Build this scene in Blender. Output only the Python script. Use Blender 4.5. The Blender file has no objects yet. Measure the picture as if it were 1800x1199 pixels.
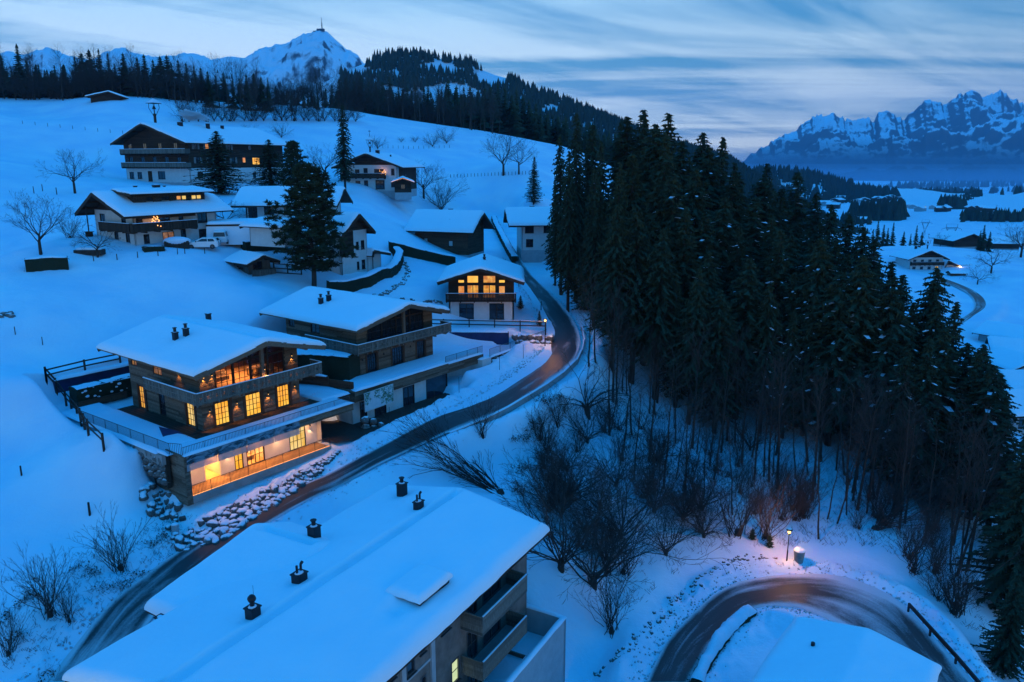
import bpy, bmesh, math, random
import numpy as np
from mathutils import Vector, Matrix, noise as mnoise
R_ = random.Random(7)
SC = bpy.context.scene
COL = SC.collection
rad = math.radians
PI = math.pi
# ------------------------------------------------------------------ camera
F = 1350.0
TH = math.atan(314.8 / F)
cT, sT = math.cos(TH), math.sin(TH)
cam_d = bpy.data.cameras.new('camera')
cam_d.sensor_width = 36.0
cam_d.lens = 36.0 * F / 1800.0
cam_d.clip_start = 0.5
cam_d.clip_end = 40000
cam = bpy.data.objects.new('camera', cam_d)
COL.objects.link(cam)
cam.location = (0, 0, 0)
cam.rotation_euler = (PI / 2 - TH, 0, 0)
SC.camera = cam
# ------------------------------------------------------------------ world: dusk sky
W = bpy.data.worlds.new('World'); SC.world = W; W.use_nodes = True
nt = W.node_tree; nt.nodes.clear()
def wn(t, **k):
    n = nt.nodes.new(t)
    for a, b in k.items(): setattr(n, a, b)
    return n
L = nt.links.new
out = wn('ShaderNodeOutputWorld'); bg = wn('ShaderNodeBackground')
tc = wn('ShaderNodeTexCoord'); sx = wn('ShaderNodeSeparateXYZ')
L(tc.outputs['Generated'], sx.inputs[0])
def wm(op, a, b=None, clamp=False):
    n = wn('ShaderNodeMath', operation=op); n.use_clamp = clamp
    for i, v in enumerate((a, b)):
        if v is None: continue
        if isinstance(v, (int, float)): n.inputs[i].default_value = v
        else: L(v, n.inputs[i])
    return n.outputs[0]
zz = wm('MAXIMUM', sx.outputs[2], 0.0)
den = wm('ADD', zz, 0.09)
cx = wm('DIVIDE', sx.outputs[0], den); cy = wm('DIVIDE', sx.outputs[1], den)
cb = wn('ShaderNodeCombineXYZ'); L(cx, cb.inputs[0]); L(cy, cb.inputs[1])
mp = wn('ShaderNodeMapping', vector_type='TEXTURE'); mp.inputs['Rotation'].default_value = (0, 0, rad(-7)); mp.inputs['Scale'].default_value = (4.6, 1.15, 1); mp.inputs['Location'].default_value = (.6, .3, 0)
L(cb.outputs[0], mp.inputs[0])
n1 = wn('ShaderNodeTexNoise'); n1.inputs['Scale'].default_value = 0.62; n1.inputs['Detail'].default_value = 7; n1.inputs['Roughness'].default_value = 0.58; n1.inputs['Distortion'].default_value = 0.7
L(mp.outputs[0], n1.inputs[0])
mp2 = wn('ShaderNodeMapping', vector_type='TEXTURE'); mp2.inputs['Rotation'].default_value = (0, 0, rad(38)); mp2.inputs['Scale'].default_value = (2.6, .8, 1); mp2.inputs['Location'].default_value = (4.2, 1.7, 0)
L(cb.outputs[0], mp2.inputs[0])
n2 = wn('ShaderNodeTexNoise'); n2.inputs['Scale'].default_value = 0.9; n2.inputs['Detail'].default_value = 6; n2.inputs['Roughness'].default_value = 0.6; n2.inputs['Distortion'].default_value = 0.8
L(mp2.outputs[0], n2.inputs[0])
cl = wm('ADD', wm('MULTIPLY', n1.outputs[0], 0.64), wm('MULTIPLY', n2.outputs[0], 0.36))
cr = wn('ShaderNodeValToRGB'); L(cl, cr.inputs[0])
e = cr.color_ramp.elements; e[0].position = 0.44; e[0].color = (0, 0, 0, 1); e[1].position = 0.56; e[1].color = (1, 1, 1, 1)
def ramp(stops, fac):
    r = wn('ShaderNodeValToRGB'); L(fac, r.inputs[0])
    el = r.color_ramp.elements
    while len(el) < len(stops): el.new(0.5)
    for q, (p, c) in zip(el, stops): q.position = p; q.color = (*c, 1)
    return r.outputs[0]
# dark cloud colour and bright gap colour against height above the horizon
dark = ramp([(0.0, (.29, .39, .45)), (0.06, (.19, .38, .45)), (0.13, (.12, .37, .50)), (0.22, (.06, .29, .56)), (0.36, (.012, .28, .74)), (0.7, (.003, .28, .88)), (1.0, (.003, .28, .88))], zz)
lite = ramp([(0.0, (.88, .92, .80)), (0.05, (.84, .98, .90)), (0.12, (.68, .88, .90)), (0.21, (.34, .68, .88)), (0.36, (.02, .39, .97)), (0.7, (.004, .36, 1.06)), (1.0, (.004, .35, 1.06))], zz)
mxs = wn('ShaderNodeMix', data_type='RGBA'); L(cr.outputs[0], mxs.inputs[0]); L(dark, mxs.inputs[6]); L(lite, mxs.inputs[7])
# brighter towards the set sun (left of the view), bluer to the right
side = wm('MULTIPLY_ADD', sx.outputs[0], -0.55, False); side.node.inputs[2].default_value = 0.95
side = wm('MINIMUM', wm('MAXIMUM', side, 0.66), 1.0)
mlt = wn('ShaderNodeVectorMath', operation='SCALE'); L(mxs.outputs[2], mlt.inputs[0])
low = wm('MULTIPLY', zz, 3.2, True)
lowi = wm('SUBTRACT', 1.0, low)
sc_ = wm('ADD', wm('MULTIPLY', side, lowi), low)
L(sc_, mlt.inputs['Scale'])
sky = wn('ShaderNodeTexSky'); sky.sky_type = 'NISHITA'; sky.sun_disc = False
SUN_EL, SUN_AZ = rad(2.0), rad(-28)
sky.sun_elevation = SUN_EL; sky.sun_rotation = SUN_AZ; sky.ozone_density = 4.0; sky.dust_density = 0.4
sk2 = wn('ShaderNodeVectorMath', operation='MULTIPLY'); L(sky.outputs[0], sk2.inputs[0]); sk2.inputs[1].default_value = (.0015, .008, .05)
addn = wn('ShaderNodeVectorMath', operation='ADD'); L(mlt.outputs[0], addn.inputs[0]); L(sk2.outputs[0], addn.inputs[1])
L(addn.outputs[0], bg.inputs[0]); bg.inputs[1].default_value = 1.1
L(bg.outputs[0], out.inputs[0])
# the last glow of the sun, very weak and wide
sd = bpy.data.lights.new('sun', 'SUN'); sd.energy = 0.12; sd.angle = rad(40); sd.color = (.45, .7, 1.0)
so = bpy.data.objects.new('sun', sd); COL.objects.link(so)
so.rotation_euler = (rad(52), 0, rad(152))
SC.view_settings.view_transform = 'Standard'; SC.view_settings.look = 'None'
SC.view_settings.exposure = 0.0; SC.view_settings.gamma = 1.0
SC.cycles.use_denoising = True
SC.cycles.max_bounces = 6; SC.cycles.diffuse_bounces = 3; SC.cycles.glossy_bounces = 3
SC.cycles.transparent_max_bounces = 12; SC.cycles.volume_bounces = 1
SC.cycles.sample_clamp_indirect = 4.0
SC.cycles.caustics_reflective = False; SC.cycles.caustics_refractive = False
# ------------------------------------------------------------------ view geometry helpers (plain surveying: pixel ray -> place on the ground)
def ray(u, v):
    x = (u - 900) / F; y = -(v - 599.5) / F
    return (x, cT + y * sT, -sT + y * cT)
def PY(u, v, Y):
    r = ray(u, v); t = Y / r[1]; return (r[0] * t, Y, r[2] * t)
def PZ(u, v, z):
    r = ray(u, v); t = z / r[2]; return (r[0] * t, r[1] * t, z)
# ------------------------------------------------------------------ numpy noise
_rng = np.random.RandomState(5)
_perm = _rng.rand(256, 256)
def vnoise(x, y, seed=0):
    x = np.asarray(x, float) + seed * 17.3; y = np.asarray(y, float) + seed * 9.1
    xi = np.floor(x).astype(int); yi = np.floor(y).astype(int)
    fx = x - xi; fy = y - yi
    fx = fx * fx * (3 - 2 * fx); fy = fy * fy * (3 - 2 * fy)
    g = lambda a, b: _perm[a & 255, b & 255]
    return (g(xi, yi) * (1 - fx) + g(xi + 1, yi) * fx) * (1 - fy) + (g(xi, yi + 1) * (1 - fx) + g(xi + 1, yi + 1) * fx) * fy
def fbm(x, y, o=4, seed=0, gain=.5):
    s = 0; a = 1; t = 0
    for i in range(o):
        s = s + a * vnoise(x * 2 ** i, y * 2 ** i, seed + i); t += a; a *= gain
    return s / t - .5
def ridged(x, y, o=5, seed=0):
    s = 0; a = 1; t = 0
    for i in range(o):
        n = 1 - np.abs(2 * vnoise(x * 2 ** i, y * 2 ** i, seed + i) - 1)
        s = s + a * n * n; t += a; a *= .52
    return s / t
# ------------------------------------------------------------------ terrain height
FA = (-25.57, 60.34)            # near corner of the lit chalet
AA = rad(53)
eA = (math.cos(AA), math.sin(AA)); gA = (-math.sin(AA), math.cos(AA))
def Aw(u, s): return (FA[0] + eA[0] * u + gA[0] * s, FA[1] + eA[1] * u + gA[1] * s)
FG = (-3.2, 50.27); AG = rad(61)
eG = (math.cos(AG), math.sin(AG)); gG = (-math.sin(AG), math.cos(AG))
def Gw(u, s): return (FG[0] + eG[0] * u + gG[0] * s, FG[1] + eG[1] * u + gG[1] * s)
ctrl = []   # (x, Y, z)
def cz(u, v, z): p = PZ(u, v, z); ctrl.append((p[0], p[1], z))
def cy_(u, v, Y): p = PY(u, v, Y); ctrl.append(p)
def cxy(x, y, z): ctrl.append((x, y, z))
# upper road: left edge, right edge (pixels) and heights
roadL = [(82,1199),(190,1064),(243,1020),(332,957),(420,912),(504,864),(571,836),(640,800),(700,768),(760,735),(850,695),(900,665),(940,635),(958,610),(962,585),(953,560),(935,530),(912,500),(893,470),(880,440),(868,415),(852,395),(846,382)]
roadR = [(200,1199),(272,1081),(330,1030),(411,959),(470,921),(547,877),(600,853),(665,818),(720,792),(785,762),(865,730),(925,696),(975,664),(1008,634),(1020,600),(1012,570),(992,540),(965,513),(933,482),(912,450),(896,425),(880,400),(870,386)]
roadZ = [-30,-28.6,-28.1,-27.4,-27,-26.5,-26.2,-25.6,-25.1,-24.7,-24,-23.4,-22.8,-22.2,-21.8,-21.2,-20.5,-19.7,-18.6,-17,-15.9,-15,-14.4]
lroadL = [(1136,1199),(1170,1132),(1212,1084),(1255,1046),(1297,1024),(1354,1013),(1425,1009),(1482,1014),(1540,1034),(1590,1064),(1640,1118),(1712,1199)]
lroadR = [(1212,1199),(1240,1138),(1283,1096),(1326,1071),(1362,1066),(1398,1068),(1425,1076),(1455,1090),(1490,1106),(1530,1130),(1575,1165),(1620,1215)]
lroadZ = [-34.2,-33.9,-33.6,-33.3,-33.1,-33.0,-32.9,-32.8,-32.7,-32.6,-32.5,-32.4]
def ribbon(Lp, Rp, Z, minw=2.4):
    o = []
    for a, b, z in zip(Lp, Rp, Z):
        p = PZ(*a, z); q = PZ(*b, z)
        d = Vector((q[0] - p[0], q[1] - p[1], 0))
        if d.length < minw: d = d.normalized() * minw
        o.append((Vector((p[0], p[1], z)), Vector((p[0] + d.x, p[1] + d.y, z))))
    # resample with Catmull-Rom
    res = []
    def cr(p0, p1, p2, p3, t): return .5 * ((2 * p1) + (p2 - p0) * t + (2 * p0 - 5 * p1 + 4 * p2 - p3) * t * t + (3 * p1 - p0 - 3 * p2 + p3) * t ** 3)
    n = len(o)
    for i in range(n - 1):
        q = [o[max(i - 1, 0)], o[i], o[i + 1], o[min(i + 2, n - 1)]]
        k = max(2, int((o[i + 1][0] - o[i][0]).length / 1.0))
        for j in range(k):
            t = j / k
            res.append((cr(*[a[0] for a in q], t), cr(*[a[1] for a in q], t)))
    res.append(o[-1])
    return res
RD1 = ribbon(roadL, roadR, roadZ)
RD2 = ribbon(lroadL, lroadR, lroadZ, 3.0)
# farm track far right
RD3 = ribbon([(1640,487),(1700,515),(1712,540),(1690,560),(1655,578),(1630,600)], [(1646,484),(1712,508),(1736,535),(1712,556),(1668,580),(1640,604)], [-36.5,-37.8,-38.6,-39.3,-40,-40.6], 2.5)
# driveway of the passage between the two lit chalets
for rd in (RD1, RD2, RD3):
    for i in range(0, len(rd), 7):
        m = (rd[i][0] + rd[i][1]) / 2; cxy(m.x, m.y, m.z)
# left field
for u, v, z in [(0,300,-1.6),(0,450,-11.5),(60,560,-15.6),(30,650,-18.8),(82,655,-19.3),(20,760,-22.2),(38,828,-23.6),(158,905,-25.6),(100,980,-26.9),(200,985,-26.9),(0,1060,-28),(60,1130,-28.6),(0,1199,-30),
                (270,875,-25.4),(290,930,-26.3),(300,520,-15.0),(450,520,-15.2),(380,480,-13.3),(270,440,-11),(180,440,-10.8),(60,430,-9.9),(100,330,-4.6),(80,470,-12),
                (360,430,-11),(430,487,-14.3),(552,503,-15.7),(620,495,-15.8),(700,470,-15.6),(690,520,-17.2),(740,560,-18.8),(600,400,-10.2),(640,380,-9),(700,430,-12.8),(430,345,-6.2),(560,340,-6.4),(665,333,-6.3),(600,345,-7),
                (775,445,-14.8),(820,460,-16),(930,450,-17.4),(940,400,-14),(900,360,-9.6),(843,562,-20.4),(790,570,-20.4),(900,560,-20.4),(930,530,-19.9),(760,520,-17.6)]:
    cz(u, v, z)
for u, v, Y in [(360,322,182),(480,325,180),(240,312,190),(200,308,185),(0,200,225),(0,176,262),(180,178,250),(300,181,262),(400,216,250),(500,190,280),(480,215,255),(600,192,300),(600,215,262),(720,214,315),(850,232,320),(970,256,320),(1040,275,310),
                (300,235,222),(150,245,205),(0,235,200),(100,270,192),(700,290,222),(700,250,250),(800,300,225),(900,306,218),(850,265,262),(950,300,235),(960,340,200),(1000,330,215),(60,210,235),(620,270,225)]:
    cy_(u, v, Y)
# behind the crest
for u, Y, z in [(0,420,20),(200,430,21),(400,430,14),(600,430,6),(800,430,-4),(950,430,-10),(0,330,25),(300,340,22),(600,365,13),(780,380,4)]:
    x = (u - 900) / F * Y / cT; cxy(x, Y, z)
# terraces of the new chalets (behind and beside)
for uu, ss, z in [(-6,1,-22.2),(-6,8,-21.6),(4,20,-18.6),(14,17,-18.8),(-7,16,-19.2),(30,14,-19.6),(33,-3,-22.3)]:
    p = Aw(uu, ss); cxy(p[0], p[1], z)
# below the big foreground building, bank towards the gully
for uu, ss, z in [(-24,8.5,-28.6),(-12,9.5,-27.6),(0,8,-26.8),(4,2,-28),(5,-6,-30),(2,-12,-31),(-8,-12,-32),(-20,-12,-33.5),(-28,-6,-33),(-28,4,-30.5),(-12,0,-29.5),(6,-14,-32),(-6,-20,-34)]:
    p = Gw(uu, ss); cxy(p[0], p[1], z)
# gully and forest floor
for u, v, z in [(1040,600,-22.2),(1000,720,-25.8),(900,760,-26.2),(800,790,-26.3),(930,860,-28.6),(1000,800,-27.8),(1100,690,-26.6),(1080,800,-29),(1180,760,-29.6),(1230,800,-30.8),(1100,930,-31),(1040,1030,-31.6),(1200,900,-31.4),(1300,830,-31.8),(1310,940,-32),(1450,900,-32.6),(1383,985,-32.5),(1500,975,-32.7),(1560,880,-33.6),(1620,860,-34.6),(1600,1000,-33),(1650,960,-34),(1700,1060,-34.6),(1790,1000,-37),(1780,1120,-36.5),(1760,1199,-36),(1120,1060,-32.6),(1080,1150,-33.6),(1060,1199,-34.4),(1300,1150,-33.8),(1340,1199,-34),(1250,1199,-34.2),(1450,1150,-33.2)]:
    cz(u, v, z)
for x, y, z in [(12,105,-20.6),(14,125,-19.5),(12,150,-17.5),(10,175,-15),(25,105,-23),(25,130,-22),(30,160,-21),(40,100,-28),(45,125,-27),(55,150,-28),(50,88,-32),(65,95,-36),(70,120,-35),(80,150,-36),(85,180,-37),(62,75,-37),(30,200,-16),(60,220,-26),(100,210,-37)]:
    cxy(x, y, z)
for u, v, z in [(1650,475,-36),(1590,490,-36.4),(1700,480,-36),(1780,480,-35),(1750,560,-40),(1780,640,-42.5),(1740,645,-42.2),(1790,760,-44),(1790,700,-43.2),(1770,520,-38)]:
    cz(u, v, z)
for u, v, Y in [(1560,436,300),(1650,434,310),(1730,445,300),(1790,458,290)]:
    cy_(u, v, Y)
for u, Y, z in [(1560,400,-42),(1680,420,-46),(1790,420,-48),(1400,350,-40),(1200,330,-22),(1100,320,-8)]:
    x = (u - 900) / F * Y / cT; cxy(x, Y, z)
for u, v, Y in [(1450,372,1500),(1560,372,1350),(1700,410,650),(1640,400,750),(1500,405,800),(1790,400,700),(1700,372,1300),(1790,352,1700),(1600,345,2600),(1450,345,2300),(1750,338,3500),(1600,322,5200),(1750,312,8000),(1350,318,6000),(1500,308,9000),(1750,307,12000),(1400,304,12000)]:
    cy_(u, v, Y)
for u, Y, z in [(0,800,-10),(300,800,-20),(600,800,-30),(900,800,-50),(1200,800,-70),(0,2500,-60),(450,2500,-90),(900,2500,-110),(1200,3000,-130),(0,9000,-250),(600,9000,-250),(1100,9000,-230)]:
    x = (u - 900) / F * Y / cT; cxy(x, Y, z)
# guards outside the picture
for x, y, z in [(-45,40,-24),(-30,25,-31),(0,25,-34.5),(25,25,-36),(45,35,-37.5),(70,50,-40),(-90,70,-14),(-130,120,-2),(-200,180,6),(-300,300,26),(110,80,-45),(140,120,-45),(180,180,-44),(250,300,-38)]:
    cxy(x, y, z)
C_ = np.array(ctrl); 
def warp(x, y):
    y = np.maximum(y, 5.0)
    r = np.sqrt(x * x + y * y)
    return np.arctan2(x, y) * 1.15, np.log(r)
cs, ct = warp(C_[:, 0], C_[:, 1]); ck = C_[:, 2] / np.sqrt(C_[:, 0] ** 2 + C_[:, 1] ** 2)
def tps(d2): return np.sqrt(d2 + .05 ** 2)
_n = len(cs)
K = tps((cs[:, None] - cs[None]) ** 2 + (ct[:, None] - ct[None]) ** 2) + np.eye(_n) * 2e-4
Pm = np.stack([np.ones(_n), cs, ct], 1)
A_ = np.block([[K, Pm], [Pm.T, np.zeros((3, 3))]])
sol = np.linalg.solve(A_, np.concatenate([ck, np.zeros(3)]))
def base_h(x, y):
    s, t = warp(x, y); r = np.sqrt(x * x + np.maximum(y, 5.0) ** 2)
    o = np.empty(s.size); sf = s.ravel(); tf = t.ravel()
    for i in range(0, s.size, 60000):
        a = sf[i:i + 60000]; b = tf[i:i + 60000]
        d2 = (a[:, None] - cs) ** 2 + (b[:, None] - ct) ** 2
        o[i:i + 60000] = tps(d2) @ sol[:_n] + sol[_n] + sol[_n + 1] * a + sol[_n + 2] * b
    return o.reshape(s.shape) * r
def smooth(a, b, x):
    t = np.clip((x - a) / (b - a), 0, 1); return t * t * (3 - 2 * t)
def road_arr(rd):
    m = np.array([((a + b) / 2)[:] for a, b in rd]); h = np.array([(a - b).length / 2 for a, b in rd])
    return m, h
RDA = [road_arr(RD1), road_arr(RD2), road_arr(RD3)]
def road_info(x, y, k):
    """signed gap to the kerb line (negative on the road) and the road height"""
    m, h = RDA[k]
    xf = x.ravel(); yf = y.ravel(); g = np.empty(xf.size); z = np.empty(xf.size)
    for i in range(0, xf.size, 40000):
        d2 = (xf[i:i + 40000, None] - m[:, 0]) ** 2 + (yf[i:i + 40000, None] - m[:, 1]) ** 2
        w = np.exp(-(d2 - d2.min(1, keepdims=True)) / 1.2)
        w /= w.sum(1, keepdims=True)
        j = d2.argmin(1)
        d = np.sqrt(d2[np.arange(len(j)), j])
        g[i:i + 40000] = d - (w * h).sum(1); z[i:i + 40000] = (w * m[:, 2]).sum(1)
    return g.reshape(x.shape), z.reshape(x.shape)
# pads: (origin fn, u0,u1,s0,s1, z, margin)
PADS = []
def padrect(o, ang, u0, u1, s0, s1, z, m=2.5): PADS.append((o[0], o[1], math.cos(ang), math.sin(ang), u0, u1, s0, s1, z, m))
padrect(FA, AA, -4.2, 9.4, -4.7, 1.5, -25.12, 1.2)      # cut for the garden storey
padrect(FA, AA, -3.9, 8.8, -5.5, -4.2, -25.22, 1.3)
padrect(FA, AA, 9.4, 28.5, -4.6, 4.6, -24.98, 1.0)
padrect(FA, AA, 28.4, 34.5, -2.6, 1.0, -24.1, .8)
padrect(FA, AA, 35.6, 46.5, -1.9, 1.5, -22.4, .6)
padrect((0, 0), 0, -15.5, -.6, 87.5, 93.9, -22.5, 1.0)
padrect((0, 0), 0, -15.5, 4.0, 95.4, 99.0, -20.6, .8)
padrect(FA, AA, -5.2, 9.4, 1.2, 18.2, -22.0, 1.0)
padrect(FA, AA, 14.8, 33.5, 1.8, 16.0, -22.0, 1.5)
padrect(FG, AG, -23.5, -0.8, -6.0, 6.3, -34.5, 2.0)
def H(x, y, detail=True):
    x = np.asarray(x, float); y = np.asarray(y, float)
    z = base_h(x, y)
    r = np.sqrt(x * x + y * y)
    if detail:
        z = z + fbm(x / 14, y / 14, 4, 3) * np.clip(r / 130, .15, 1) * .9 * smooth(600, 300, r)
        z = z + fbm(x / 2.3, y / 2.3, 3, 11) * .24 * smooth(260, 120, r) + fbm(x / 6.5, y / 6.5, 3, 14) * .55 * smooth(300, 90, r)
        mk = smooth(-32, -18, x) * smooth(22, 8, x) * smooth(176, 184, y) * smooth(222, 208, y); z = z - .42 * mk * np.maximum(0, np.sin((y + x * .62 + 1.5 * np.sin(x / 9)) * 1.0)) ** 2
        z = z + fbm(x / 260, y / 260, 6, 8) * smooth(500, 1400, r) * 34 * smooth(6000, 2500, r)
    for (ox, oy, ca, sa, u0, u1, s0, s1, pz, m) in PADS:
        dx = x - ox; dy = y - oy; u = dx * ca + dy * sa; s = -dx * sa + dy * ca
        dd = np.sqrt(np.maximum(np.maximum(u0 - u, u - u1), 0) ** 2 + np.maximum(np.maximum(s0 - s, s - s1), 0) ** 2)
        w = smooth(m, 0, dd); z = z * (1 - w) + (pz + (fbm(x / 3, y / 3, 3, 5) * .12 if detail else 0)) * w
    near = r < 420
    if near.any():
        for k in range(3):
            xs = x[near]; ys = y[near]; zs = z[near]
            bb = RDA[k][0]; 
            inb = (xs > bb[:, 0].min() - 8) & (xs < bb[:, 0].max() + 8) & (ys > bb[:, 1].min() - 8) & (ys < bb[:, 1].max() + 8)
            if not inb.any(): continue
            g, rz = road_info(xs[inb], ys[inb], k)
            w = smooth(4.2 if k < 2 else 3.0, 0.5, g)
            zn = zs[inb] * (1 - w) + (rz - .05) * w
            if detail and k < 2:
                bank = smooth(.05, .9, g) * smooth(3.0, 1.2, g)
                zn = zn + bank * (.34 + .7 * fbm(xs[inb] / .9, ys[inb] / .9, 3, 21) + .35 * fbm(xs[inb] / 4, ys[inb] / 4, 2, 23))
            zn = np.where(g < .12, rz - .05, zn)
            zs[inb] = zn; z[near] = zs
    return z
def Hs(x, y): return float(H(np.array([x]), np.array([y]))[0])
_T = np.geomspace(22, 14000, 430)
def G(u, v, tmin=22):
    """the place on the ground seen at pixel (u, v)"""
    r = np.array(ray(u, v)); T = _T[_T >= tmin]
    px = r[0] * T; py = r[1] * T; pz = r[2] * T
    d = pz - H(px, py)
    i = np.where(d < 0)[0]
    if len(i) == 0: return (px[-1], py[-1], pz[-1])
    i = max(i[0], 1); a, b = T[i - 1], T[i]
    for _ in range(3):
        tt = np.linspace(a, b, 9); dd = r[2] * tt - H(r[0] * tt, r[1] * tt)
        j = np.where(dd < 0)[0]; j = j[0] if len(j) else 8
        j = max(j, 1); a, b = tt[j - 1], tt[j]
    t = (a + b) / 2
    return (r[0] * t, r[1] * t, Hs(r[0] * t, r[1] * t))
def px_of(x, y, z):
    zc = y * cT - z * sT
    return 900 + F * x / zc, 599.5 - F * (y * sT + z * cT) / zc
# ------------------------------------------------------------------ materials
MAT = {}
def new_mat(name):
    m = bpy.data.materials.new(name); m.use_nodes = True; n = m.node_tree; n.nodes.clear(); MAT[name] = m
    return m, n
class NT:
    def __init__(s, name):
        s.m, s.t = new_mat(name); s.o = s.t.nodes.new('ShaderNodeOutputMaterial')
    def n(s, ty, **k):
        x = s.t.nodes.new(ty)
        for a, b in k.items():
            if a == 'ins':
                for i, v in b.items():
                    if hasattr(v, 'is_output') or isinstance(v, bpy.types.NodeSocket): s.t.links.new(v, x.inputs[i])
                    else: x.inputs[i].default_value = v
            else: setattr(x, a, b)
        return x
    def l(s, a, b): s.t.links.new(a, b)
    def noise(s, scale, detail=5, rough=.55, vec=None, dist=0):
        x = s.n('ShaderNodeTexNoise', ins={'Scale': scale, 'Detail': detail, 'Roughness': rough, 'Distortion': dist})
        if vec is not None: s.l(vec, x.inputs[0])
        return x.outputs[0]
    def ramp(s, fac, stops, interp='LINEAR'):
        r = s.n('ShaderNodeValToRGB'); s.l(fac, r.inputs[0]); el = r.color_ramp.elements; r.color_ramp.interpolation = interp
        while len(el) < len(stops): el.new(.5)
        for q, (p, c) in zip(el, stops):
            q.position = p; q.color = (*c, 1) if isinstance(c, tuple) else (c, c, c, 1)
        return r.outputs[0]
    def mix(s, f, a, b):
        x = s.n('ShaderNodeMix', data_type='RGBA')
        for i, v in ((0, f), (6, a), (7, b)):
            if isinstance(v, bpy.types.NodeSocket): s.l(v, x.inputs[i])
            elif isinstance(v, tuple): x.inputs[i].default_value = (*v, 1)
            else: x.inputs[i].default_value = v
        return x.outputs[2]
    def math(s, op, a, b=0.0, clamp=False):
        x = s.n('ShaderNodeMath', operation=op); x.use_clamp = clamp
        for i, v in ((0, a), (1, b)):
            if isinstance(v, bpy.types.NodeSocket): s.l(v, x.inputs[i])
            else: x.inputs[i].default_value = v
        return x.outputs[0]
    def bsdf(s, col, rough=.8, bump=None, bstr=.3, bdist=.1, **k):
        b = s.n('ShaderNodeBsdfPrincipled')
        if isinstance(col, tuple): b.inputs['Base Color'].default_value = (*col, 1)
        else: s.l(col, b.inputs['Base Color'])
        if isinstance(rough, bpy.types.NodeSocket): s.l(rough, b.inputs['Roughness'])
        else: b.inputs['Roughness'].default_value = rough
        b.inputs['Specular IOR Level'].default_value = k.pop('spec', .3)
        for a, v in k.items(): b.inputs[a].default_value = v
        if bump is not None:
            u = s.n('ShaderNodeBump', ins={'Strength': bstr, 'Distance': bdist}); s.l(bump, u.inputs['Height']); s.l(u.outputs[0], b.inputs['Normal'])
        s.l(b.outputs[0], s.o.inputs[0])
        return b
    def obj(s): return s.n('ShaderNodeTexCoord').outputs['Object']
    def pos(s): return s.n('ShaderNodeNewGeometry').outputs['Position']
    def nz(s):
        g = s.n('ShaderNodeNewGeometry'); x = s.n('ShaderNodeSeparateXYZ'); s.l(g.outputs['Normal'], x.inputs[0]); return x.outputs[2]
    def rnd(s): return s.n('ShaderNodeObjectInfo').outputs['Random']
    def attr(s, a): return s.n('ShaderNodeAttribute', attribute_name=a).outputs['Fac']
    def scaled(s, vec, sc):
        m = s.n('ShaderNodeMapping'); s.l(vec, m.inputs[0]); m.inputs['Scale'].default_value = sc; return m.outputs[0]
SNOW = (.70, .78, .86)
t = NT('snow')
p = t.pos(); a = t.noise(1.1, 6, .6, p); b = t.noise(.12, 4, .5, p)
col = t.mix(t.ramp(b, [(.35, 0.), (.7, 1.)]), (.60, .71, .83), (.78, .84, .88))
bm_ = t.math('ADD', t.math('MULTIPLY', a, .8), t.math('MULTIPLY', t.noise(14, 3, .6, p), .12))
t.bsdf(col, .75, bm_, .55, .22, spec=.2)
t = NT('roof_snow')
p = t.pos(); b = t.noise(.5, 5, .55, p)
t.bsdf(t.mix(b, (.74, .80, .86), (.84, .87, .90)), .8, t.math('ADD', b, t.math('ADD', t.math('MULTIPLY', t.noise(2.2, 5, .6, p), .25), t.math('MULTIPLY', t.noise(12, 3, .6, p), .10))), .5, .22, spec=.15)
t = NT('ploughed_snow')
p = t.pos(); b = t.noise(3.2, 6, .7, p)
t.bsdf(t.mix(t.ramp(b, [(.36, 0.), (.56, 1.)]), (.38, .38, .38), (.70, .75, .80)), .8, b, .9, .3)
t = NT('asphalt')
uv = t.n('ShaderNodeUVMap').outputs[0]
sx_ = t.n('ShaderNodeSeparateXYZ'); t.l(uv, sx_.inputs[0])
al = t.scaled(uv, (1, 7, 1)); st = t.noise(.35, 7, .62, al, .6); rut = t.math('ADD', t.math('POWER', t.math('ABSOLUTE', t.math('SINE', t.math('MULTIPLY', sx_.outputs[1], 9.42))), 3.0), 0.0); fine = t.noise(9, 4, .7, t.pos()); big = t.noise(.10, 4, .6, t.pos())
ed = t.math('ABSOLUTE', t.math('SUBTRACT', sx_.outputs[1], .5))
snowy = t.math('ADD', t.math('MULTIPLY', st, 1.0), t.math('MULTIPLY', t.math('POWER', t.math('MULTIPLY', ed, 2.0), 5.0), .42))
snowy = t.math('ADD', snowy, t.math('MULTIPLY', t.math('SUBTRACT', big, .5), .55))
snowy = t.math('ADD', snowy, t.math('ADD', t.math('MULTIPLY', t.attr('snowy'), .42), .03)); snowy = t.math('SUBTRACT', snowy, t.math('MULTIPLY', rut, .09))
m_ = t.ramp(t.math('ADD', snowy, t.math('MULTIPLY', t.math('SUBTRACT', fine, .5), .2)), [(.56, 0.), (.86, 1.)])
col = t.mix(m_, t.mix(t.ramp(st, [(.3, 0.), (.7, 1.)]), (.022, .021, .022), (.058, .054, .052)), (.55, .56, .58))
t.bsdf(col, t.ramp(m_, [(0, .55), (.5, .85)]), t.math('ADD', fine, t.math('MULTIPLY', m_, .8)), .5, .03, spec=.5)
def wood(name, c0, c1, c2, sc=(1, 1, 6), rough=.85, tone=.9):
    t = NT(name); o = t.obj(); k = t.attr('tone'); g = t.noise(3.0, 6, .65, t.scaled(o, sc), .4)
    c = t.mix(k, c0, c1); c = t.mix(t.ramp(g, [(.35, 0.), (.75, 1.)]), c, c2)
    t.bsdf(c, rough, g, .5, .02)
wood('old_plank', (.10, .063, .040), (.30, .215, .155), (.055, .036, .025), (1.2, 1.2, 9))
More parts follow.
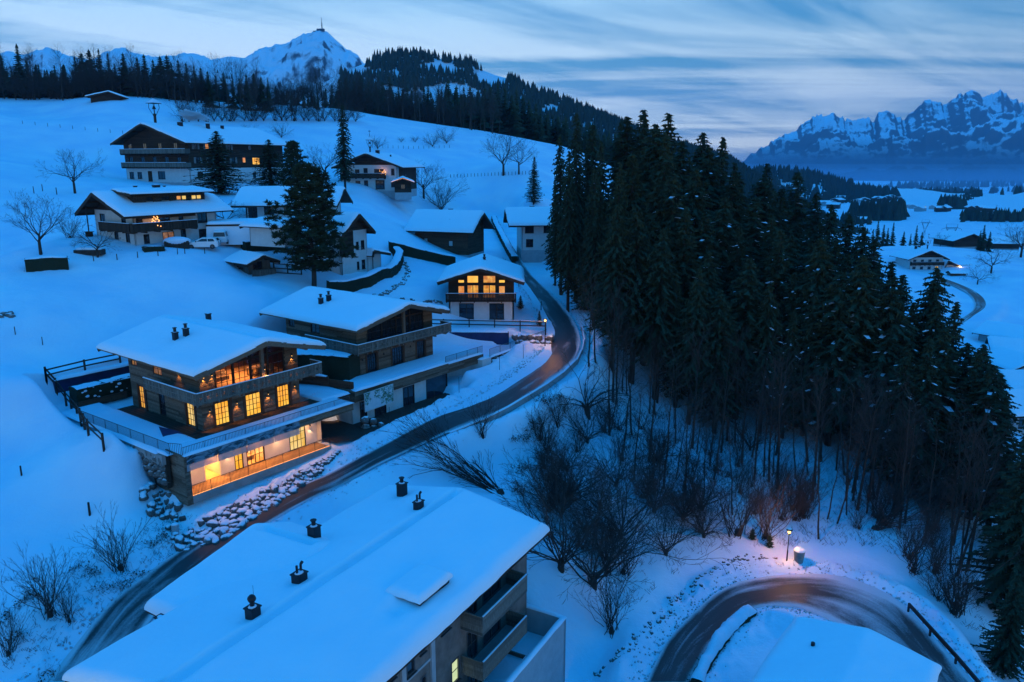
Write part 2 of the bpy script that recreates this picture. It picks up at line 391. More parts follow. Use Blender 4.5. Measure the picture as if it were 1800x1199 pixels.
wood('dark_plank', (.032, .019, .013), (.085, .05, .032), (.018, .012, .009), (1.5, 1.5, 8))
wood('red_plank', (.095, .040, .024), (.16, .075, .042), (.05, .024, .016), (6, 6, 1.2))
wood('grey_plank', (.10, .095, .08), (.25, .23, .19), (.06, .055, .05), (8, 8, 1))
wood('deck_plank', (.30, .17, .08), (.42, .25, .12), (.2, .11, .05), (1, 6, 1))
wood('fence_wood', (.03, .022, .018), (.07, .05, .04), (.02, .015, .012), (4, 4, 1))
def plain(name, c, rough=.7, var=.25, sc=1.5, **k):
    t = NT(name); g = t.noise(sc, 5, .6, t.obj())
    t.bsdf(t.mix(t.ramp(g, [(.3, 0.), (.7, 1.)]), tuple(x * (1 - var) for x in c), c), rough, g, .25, .03, **k)
plain('white_render', (.62, .62, .60), .85, .14)
plain('grey_render', (.42, .43, .44), .85, .2)
plain('pink_render', (.27, .205, .175), .9, .55, 1.0)
plain('concrete', (.30, .30, .29), .9, .3)
plain('dark_metal', (.035, .037, .042), .5, .3, 4, Metallic=.6)
plain('grey_metal', (.12, .125, .13), .5, .3, 4, Metallic=.5)
plain('frame_dark', (.03, .022, .018), .6, .3, 4)
plain('frame_white', (.55, .55, .53), .6, .1, 4)
plain('shutter_pale', (.20, .20, .19), .7, .3, 4)
plain('shutter_green', (.05, .07, .045), .7, .3, 4)
plain('bark', (.062, .050, .042), .95, .5, 5)
plain('pale_bark', (.20, .18, .16), .95, .4, 5)
plain('twig', (.060, .047, .042), .95, .35, 3)
plain('brown_leaf', (.10, .055, .03), .95, .4, 6)
plain('soil', (.05, .038, .03), .95, .4, 3)
plain('hedge_leaf', (.022, .035, .018), .9, .5, 8)
plain('car_white', (.72, .73, .74), .3, .03, 2, spec=.6)
plain('rubber', (.015, .015, .015), .8, .2)
plain('indoor_wall', (.66, .58, .46), .8, .1, .8)
plain('indoor_floor', (.36, .21, .10), .55, .3, 2)
plain('sofa', (.20, .13, .09), .9, .3, 3)
plain('blue_cover', (.018, .035, .11), .7, .4, 1.5)
t = NT('needles')
g = t.noise(.9, 3, .6, t.obj()); r = t.rnd()
t.bsdf(t.mix(g, t.mix(r, (.018, .034, .022), (.034, .054, .030)), (.052, .072, .044)), .9, spec=.08)
t = NT('pine_needles'); g = t.noise(.9, 3, .6, t.obj())
t.bsdf(t.mix(g, (.018, .036, .022), (.045, .065, .035)), .9, spec=.08)
t = NT('far_trees'); g = t.noise(.02, 5, .6, t.pos())
t.bsdf(t.mix(g, (.018, .032, .022), (.045, .06, .04)), .95, spec=.05)
def snow_on(name, c0, c1, lo=.45, hi=.72, sc=2.2, rough=.85):
    t = NT(name); g = t.noise(sc, 6, .6, t.obj()); r = t.rnd()
    c = t.mix(r, c0, c1); c = t.mix(t.ramp(g, [(.35, 0.), (.7, 1.)]), tuple(x * .55 for x in c0), c)
    m = t.ramp(t.math('ADD', t.nz(), t.math('MULTIPLY', t.math('SUBTRACT', g, .5), .5)), [(lo, 0.), (hi, 1.)])
    t.bsdf(t.mix(m, c, (.74, .79, .84)), rough, g, .6, .08)
snow_on('boulder_stone', (.11, .105, .10), (.22, .205, .19), .54, .76)
snow_on('wall_stone', (.14, .135, .13), (.30, .28, .25), .72, .9)
snow_on('snowy_bark', (.06, .05, .042), (.07, .055, .045), .72, .9)
snow_on('metal_cap', (.05, .055, .06), (.07, .07, .07), .8, .95)
t = NT('rock_snow')   # mountains: snow lies where it is not too steep
nz_ = t.nz(); p = t.pos(); g = t.noise(.0065, 10, .72, t.scaled(p, (1, 1, .45))); g2 = t.noise(.0011, 6, .6, p)
m = t.ramp(t.math('ADD', nz_, t.math('ADD', t.math('MULTIPLY', t.math('SUBTRACT', g, .5), 1.1), t.math('MULTIPLY', t.math('SUBTRACT', g2, .5), .5))), [(.74, 0.), (.84, 1.)])
sp_ = t.n('ShaderNodeSeparateXYZ'); t.l(p, sp_.inputs[0]); alt = t.ramp(t.math('MULTIPLY', t.math('ADD', sp_.outputs[2], 200.0), .001), [(.22, 0.), (.48, 1.)]); m = t.math('MULTIPLY', m, alt)
rk = t.mix(alt, (.03, .04, .04), t.mix(g, (.05, .055, .065), (.13, .13, .14)))
t.bsdf(t.mix(m, rk, (.72, .78, .84)), .9, g, .6, 30, spec=.1)
t = NT('alpine_snow'); nz_ = t.nz(); p = t.pos(); g = t.noise(.009, 10, .7, p)
m = t.ramp(t.math('ADD', nz_, t.math('MULTIPLY', t.math('SUBTRACT', g, .5), .9)), [(.55, 0.), (.71, 1.)])
t.bsdf(t.mix(m, (.07, .07, .08), (.74, .79, .85)), .9, g, .5, 20, spec=.1)
t = NT('dark_glass'); g = t.noise(.8, 3, .5, t.obj())
t.bsdf(t.mix(g, (.010, .013, .018), (.03, .04, .055)), .06, spec=.9)
t = NT('painted_reflection_glass'); g = t.noise(.9, 5, .6, t.scaled(t.obj(), (1, 1, 2.2)), 1.2)
t.bsdf(t.mix(t.ramp(g, [(.42, 0.), (.60, 1.)]), (.012, .022, .03), (.17, .25, .30)), .12, spec=.8)  # dark and teal mottling painted into the base colour as a reflection
t = NT('clear_glass')
b1 = t.n('ShaderNodeBsdfTransparent'); b2 = t.n('ShaderNodeBsdfGlossy', ins={'Roughness': .04}); b2.inputs[0].default_value = (.8, .9, 1, 1)
mx = t.n('ShaderNodeMixShader', ins={0: .14}); t.l(b1.outputs[0], mx.inputs[1]); t.l(b2.outputs[0], mx.inputs[2]); t.l(mx.outputs[0], t.o.inputs[0])
t = NT('frosted_glass')
b1 = t.n('ShaderNodeBsdfTransparent'); b2 = t.n('ShaderNodeBsdfPrincipled', ins={'Roughness': .3}); b2.inputs[0].default_value = (.42, .40, .42, 1)
mx = t.n('ShaderNodeMixShader', ins={0: .6}); t.l(b1.outputs[0], mx.inputs[1]); t.l(b2.outputs[0], mx.inputs[2]); t.l(mx.outputs[0], t.o.inputs[0])
def glow(name, c, s, c2=None, s2=None, sc=.9):
    t = NT(name); g = t.noise(sc, 3, .5, t.obj())
    em = t.n('ShaderNodeEmission'); c2 = c2 or c
    t.l(t.mix(t.ramp(g, [(.4, 0.), (.62, 1.)]), c, c2), em.inputs[0]); em.inputs[1].default_value = s
    b = t.n('ShaderNodeBsdfGlossy', ins={'Roughness': .1}); b.inputs[0].default_value = (.05, .05, .06, 1)
    ad = t.n('ShaderNodeAddShader'); t.l(em.outputs[0], ad.inputs[0]); t.l(b.outputs[0], ad.inputs[1]); t.l(ad.outputs[0], t.o.inputs[0])
glow('lit_yellow', (1.0, .40, .03), 1.15, (1, .56, .085), sc=.7)
glow('lit_amber', (.62, .20, .03), .9, (1, .50, .09), sc=1.3)
glow('lit_pale', (.9, .50, .08), .95, (1, .70, .26))
glow('lit_orange', (.85, .27, .06), .8, (1, .45, .14))
glow('lit_green', (.62, .78, .42), .9, (.8, .9, .5))
glow('lit_dim', (.24, .10, .04), .6, (.5, .24, .1), sc=1.6)
glow('bulb', (1, .50, .12), 4)
glow('bulb_street', (1, .52, .14), 5)
glow('fairy', (1, .42, .12), 2.6)
glow('strip_light', (1, .42, .12), 2.2)
# advert board print (a plain picture of houses and trees)
t = NT('board_print'); o = t.obj(); g = t.noise(2.6, 6, .65, t.scaled(o, (1, 1, 1.5)), 1.0); g2 = t.noise(.8, 3, .5, o)
c = t.ramp(g, [(.36, (.03, .06, .07)), (.46, (.10, .22, .12)), (.53, (.30, .45, .50)), (.62, (.62, .70, .72))])
t.bsdf(t.mix(t.ramp(g2, [(.47, 0.), (.5, 1.)]), c, t.mix(g, (.25, .40, .48), (.70, .75, .76))), .4)
# ------------------------------------------------------------------ mesh builder
class MB:
    def __init__(s): s.v = []; s.f = []; s.tone = []; s.mi = []; s.uv = None
    def add(s, vs, fs, tone=None, mi=0):
        b = len(s.v); s.v.extend(vs)
        if tone is None: tone = R_.random()
        for f in fs: s.f.append(tuple(i + b for i in f)); s.tone.append(tone); s.mi.append(mi)
    def box(s, x0, x1, y0, y1, z0, z1, tone=None, mi=0):
        s.add([(x0,y0,z0),(x1,y0,z0),(x1,y1,z0),(x0,y1,z0),(x0,y0,z1),(x1,y0,z1),(x1,y1,z1),(x0,y1,z1)],
              [(3,2,1,0),(4,5,6,7),(0,1,5,4),(1,2,6,5),(2,3,7,6),(3,0,4,7)], tone, mi)
    def prism(s, pts, d, tone=None, mi=0):
        """polygon pts (3D, planar, CCW seen against d) extruded by d"""
        n = len(pts); d = Vector(d)
        vs = [tuple(p) for p in pts] + [tuple(Vector(p) + d) for p in pts]
        fs = [tuple(range(n))[::-1], tuple(range(n, 2 * n))] + [(i, (i + 1) % n, n + (i + 1) % n, n + i) for i in range(n)]
        s.add(vs, fs, tone, mi)
    def beam(s, a, b, w, h, tone=None, mi=0, up=(0, 0, 1)):
        a = Vector(a); b = Vector(b); d = (b - a).normalized(); up = Vector(up)
        sd = d.cross(up)
        if sd.length < 1e-4: sd = d.cross(Vector((1, 0, 0)))
        sd = sd.normalized() * (w / 2); u = sd.cross(d).normalized() * (h / 2)
        vs = [a - sd - u, a + sd - u, a + sd + u, a - sd + u, b - sd - u, b + sd - u, b + sd + u, b - sd + u]
        s.add([tuple(q) for q in vs], [(0,1,2,3),(7,6,5,4),(0,4,5,1),(1,5,6,2),(2,6,7,3),(3,7,4,0)], tone, mi)
    def tube(s, a, b, r0, r1, n=6, tone=None, mi=0, caps=True):
        a = Vector(a); b = Vector(b); d = b - a
        if d.length < 1e-6: return
        d.normalize(); x = d.cross(Vector((0, 0, 1)))
        if x.length < 1e-3: x = Vector((1, 0, 0))
        x.normalize(); y = d.cross(x)
        vs = []
        for c, r in ((a, r0), (b, r1)):
            for i in range(n):
                t = 2 * PI * i / n; vs.append(tuple(c + x * (r * math.cos(t)) + y * (r * math.sin(t))))
        fs = [(i, (i + 1) % n, n + (i + 1) % n, n + i) for i in range(n)]
        if caps: fs += [tuple(range(n))[::-1], tuple(range(n, 2 * n))]
        s.add(vs, fs, tone, mi)
    def ball(s, c, r, n=8, m=5, tone=None, mi=0, sq=(1, 1, 1), jit=0):
        vs = []; fs = []
        for j in range(m + 1):
            ph = PI * j / m
            for i in range(n):
                t = 2 * PI * i / n; k = 1 + (R_.random() - .5) * jit
                vs.append((c[0] + r * k * sq[0] * math.sin(ph) * math.cos(t), c[1] + r * k * sq[1] * math.sin(ph) * math.sin(t), c[2] + r * k * sq[2] * math.cos(ph)))
        for j in range(m):
            for i in range(n): fs.append((j * n + i, (j + 1) * n + i, (j + 1) * n + (i + 1) % n, j * n + (i + 1) % n))
        s.add(vs, fs, tone, mi)
    def mesh(s, name, mats, smooth=False):
        me = bpy.data.meshes.new(name); me.from_pydata([tuple(v) for v in s.v], [], s.f); 
        for m in (mats if isinstance(mats, (list, tuple)) else [mats]): me.materials.append(MAT[m])
        at = me.attributes.new('tone', 'FLOAT', 'FACE'); at.data.foreach_set('value', s.tone)
        me.polygons.foreach_set('material_index', s.mi)
        if smooth: me.polygons.foreach_set('use_smooth', [True] * len(me.polygons))
        me.update(); return me
def link(name, me, parent=None, loc=None, rotz=None, scale=None):
    o = bpy.data.objects.new(name, me); COL.objects.link(o)
    if parent is not None: o.parent = parent
    if loc is not None: o.location = loc
    if rotz is not None: o.rotation_euler = (0, 0, rotz)
    if scale is not None: o.scale = (scale,) * 3 if isinstance(scale, (int, float)) else scale
    return o
def part(name, mb, mats, parent=None, smooth=False, kind=None, label=None):
    if not mb.v: return None
    o = link(name, mb.mesh(name, mats, smooth), parent)
    if kind: o['kind'] = kind
    if label: o['label'] = label
    return o
def tag(o, label, cat, group=None):
    o['label'] = label; o['category'] = cat
    if group: o['group'] = group
    return o
def thing(name, label, cat, loc=(0, 0, 0), rotz=0, group=None):
    o = link(name, None, None, loc, rotz); o.empty_display_size = .3
    return tag(o, label, cat, group)
def grid_mesh(name, X, Y, Z, mats, smooth=True, flip=False):
    nr, nc = X.shape; me = bpy.data.meshes.new(name)
    me.vertices.add(nr * nc); me.vertices.foreach_set('co', np.stack([X, Y, Z], -1).ravel())
    i = np.arange(nr * nc).reshape(nr, nc)
    q = np.stack([i[:-1, :-1], i[:-1, 1:], i[1:, 1:], i[1:, :-1]], -1).reshape(-1, 4)
    if flip: q = q[:, ::-1]
    nf = len(q); me.loops.add(nf * 4); me.loops.foreach_set('vertex_index', q.ravel().astype(np.int32))
    me.polygons.add(nf); me.polygons.foreach_set('loop_start', np.arange(nf) * 4); me.polygons.foreach_set('loop_total', np.full(nf, 4))
    for m in mats: me.materials.append(MAT[m])
    me.update(); me.validate()
    if smooth: me.polygons.foreach_set('use_smooth', [True] * nf)
    return me
# ------------------------------------------------------------------ ground
rows = np.concatenate([np.arange(20, 130, .33), np.geomspace(130, 600, 190)[1:], np.geomspace(600, 14000, 110)[1:]])
cols = np.concatenate([np.linspace(-2.2, -.86, 26)[:-1], np.linspace(-.86, .86, 520), np.linspace(.86, 2.2, 26)[1:]])
GX, GY = np.meshgrid(cols, rows); GX = GX * GY
me = grid_mesh('ground', GX, GY, H(GX, GY), ['snow'])
o = link('ground', me); o['kind'] = 'structure'
# road sheets
def road_mesh(name, rd, snowf, nacross=10):
    n = len(rd); X = np.empty((n, nacross + 1)); Y = X.copy(); Z = X.copy()
    U = np.zeros((n, nacross + 1, 2)); S = np.zeros((n, nacross + 1)); dist = 0
    for i, (a, b) in enumerate(rd):
        if i: dist += ((a + b) / 2 - (rd[i - 1][0] + rd[i - 1][1]) / 2).length
        for j in range(nacross + 1):
            t = j / nacross; q = a.lerp(b, t)
            X[i, j] = q.x; Y[i, j] = q.y; Z[i, j] = q.z + .03 + .03 * math.sin(PI * t)
            U[i, j] = (dist / 4.0, t); S[i, j] = snowf(i / (n - 1), t)
    me = grid_mesh(name, X, Y, Z, ['asphalt'], flip=True)
    uv = me.uv_layers.new(name='UVMap'); vi = np.empty(len(me.loops), np.int32); me.loops.foreach_get('vertex_index', vi)
    uv.data.foreach_set('uv', U.reshape(-1, 2)[vi].ravel())
    at = me.attributes.new('snowy', 'FLOAT', 'POINT'); at.data.foreach_set('value', S.ravel())
    # make sure it faces up
    if sum(p.normal.z for p in me.polygons) < 0: me.flip_normals()
    o = link(name, me); o['kind'] = 'structure'; return o
road_mesh('road', RD1, lambda s, t: .05 + (.9 if s > .74 else 0) + .25 * smooth(.1, .0, s))
road_mesh('lower_road', RD2, lambda s, t: .1 + .75 * math.exp(-((s - .66) / .12) ** 2) * (1 - t) ** 1 + .6 * smooth(.75, 1, s) * (1 - t) ** 2)
road_mesh('farm_track', RD3, lambda s, t: .25)
# ------------------------------------------------------------------ mountains and far hills
def prof(pts, u): 
    return np.interp(u, [p[0] for p in pts], [p[1] for p in pts])
def mountain(name, pts, Yr, depth, z0, mat, rough, nseed, u0, u1, nu=420, nd=150, front=.9, crag=0):
    """a massif whose crest stands Yr metres away; it falls to z0 towards us over `depth` metres and behind"""
    U = np.linspace(u0, u1, nu); D = np.concatenate([np.linspace(-1, 0, nd), np.linspace(0, .6, 24)[1:]])
    UU, DD = np.meshgrid(U, D)
    v = prof(pts, UU); kk = np.tan(TH + np.arctan((v - 599.5) / F)); zc = -kk * Yr
    Y = Yr + DD * depth; X = (UU - 900) / F * (Yr * cT - zc * sT) * (1 + DD * depth / Yr * .75)
    a = np.abs(DD)
    fall = np.where(DD < 0, (1 - a) ** front, 1 - (a / .6) * 1.0)
    Z = z0 + (zc - z0) * fall
    if 0 < crag < 300: zc = zc + (np.abs(vnoise(UU / 6, UU * 0, 51) - .5) * 1.2 + .5 * vnoise(UU / 2.6, UU * 0, 52)) * 13 - 8; Z = z0 + (zc - z0) * fall
    if crag > 300: zc = zc + (np.abs((vnoise(UU / 9, UU * 0, 41) - .5)) + .6 * vnoise(UU / 3.5, UU * 0, 42)) * 75 - 55; Z = z0 + (zc - z0) * fall
    amp = np.clip(a * 5, 0, 1) * np.clip((1 - a) * 3, 0, 1)
    Z = Z + (ridged(X / rough, Y / rough, 6, nseed) - .80) * (zc - z0) * .62 * amp
    if crag: Z = Z + (ridged(X / crag, Y / crag, 5, nseed + 3) - .85) * crag * .55 * np.clip((zc - z0) / 400, .2, 1) * np.clip(1.15 - a, .1, 1) * np.clip(.22 + a * 3, 0, 1)
    me = grid_mesh(name, X, Y, Z, [mat]); o = link(name, me); o['kind'] = 'structure'; return o
mountain('rocky_mountain', [(1150,330),(1240,300),(1290,284),(1330,262),(1370,236),(1400,222),(1430,200),(1450,201),(1470,196),(1485,204),(1500,207),(1520,200),(1535,212),(1545,190),(1558,186),(1575,197),(1590,206),(1605,190),(1625,170),(1640,168),(1660,176),(1680,160),(1700,154),(1712,153),(1730,160),(1757,154),(1775,166),(1800,178),(1850,150),(1950,190),(2100,180),(2300,260),(2500,300)],
         9000, 3600, -190, 'rock_snow', 1500, 4, 1130, 2500, 520, 200, .8, 420)
mountain('snowy_mountain', [(-300,110),(-100,95),(0,88),(40,92),(85,80),(110,92),(160,102),(200,82),(218,80),(240,92),(280,96),(320,92),(340,90),(375,102),(400,96),(430,100),(455,84),(500,72),(530,58),(550,52),(565,49),(578,53),(590,66),(605,80),(630,94),(636,108),(700,128),(800,170),(900,230),(1000,290)],
         4200, 2200, -60, 'alpine_snow', 900, 12, -320, 1010, 420, 130, .75, 130)
HILLP = [(520,175),(600,128),(640,112),(665,100),(690,96),(740,98),(790,106),(830,110),(845,122),(870,132),(900,140),(940,160),(1000,182),(1060,206),(1100,222),(1160,245),(1220,264),(1280,284),(1340,322),(1400,372),(1460,430)]
hill_o = mountain('wooded_hill', HILLP, 1500, 900, -80, 'alpine_snow', 420, 31, 500, 1460, 240, 90, .85)
mountain('lower_hill', [(1280,320),(1340,300),(1400,304),(1440,312),(1500,330),(1540,338),(1600,348),(1700,360)], 2300, 500, -110, 'alpine_snow', 300, 35, 1270, 1700, 120, 50, .8)
mountain('meadow_hill', [(1600,392),(1660,372),(1700,358),(1740,352),(1800,338),(1900,310),(2100,290)], 1500, 500, -72, 'alpine_snow', 300, 37, 1600, 2100, 120, 50, .8)
# ------------------------------------------------------------------ vegetation prototypes
def rv(r): return (R_.random() - .5) * 2 * r
def tri_leaf(mb, p, d, l, w, tone=.5, mi=0):
    d = d.normalized(); s = d.cross(Vector((rv(1), rv(1), rv(1)))).normalized() * w
    mb.add([tuple(p - s), tuple(p + s), tuple(p + d * l)], [(0, 1, 2)], tone, mi)
def make_spruce(seed, H0=22.0, rb=3.3, layers=44, nb=9, bare=.06, shape=.85, droop=.5, lean=.0):
    global R_
    sv = R_; R_ = random.Random(seed)
    cr, tr, sn = MB(), MB(), MB()
    tr.tube((0, 0, -1.2), (0, 0, H0 * .5), .30, .19, 7); tr.tube((0, 0, H0 * .5), (0, 0, H0 * .985), .19, .03, 5)
    for k in range(layers):
        f = k / (layers - 1); z = H0 * (bare + (1 - bare) * (f ** .93)) * .985
        irregular = .8 + .4 * R_.random()
        Lb = (rb * (1 - f) ** shape * irregular + .16)
        n = max(4, int(nb * (1 - .45 * f)))
        if f < .1: Lb *= .55 + 4 * f
        for j in range(n):
            a = 2 * PI * (j + R_.random() * .8) / n + k * 1.3; l = Lb * (.7 + .5 * R_.random())
            dx, dy = math.cos(a), math.sin(a); sdv = Vector((-dy, dx, 0))
            pz = z + rv(.2); pts = []
            m = 5 if l > 1 else 3
            for q in range(m + 1):
                t = q / m; rr = l * t
                pts.append(Vector((dx * rr, dy * rr, pz + l * (.16 * t - droop * t * t + .14 * t ** 4))))
            for q in range(m):
                a0, a1 = pts[q], pts[q + 1]; w = .05 + .20 * l / 3 * (1 - q / m) + .03
                cr.add([tuple(a0 - sdv * w), tuple(a0 + sdv * w), tuple(a1 + sdv * w * .7), tuple(a1 - sdv * w * .7)], [(0, 1, 2, 3)], R_.random())
                for sgn in (-1, 1):
                    for _ in range(2 if l > .8 else 1):
                        p = a0.lerp(a1, R_.random()); tl = (.34 + .5 * R_.random()) * (.55 + .45 * l / 3) * (1.1 - .55 * q / m)
                        d = Vector((dx * .75, dy * .75, -.30 - .55 * R_.random())) + sdv * sgn * (.75 + rv(.3))
                        tri_leaf(cr, p, d, tl, .10 + .07 * R_.random(), R_.random())
                if R_.random() < .55:
                    tri_leaf(cr, a0.lerp(a1, .5), Vector((rv(.3), rv(.3), -1)), .35 + .45 * R_.random(), .13, R_.random())
            tri_leaf(cr, pts[-1] - Vector((dx, dy, 0)) * .12, Vector((dx, dy, -.12)), .34, .08, .5)
            if R_.random() < .11 and f < .93:
                q = R_.randint(1, m - 1); c = pts[q].lerp(pts[q + 1], .4) + Vector((0, 0, .07)); s = (.10 + .22 * R_.random()) * min(1, l / 2 + .3)
                d1 = Vector((dx, dy, -.3)) * s * 1.4; d2 = sdv * s
                sn.add([tuple(c - d1 - d2 * .6), tuple(c + d1 * .9 - d2 * .5), tuple(c + d1 + d2 * .5), tuple(c - d1 * .7 + d2 * .8), tuple(c + Vector((0, 0, s * .45)))],
                       [(0, 1, 4), (1, 2, 4), (2, 3, 4), (3, 0, 4), (3, 2, 1, 0)], .5)
    R_ = sv
    return cr.mesh('crown', 'needles'), tr.mesh('trunk', 'bark', True), sn.mesh('snow_clump', 'snow')
SPR = [make_spruce(1), make_spruce(2, 23, 2.9, 46, 9, .10, .75, .62), make_spruce(3, 22, 3.8, 42, 10, .03, .95, .45), make_spruce(4, 24, 2.6, 48, 8, .16, .7, .7), make_spruce(5, 21, 3.4, 40, 9, .05, 1.05, .35), make_spruce(6, 22, 3.4, 36, 10, .26, .72, .6), make_spruce(7, 20, 3.9, 36, 11, .12, .6, .5)]
SPR_H = [22, 23, 22, 24, 21, 22, 20]
SMALL = make_spruce(9, 8, 2.0, 20, 8, .03, .9, .25)
FAR = []
def far_spruce(seed, Hh=20, r=2.6, n=24, m=7):
    """lighter spruce for the distance: whorls of separate drooping fronds, so the outline stays ragged"""
    global R_
    sv = R_; R_ = random.Random(seed); mb = MB()
    for k in range(n):
        f = k / n; z = Hh * (.08 + .9 * f ** .95); rr = (r * (1 - f) ** .8 + .14) * (.65 + .7 * R_.random())
        for j in range(m):
            a = 2 * PI * (j + R_.random()) / m; q = rr * (.5 + .8 * R_.random()); w = .30 * q + .18; c, s = math.cos(a), math.sin(a)
            mb.add([(0, 0, z + .5), (q * c * .6 - s * w, q * s * .6 + c * w, z - .1 * q), (q * c, q * s, z - .30 * q), (q * c * .6 + s * w, q * s * .6 - c * w, z - .35 * q)], [(0, 1, 2, 3)])
    for j in range(5):
        a = j * 1.257; mb.add([(0, 0, Hh * 1.0), (.42 * math.cos(a), .42 * math.sin(a), Hh * .90), (.42 * math.cos(a + 1.2), .42 * math.sin(a + 1.2), Hh * .9)], [(0, 1, 2)])
    mb.tube((0, 0, -1), (0, 0, Hh * .95), .22, .04, 4, mi=1)
    R_ = sv; return mb.mesh('far_tree', ['needles', 'bark'])
FAR = [far_spruce(20 + i, 20, 2.2 + .35 * i) for i in range(5)]
# bare trees
def grow(mb, p, d, l, r, depth, spread, up, kink=.22, n=2, minr=.012, seglen=3, mi=0, sub=.62, lim=None, twigmi=None):
    segs = seglen; q = p
    for i in range(segs):
        d2 = (d + Vector((rv(kink), rv(kink), rv(kink) + up * .12))).normalized(); e = q + d2 * (l / segs)
        r2 = r * (1 - .32 / segs)
        mb.tube(q, e, r, r2, 5 if r > .07 else 3, None, mi if r > .03 or twigmi is None else twigmi, False); q = e; d = d2; r = r2
        if depth > 0 and i < segs - 1 and R_.random() < .8:
            ax = Vector((rv(1), rv(1), rv(1))).normalized(); nd = (d + ax * spread * 1.1).normalized()
            grow(mb, q, nd, l * sub * (.7 + .5 * R_.random()), max(r * .5, minr), depth - 1, spread, up, kink, n, minr, max(2, segs - 1), mi, sub, lim, twigmi)
    if depth > 0:
        for k in range(n):
            ax = Vector((rv(1), rv(1), rv(1))).normalized(); nd = (d + ax * spread).normalized()
            grow(mb, q, nd, l * sub * (.8 + .4 * R_.random()), max(r * .66, minr), depth - 1, spread, up, kink, n, minr, max(2, segs - 1), mi, sub, lim, twigmi)
def bare_tree(seed, kind):
    global R_
    sv = R_; R_ = random.Random(seed); tr, cr = MB(), MB()
    if kind == 'round':        # 8 m high
        tr.tube((0, 0, -.5), (0, 0, 1.7), .22, .17, 7)
        grow(tr, Vector((0, 0, 1.6)), Vector((0, 0, 1)), 1.0, .16, 0, .5, .5)
        for k in range(7):
            a = 2 * PI * k / 7 + rv(.3); grow(cr, Vector((0, 0, 1.7 + rv(.3) + .1 * k)), Vector((math.cos(a), math.sin(a), .9 + rv(.5))), 2.4, .075, 5, .62, .5, .2, 2, .008, 3, sub=.62)
    elif kind == 'spread':     # broad, 6 m high
        tr.tube((0, 0, -.5), (0, 0, 1.3), .2, .15, 7)
        for k in range(6):
            a = 2 * PI * k / 6 + rv(.3); grow(cr, Vector((0, 0, 1.2 + .12 * k)), Vector((math.cos(a), math.sin(a), .55 + rv(.3))), 2.2, .075, 5, .7, .25, .28, 2, .008, 3, sub=.60)
    elif kind == 'tall':       # 13 m high
        h = 12.5; q = Vector((0, 0, -.6)); d = Vector((rv(.05), rv(.05), 1))
        n = 12
        for i in range(n):
            e = q + (d + Vector((rv(.05), rv(.05), 0))).normalized() * (h / n); r = .15 * (1 - i / n) + .02
            tr.tube(q, e, r, .15 * (1 - (i + 1) / n) + .02, 6, None, 0, False)
            if i >= 3:
                for k in range(3):
                    a = R_.random() * 2 * PI; grow(cr, e, Vector((math.cos(a) * .6, math.sin(a) * .6, 1)), 1.2 + 1.6 * (1 - i / n), .030, 3, .55, .35, .18, 2, .008, 2, sub=.64)
            q = e
    elif kind == 'slim':       # 15 m, few side branches, leaning
        h = 14; q = Vector((0, 0, -.6)); d = Vector((rv(.12), rv(.12), 1)); n = 12
        for i in range(n):
            e = q + (d + Vector((rv(.08), rv(.08), 0))).normalized() * (h / n); r = .13 * (1 - i / n) + .02
            tr.tube(q, e, r, .13 * (1 - (i + 1) / n) + .02, 5, None, 0, False)
            if i >= 4:
                for k in range(2):
                    a = R_.random() * 2 * PI; grow(cr, e, Vector((math.cos(a), math.sin(a), .9)), .9 + 1.0 * R_.random(), .026, 2, .55, .3, .2, 2, .009, 2, sub=.6)
            q = e
    elif kind == 'shrub':      # stems fanning from the ground, 3.5 m
        for k in range(22):
            a = R_.random() * 2 * PI; s = .1 + .6 * R_.random(); grow(cr, Vector((rv(.45), rv(.45), -.2)), Vector((math.cos(a) * s, math.sin(a) * s, 1)), 2.1 + rv(.7), .028, 3, .42, .4, .24, 2, .008, 3, sub=.5)
        tr.tube((0, 0, -.4), (0, 0, .35), .3, .12, 7)
    elif kind == 'clump':      # big old multi-stem bush, 7 m
        tr.tube((0, 0, -.6), (.05, 0, .55), .24, .17, 8)
        for k in range(15):
            a = 2 * PI * k / 15 + rv(.3); s = .35 + 1.0 * R_.random(); grow(cr, Vector((rv(.14), rv(.14), .1 + .5 * R_.random())), Vector((math.cos(a) * s, math.sin(a) * s, 1)), 3.0 + rv(.8), .052, 4, .55, .12, .22, 2, .008, 4, sub=.56)
    elif kind == 'arch':       # drooping shoots, 5 m
        tr.tube((0, 0, -.6), (0, 0, .7), .34, .24, 8)
        for k in range(16):
            a = 2 * PI * k / 16 + rv(.3); s = .5 + .9 * R_.random(); grow(cr, Vector((rv(.2), rv(.2), .6)), Vector((math.cos(a) * s, math.sin(a) * s, 1)), 2.7 + rv(.7), .055, 3, .55, -.9, .16, 2, .011, 4, sub=.55)
    elif kind == 'leany':      # whole bush lying over to one side
        tr.tube((0, 0, -.5), (.25, 0, .25), .3, .2, 7)
        for k in range(14):
            grow(cr, Vector((rv(.3), rv(.2), -.2)), Vector((1.2 + rv(.4), rv(.5), .45 + .5 * R_.random())), 3.6 + rv(.9), .05, 3, .38, -.15, .14, 2, .011, 4, sub=.52)
    elif kind == 'tangle':     # low brambles with dead leaves, 1.2 m
        for k in range(16):
            a = R_.random() * 2 * PI; grow(cr, Vector((rv(.9), rv(.7), -.1)), Vector((math.cos(a), math.sin(a), .8)), .8 + rv(.3), .014, 2, .8, -.6, .35, 1, .008, 3, sub=.6)
        for k in range(60):
            tri_leaf(cr, Vector((rv(.9), rv(.7), .1 + .35 * R_.random())), Vector((rv(1), rv(1), rv(1))), .16, .07, R_.random(), 1)
    R_ = sv
    return (cr.mesh('crown', ['twig', 'brown_leaf']), tr.mesh('trunk', 'bark', True) if tr.v else None)
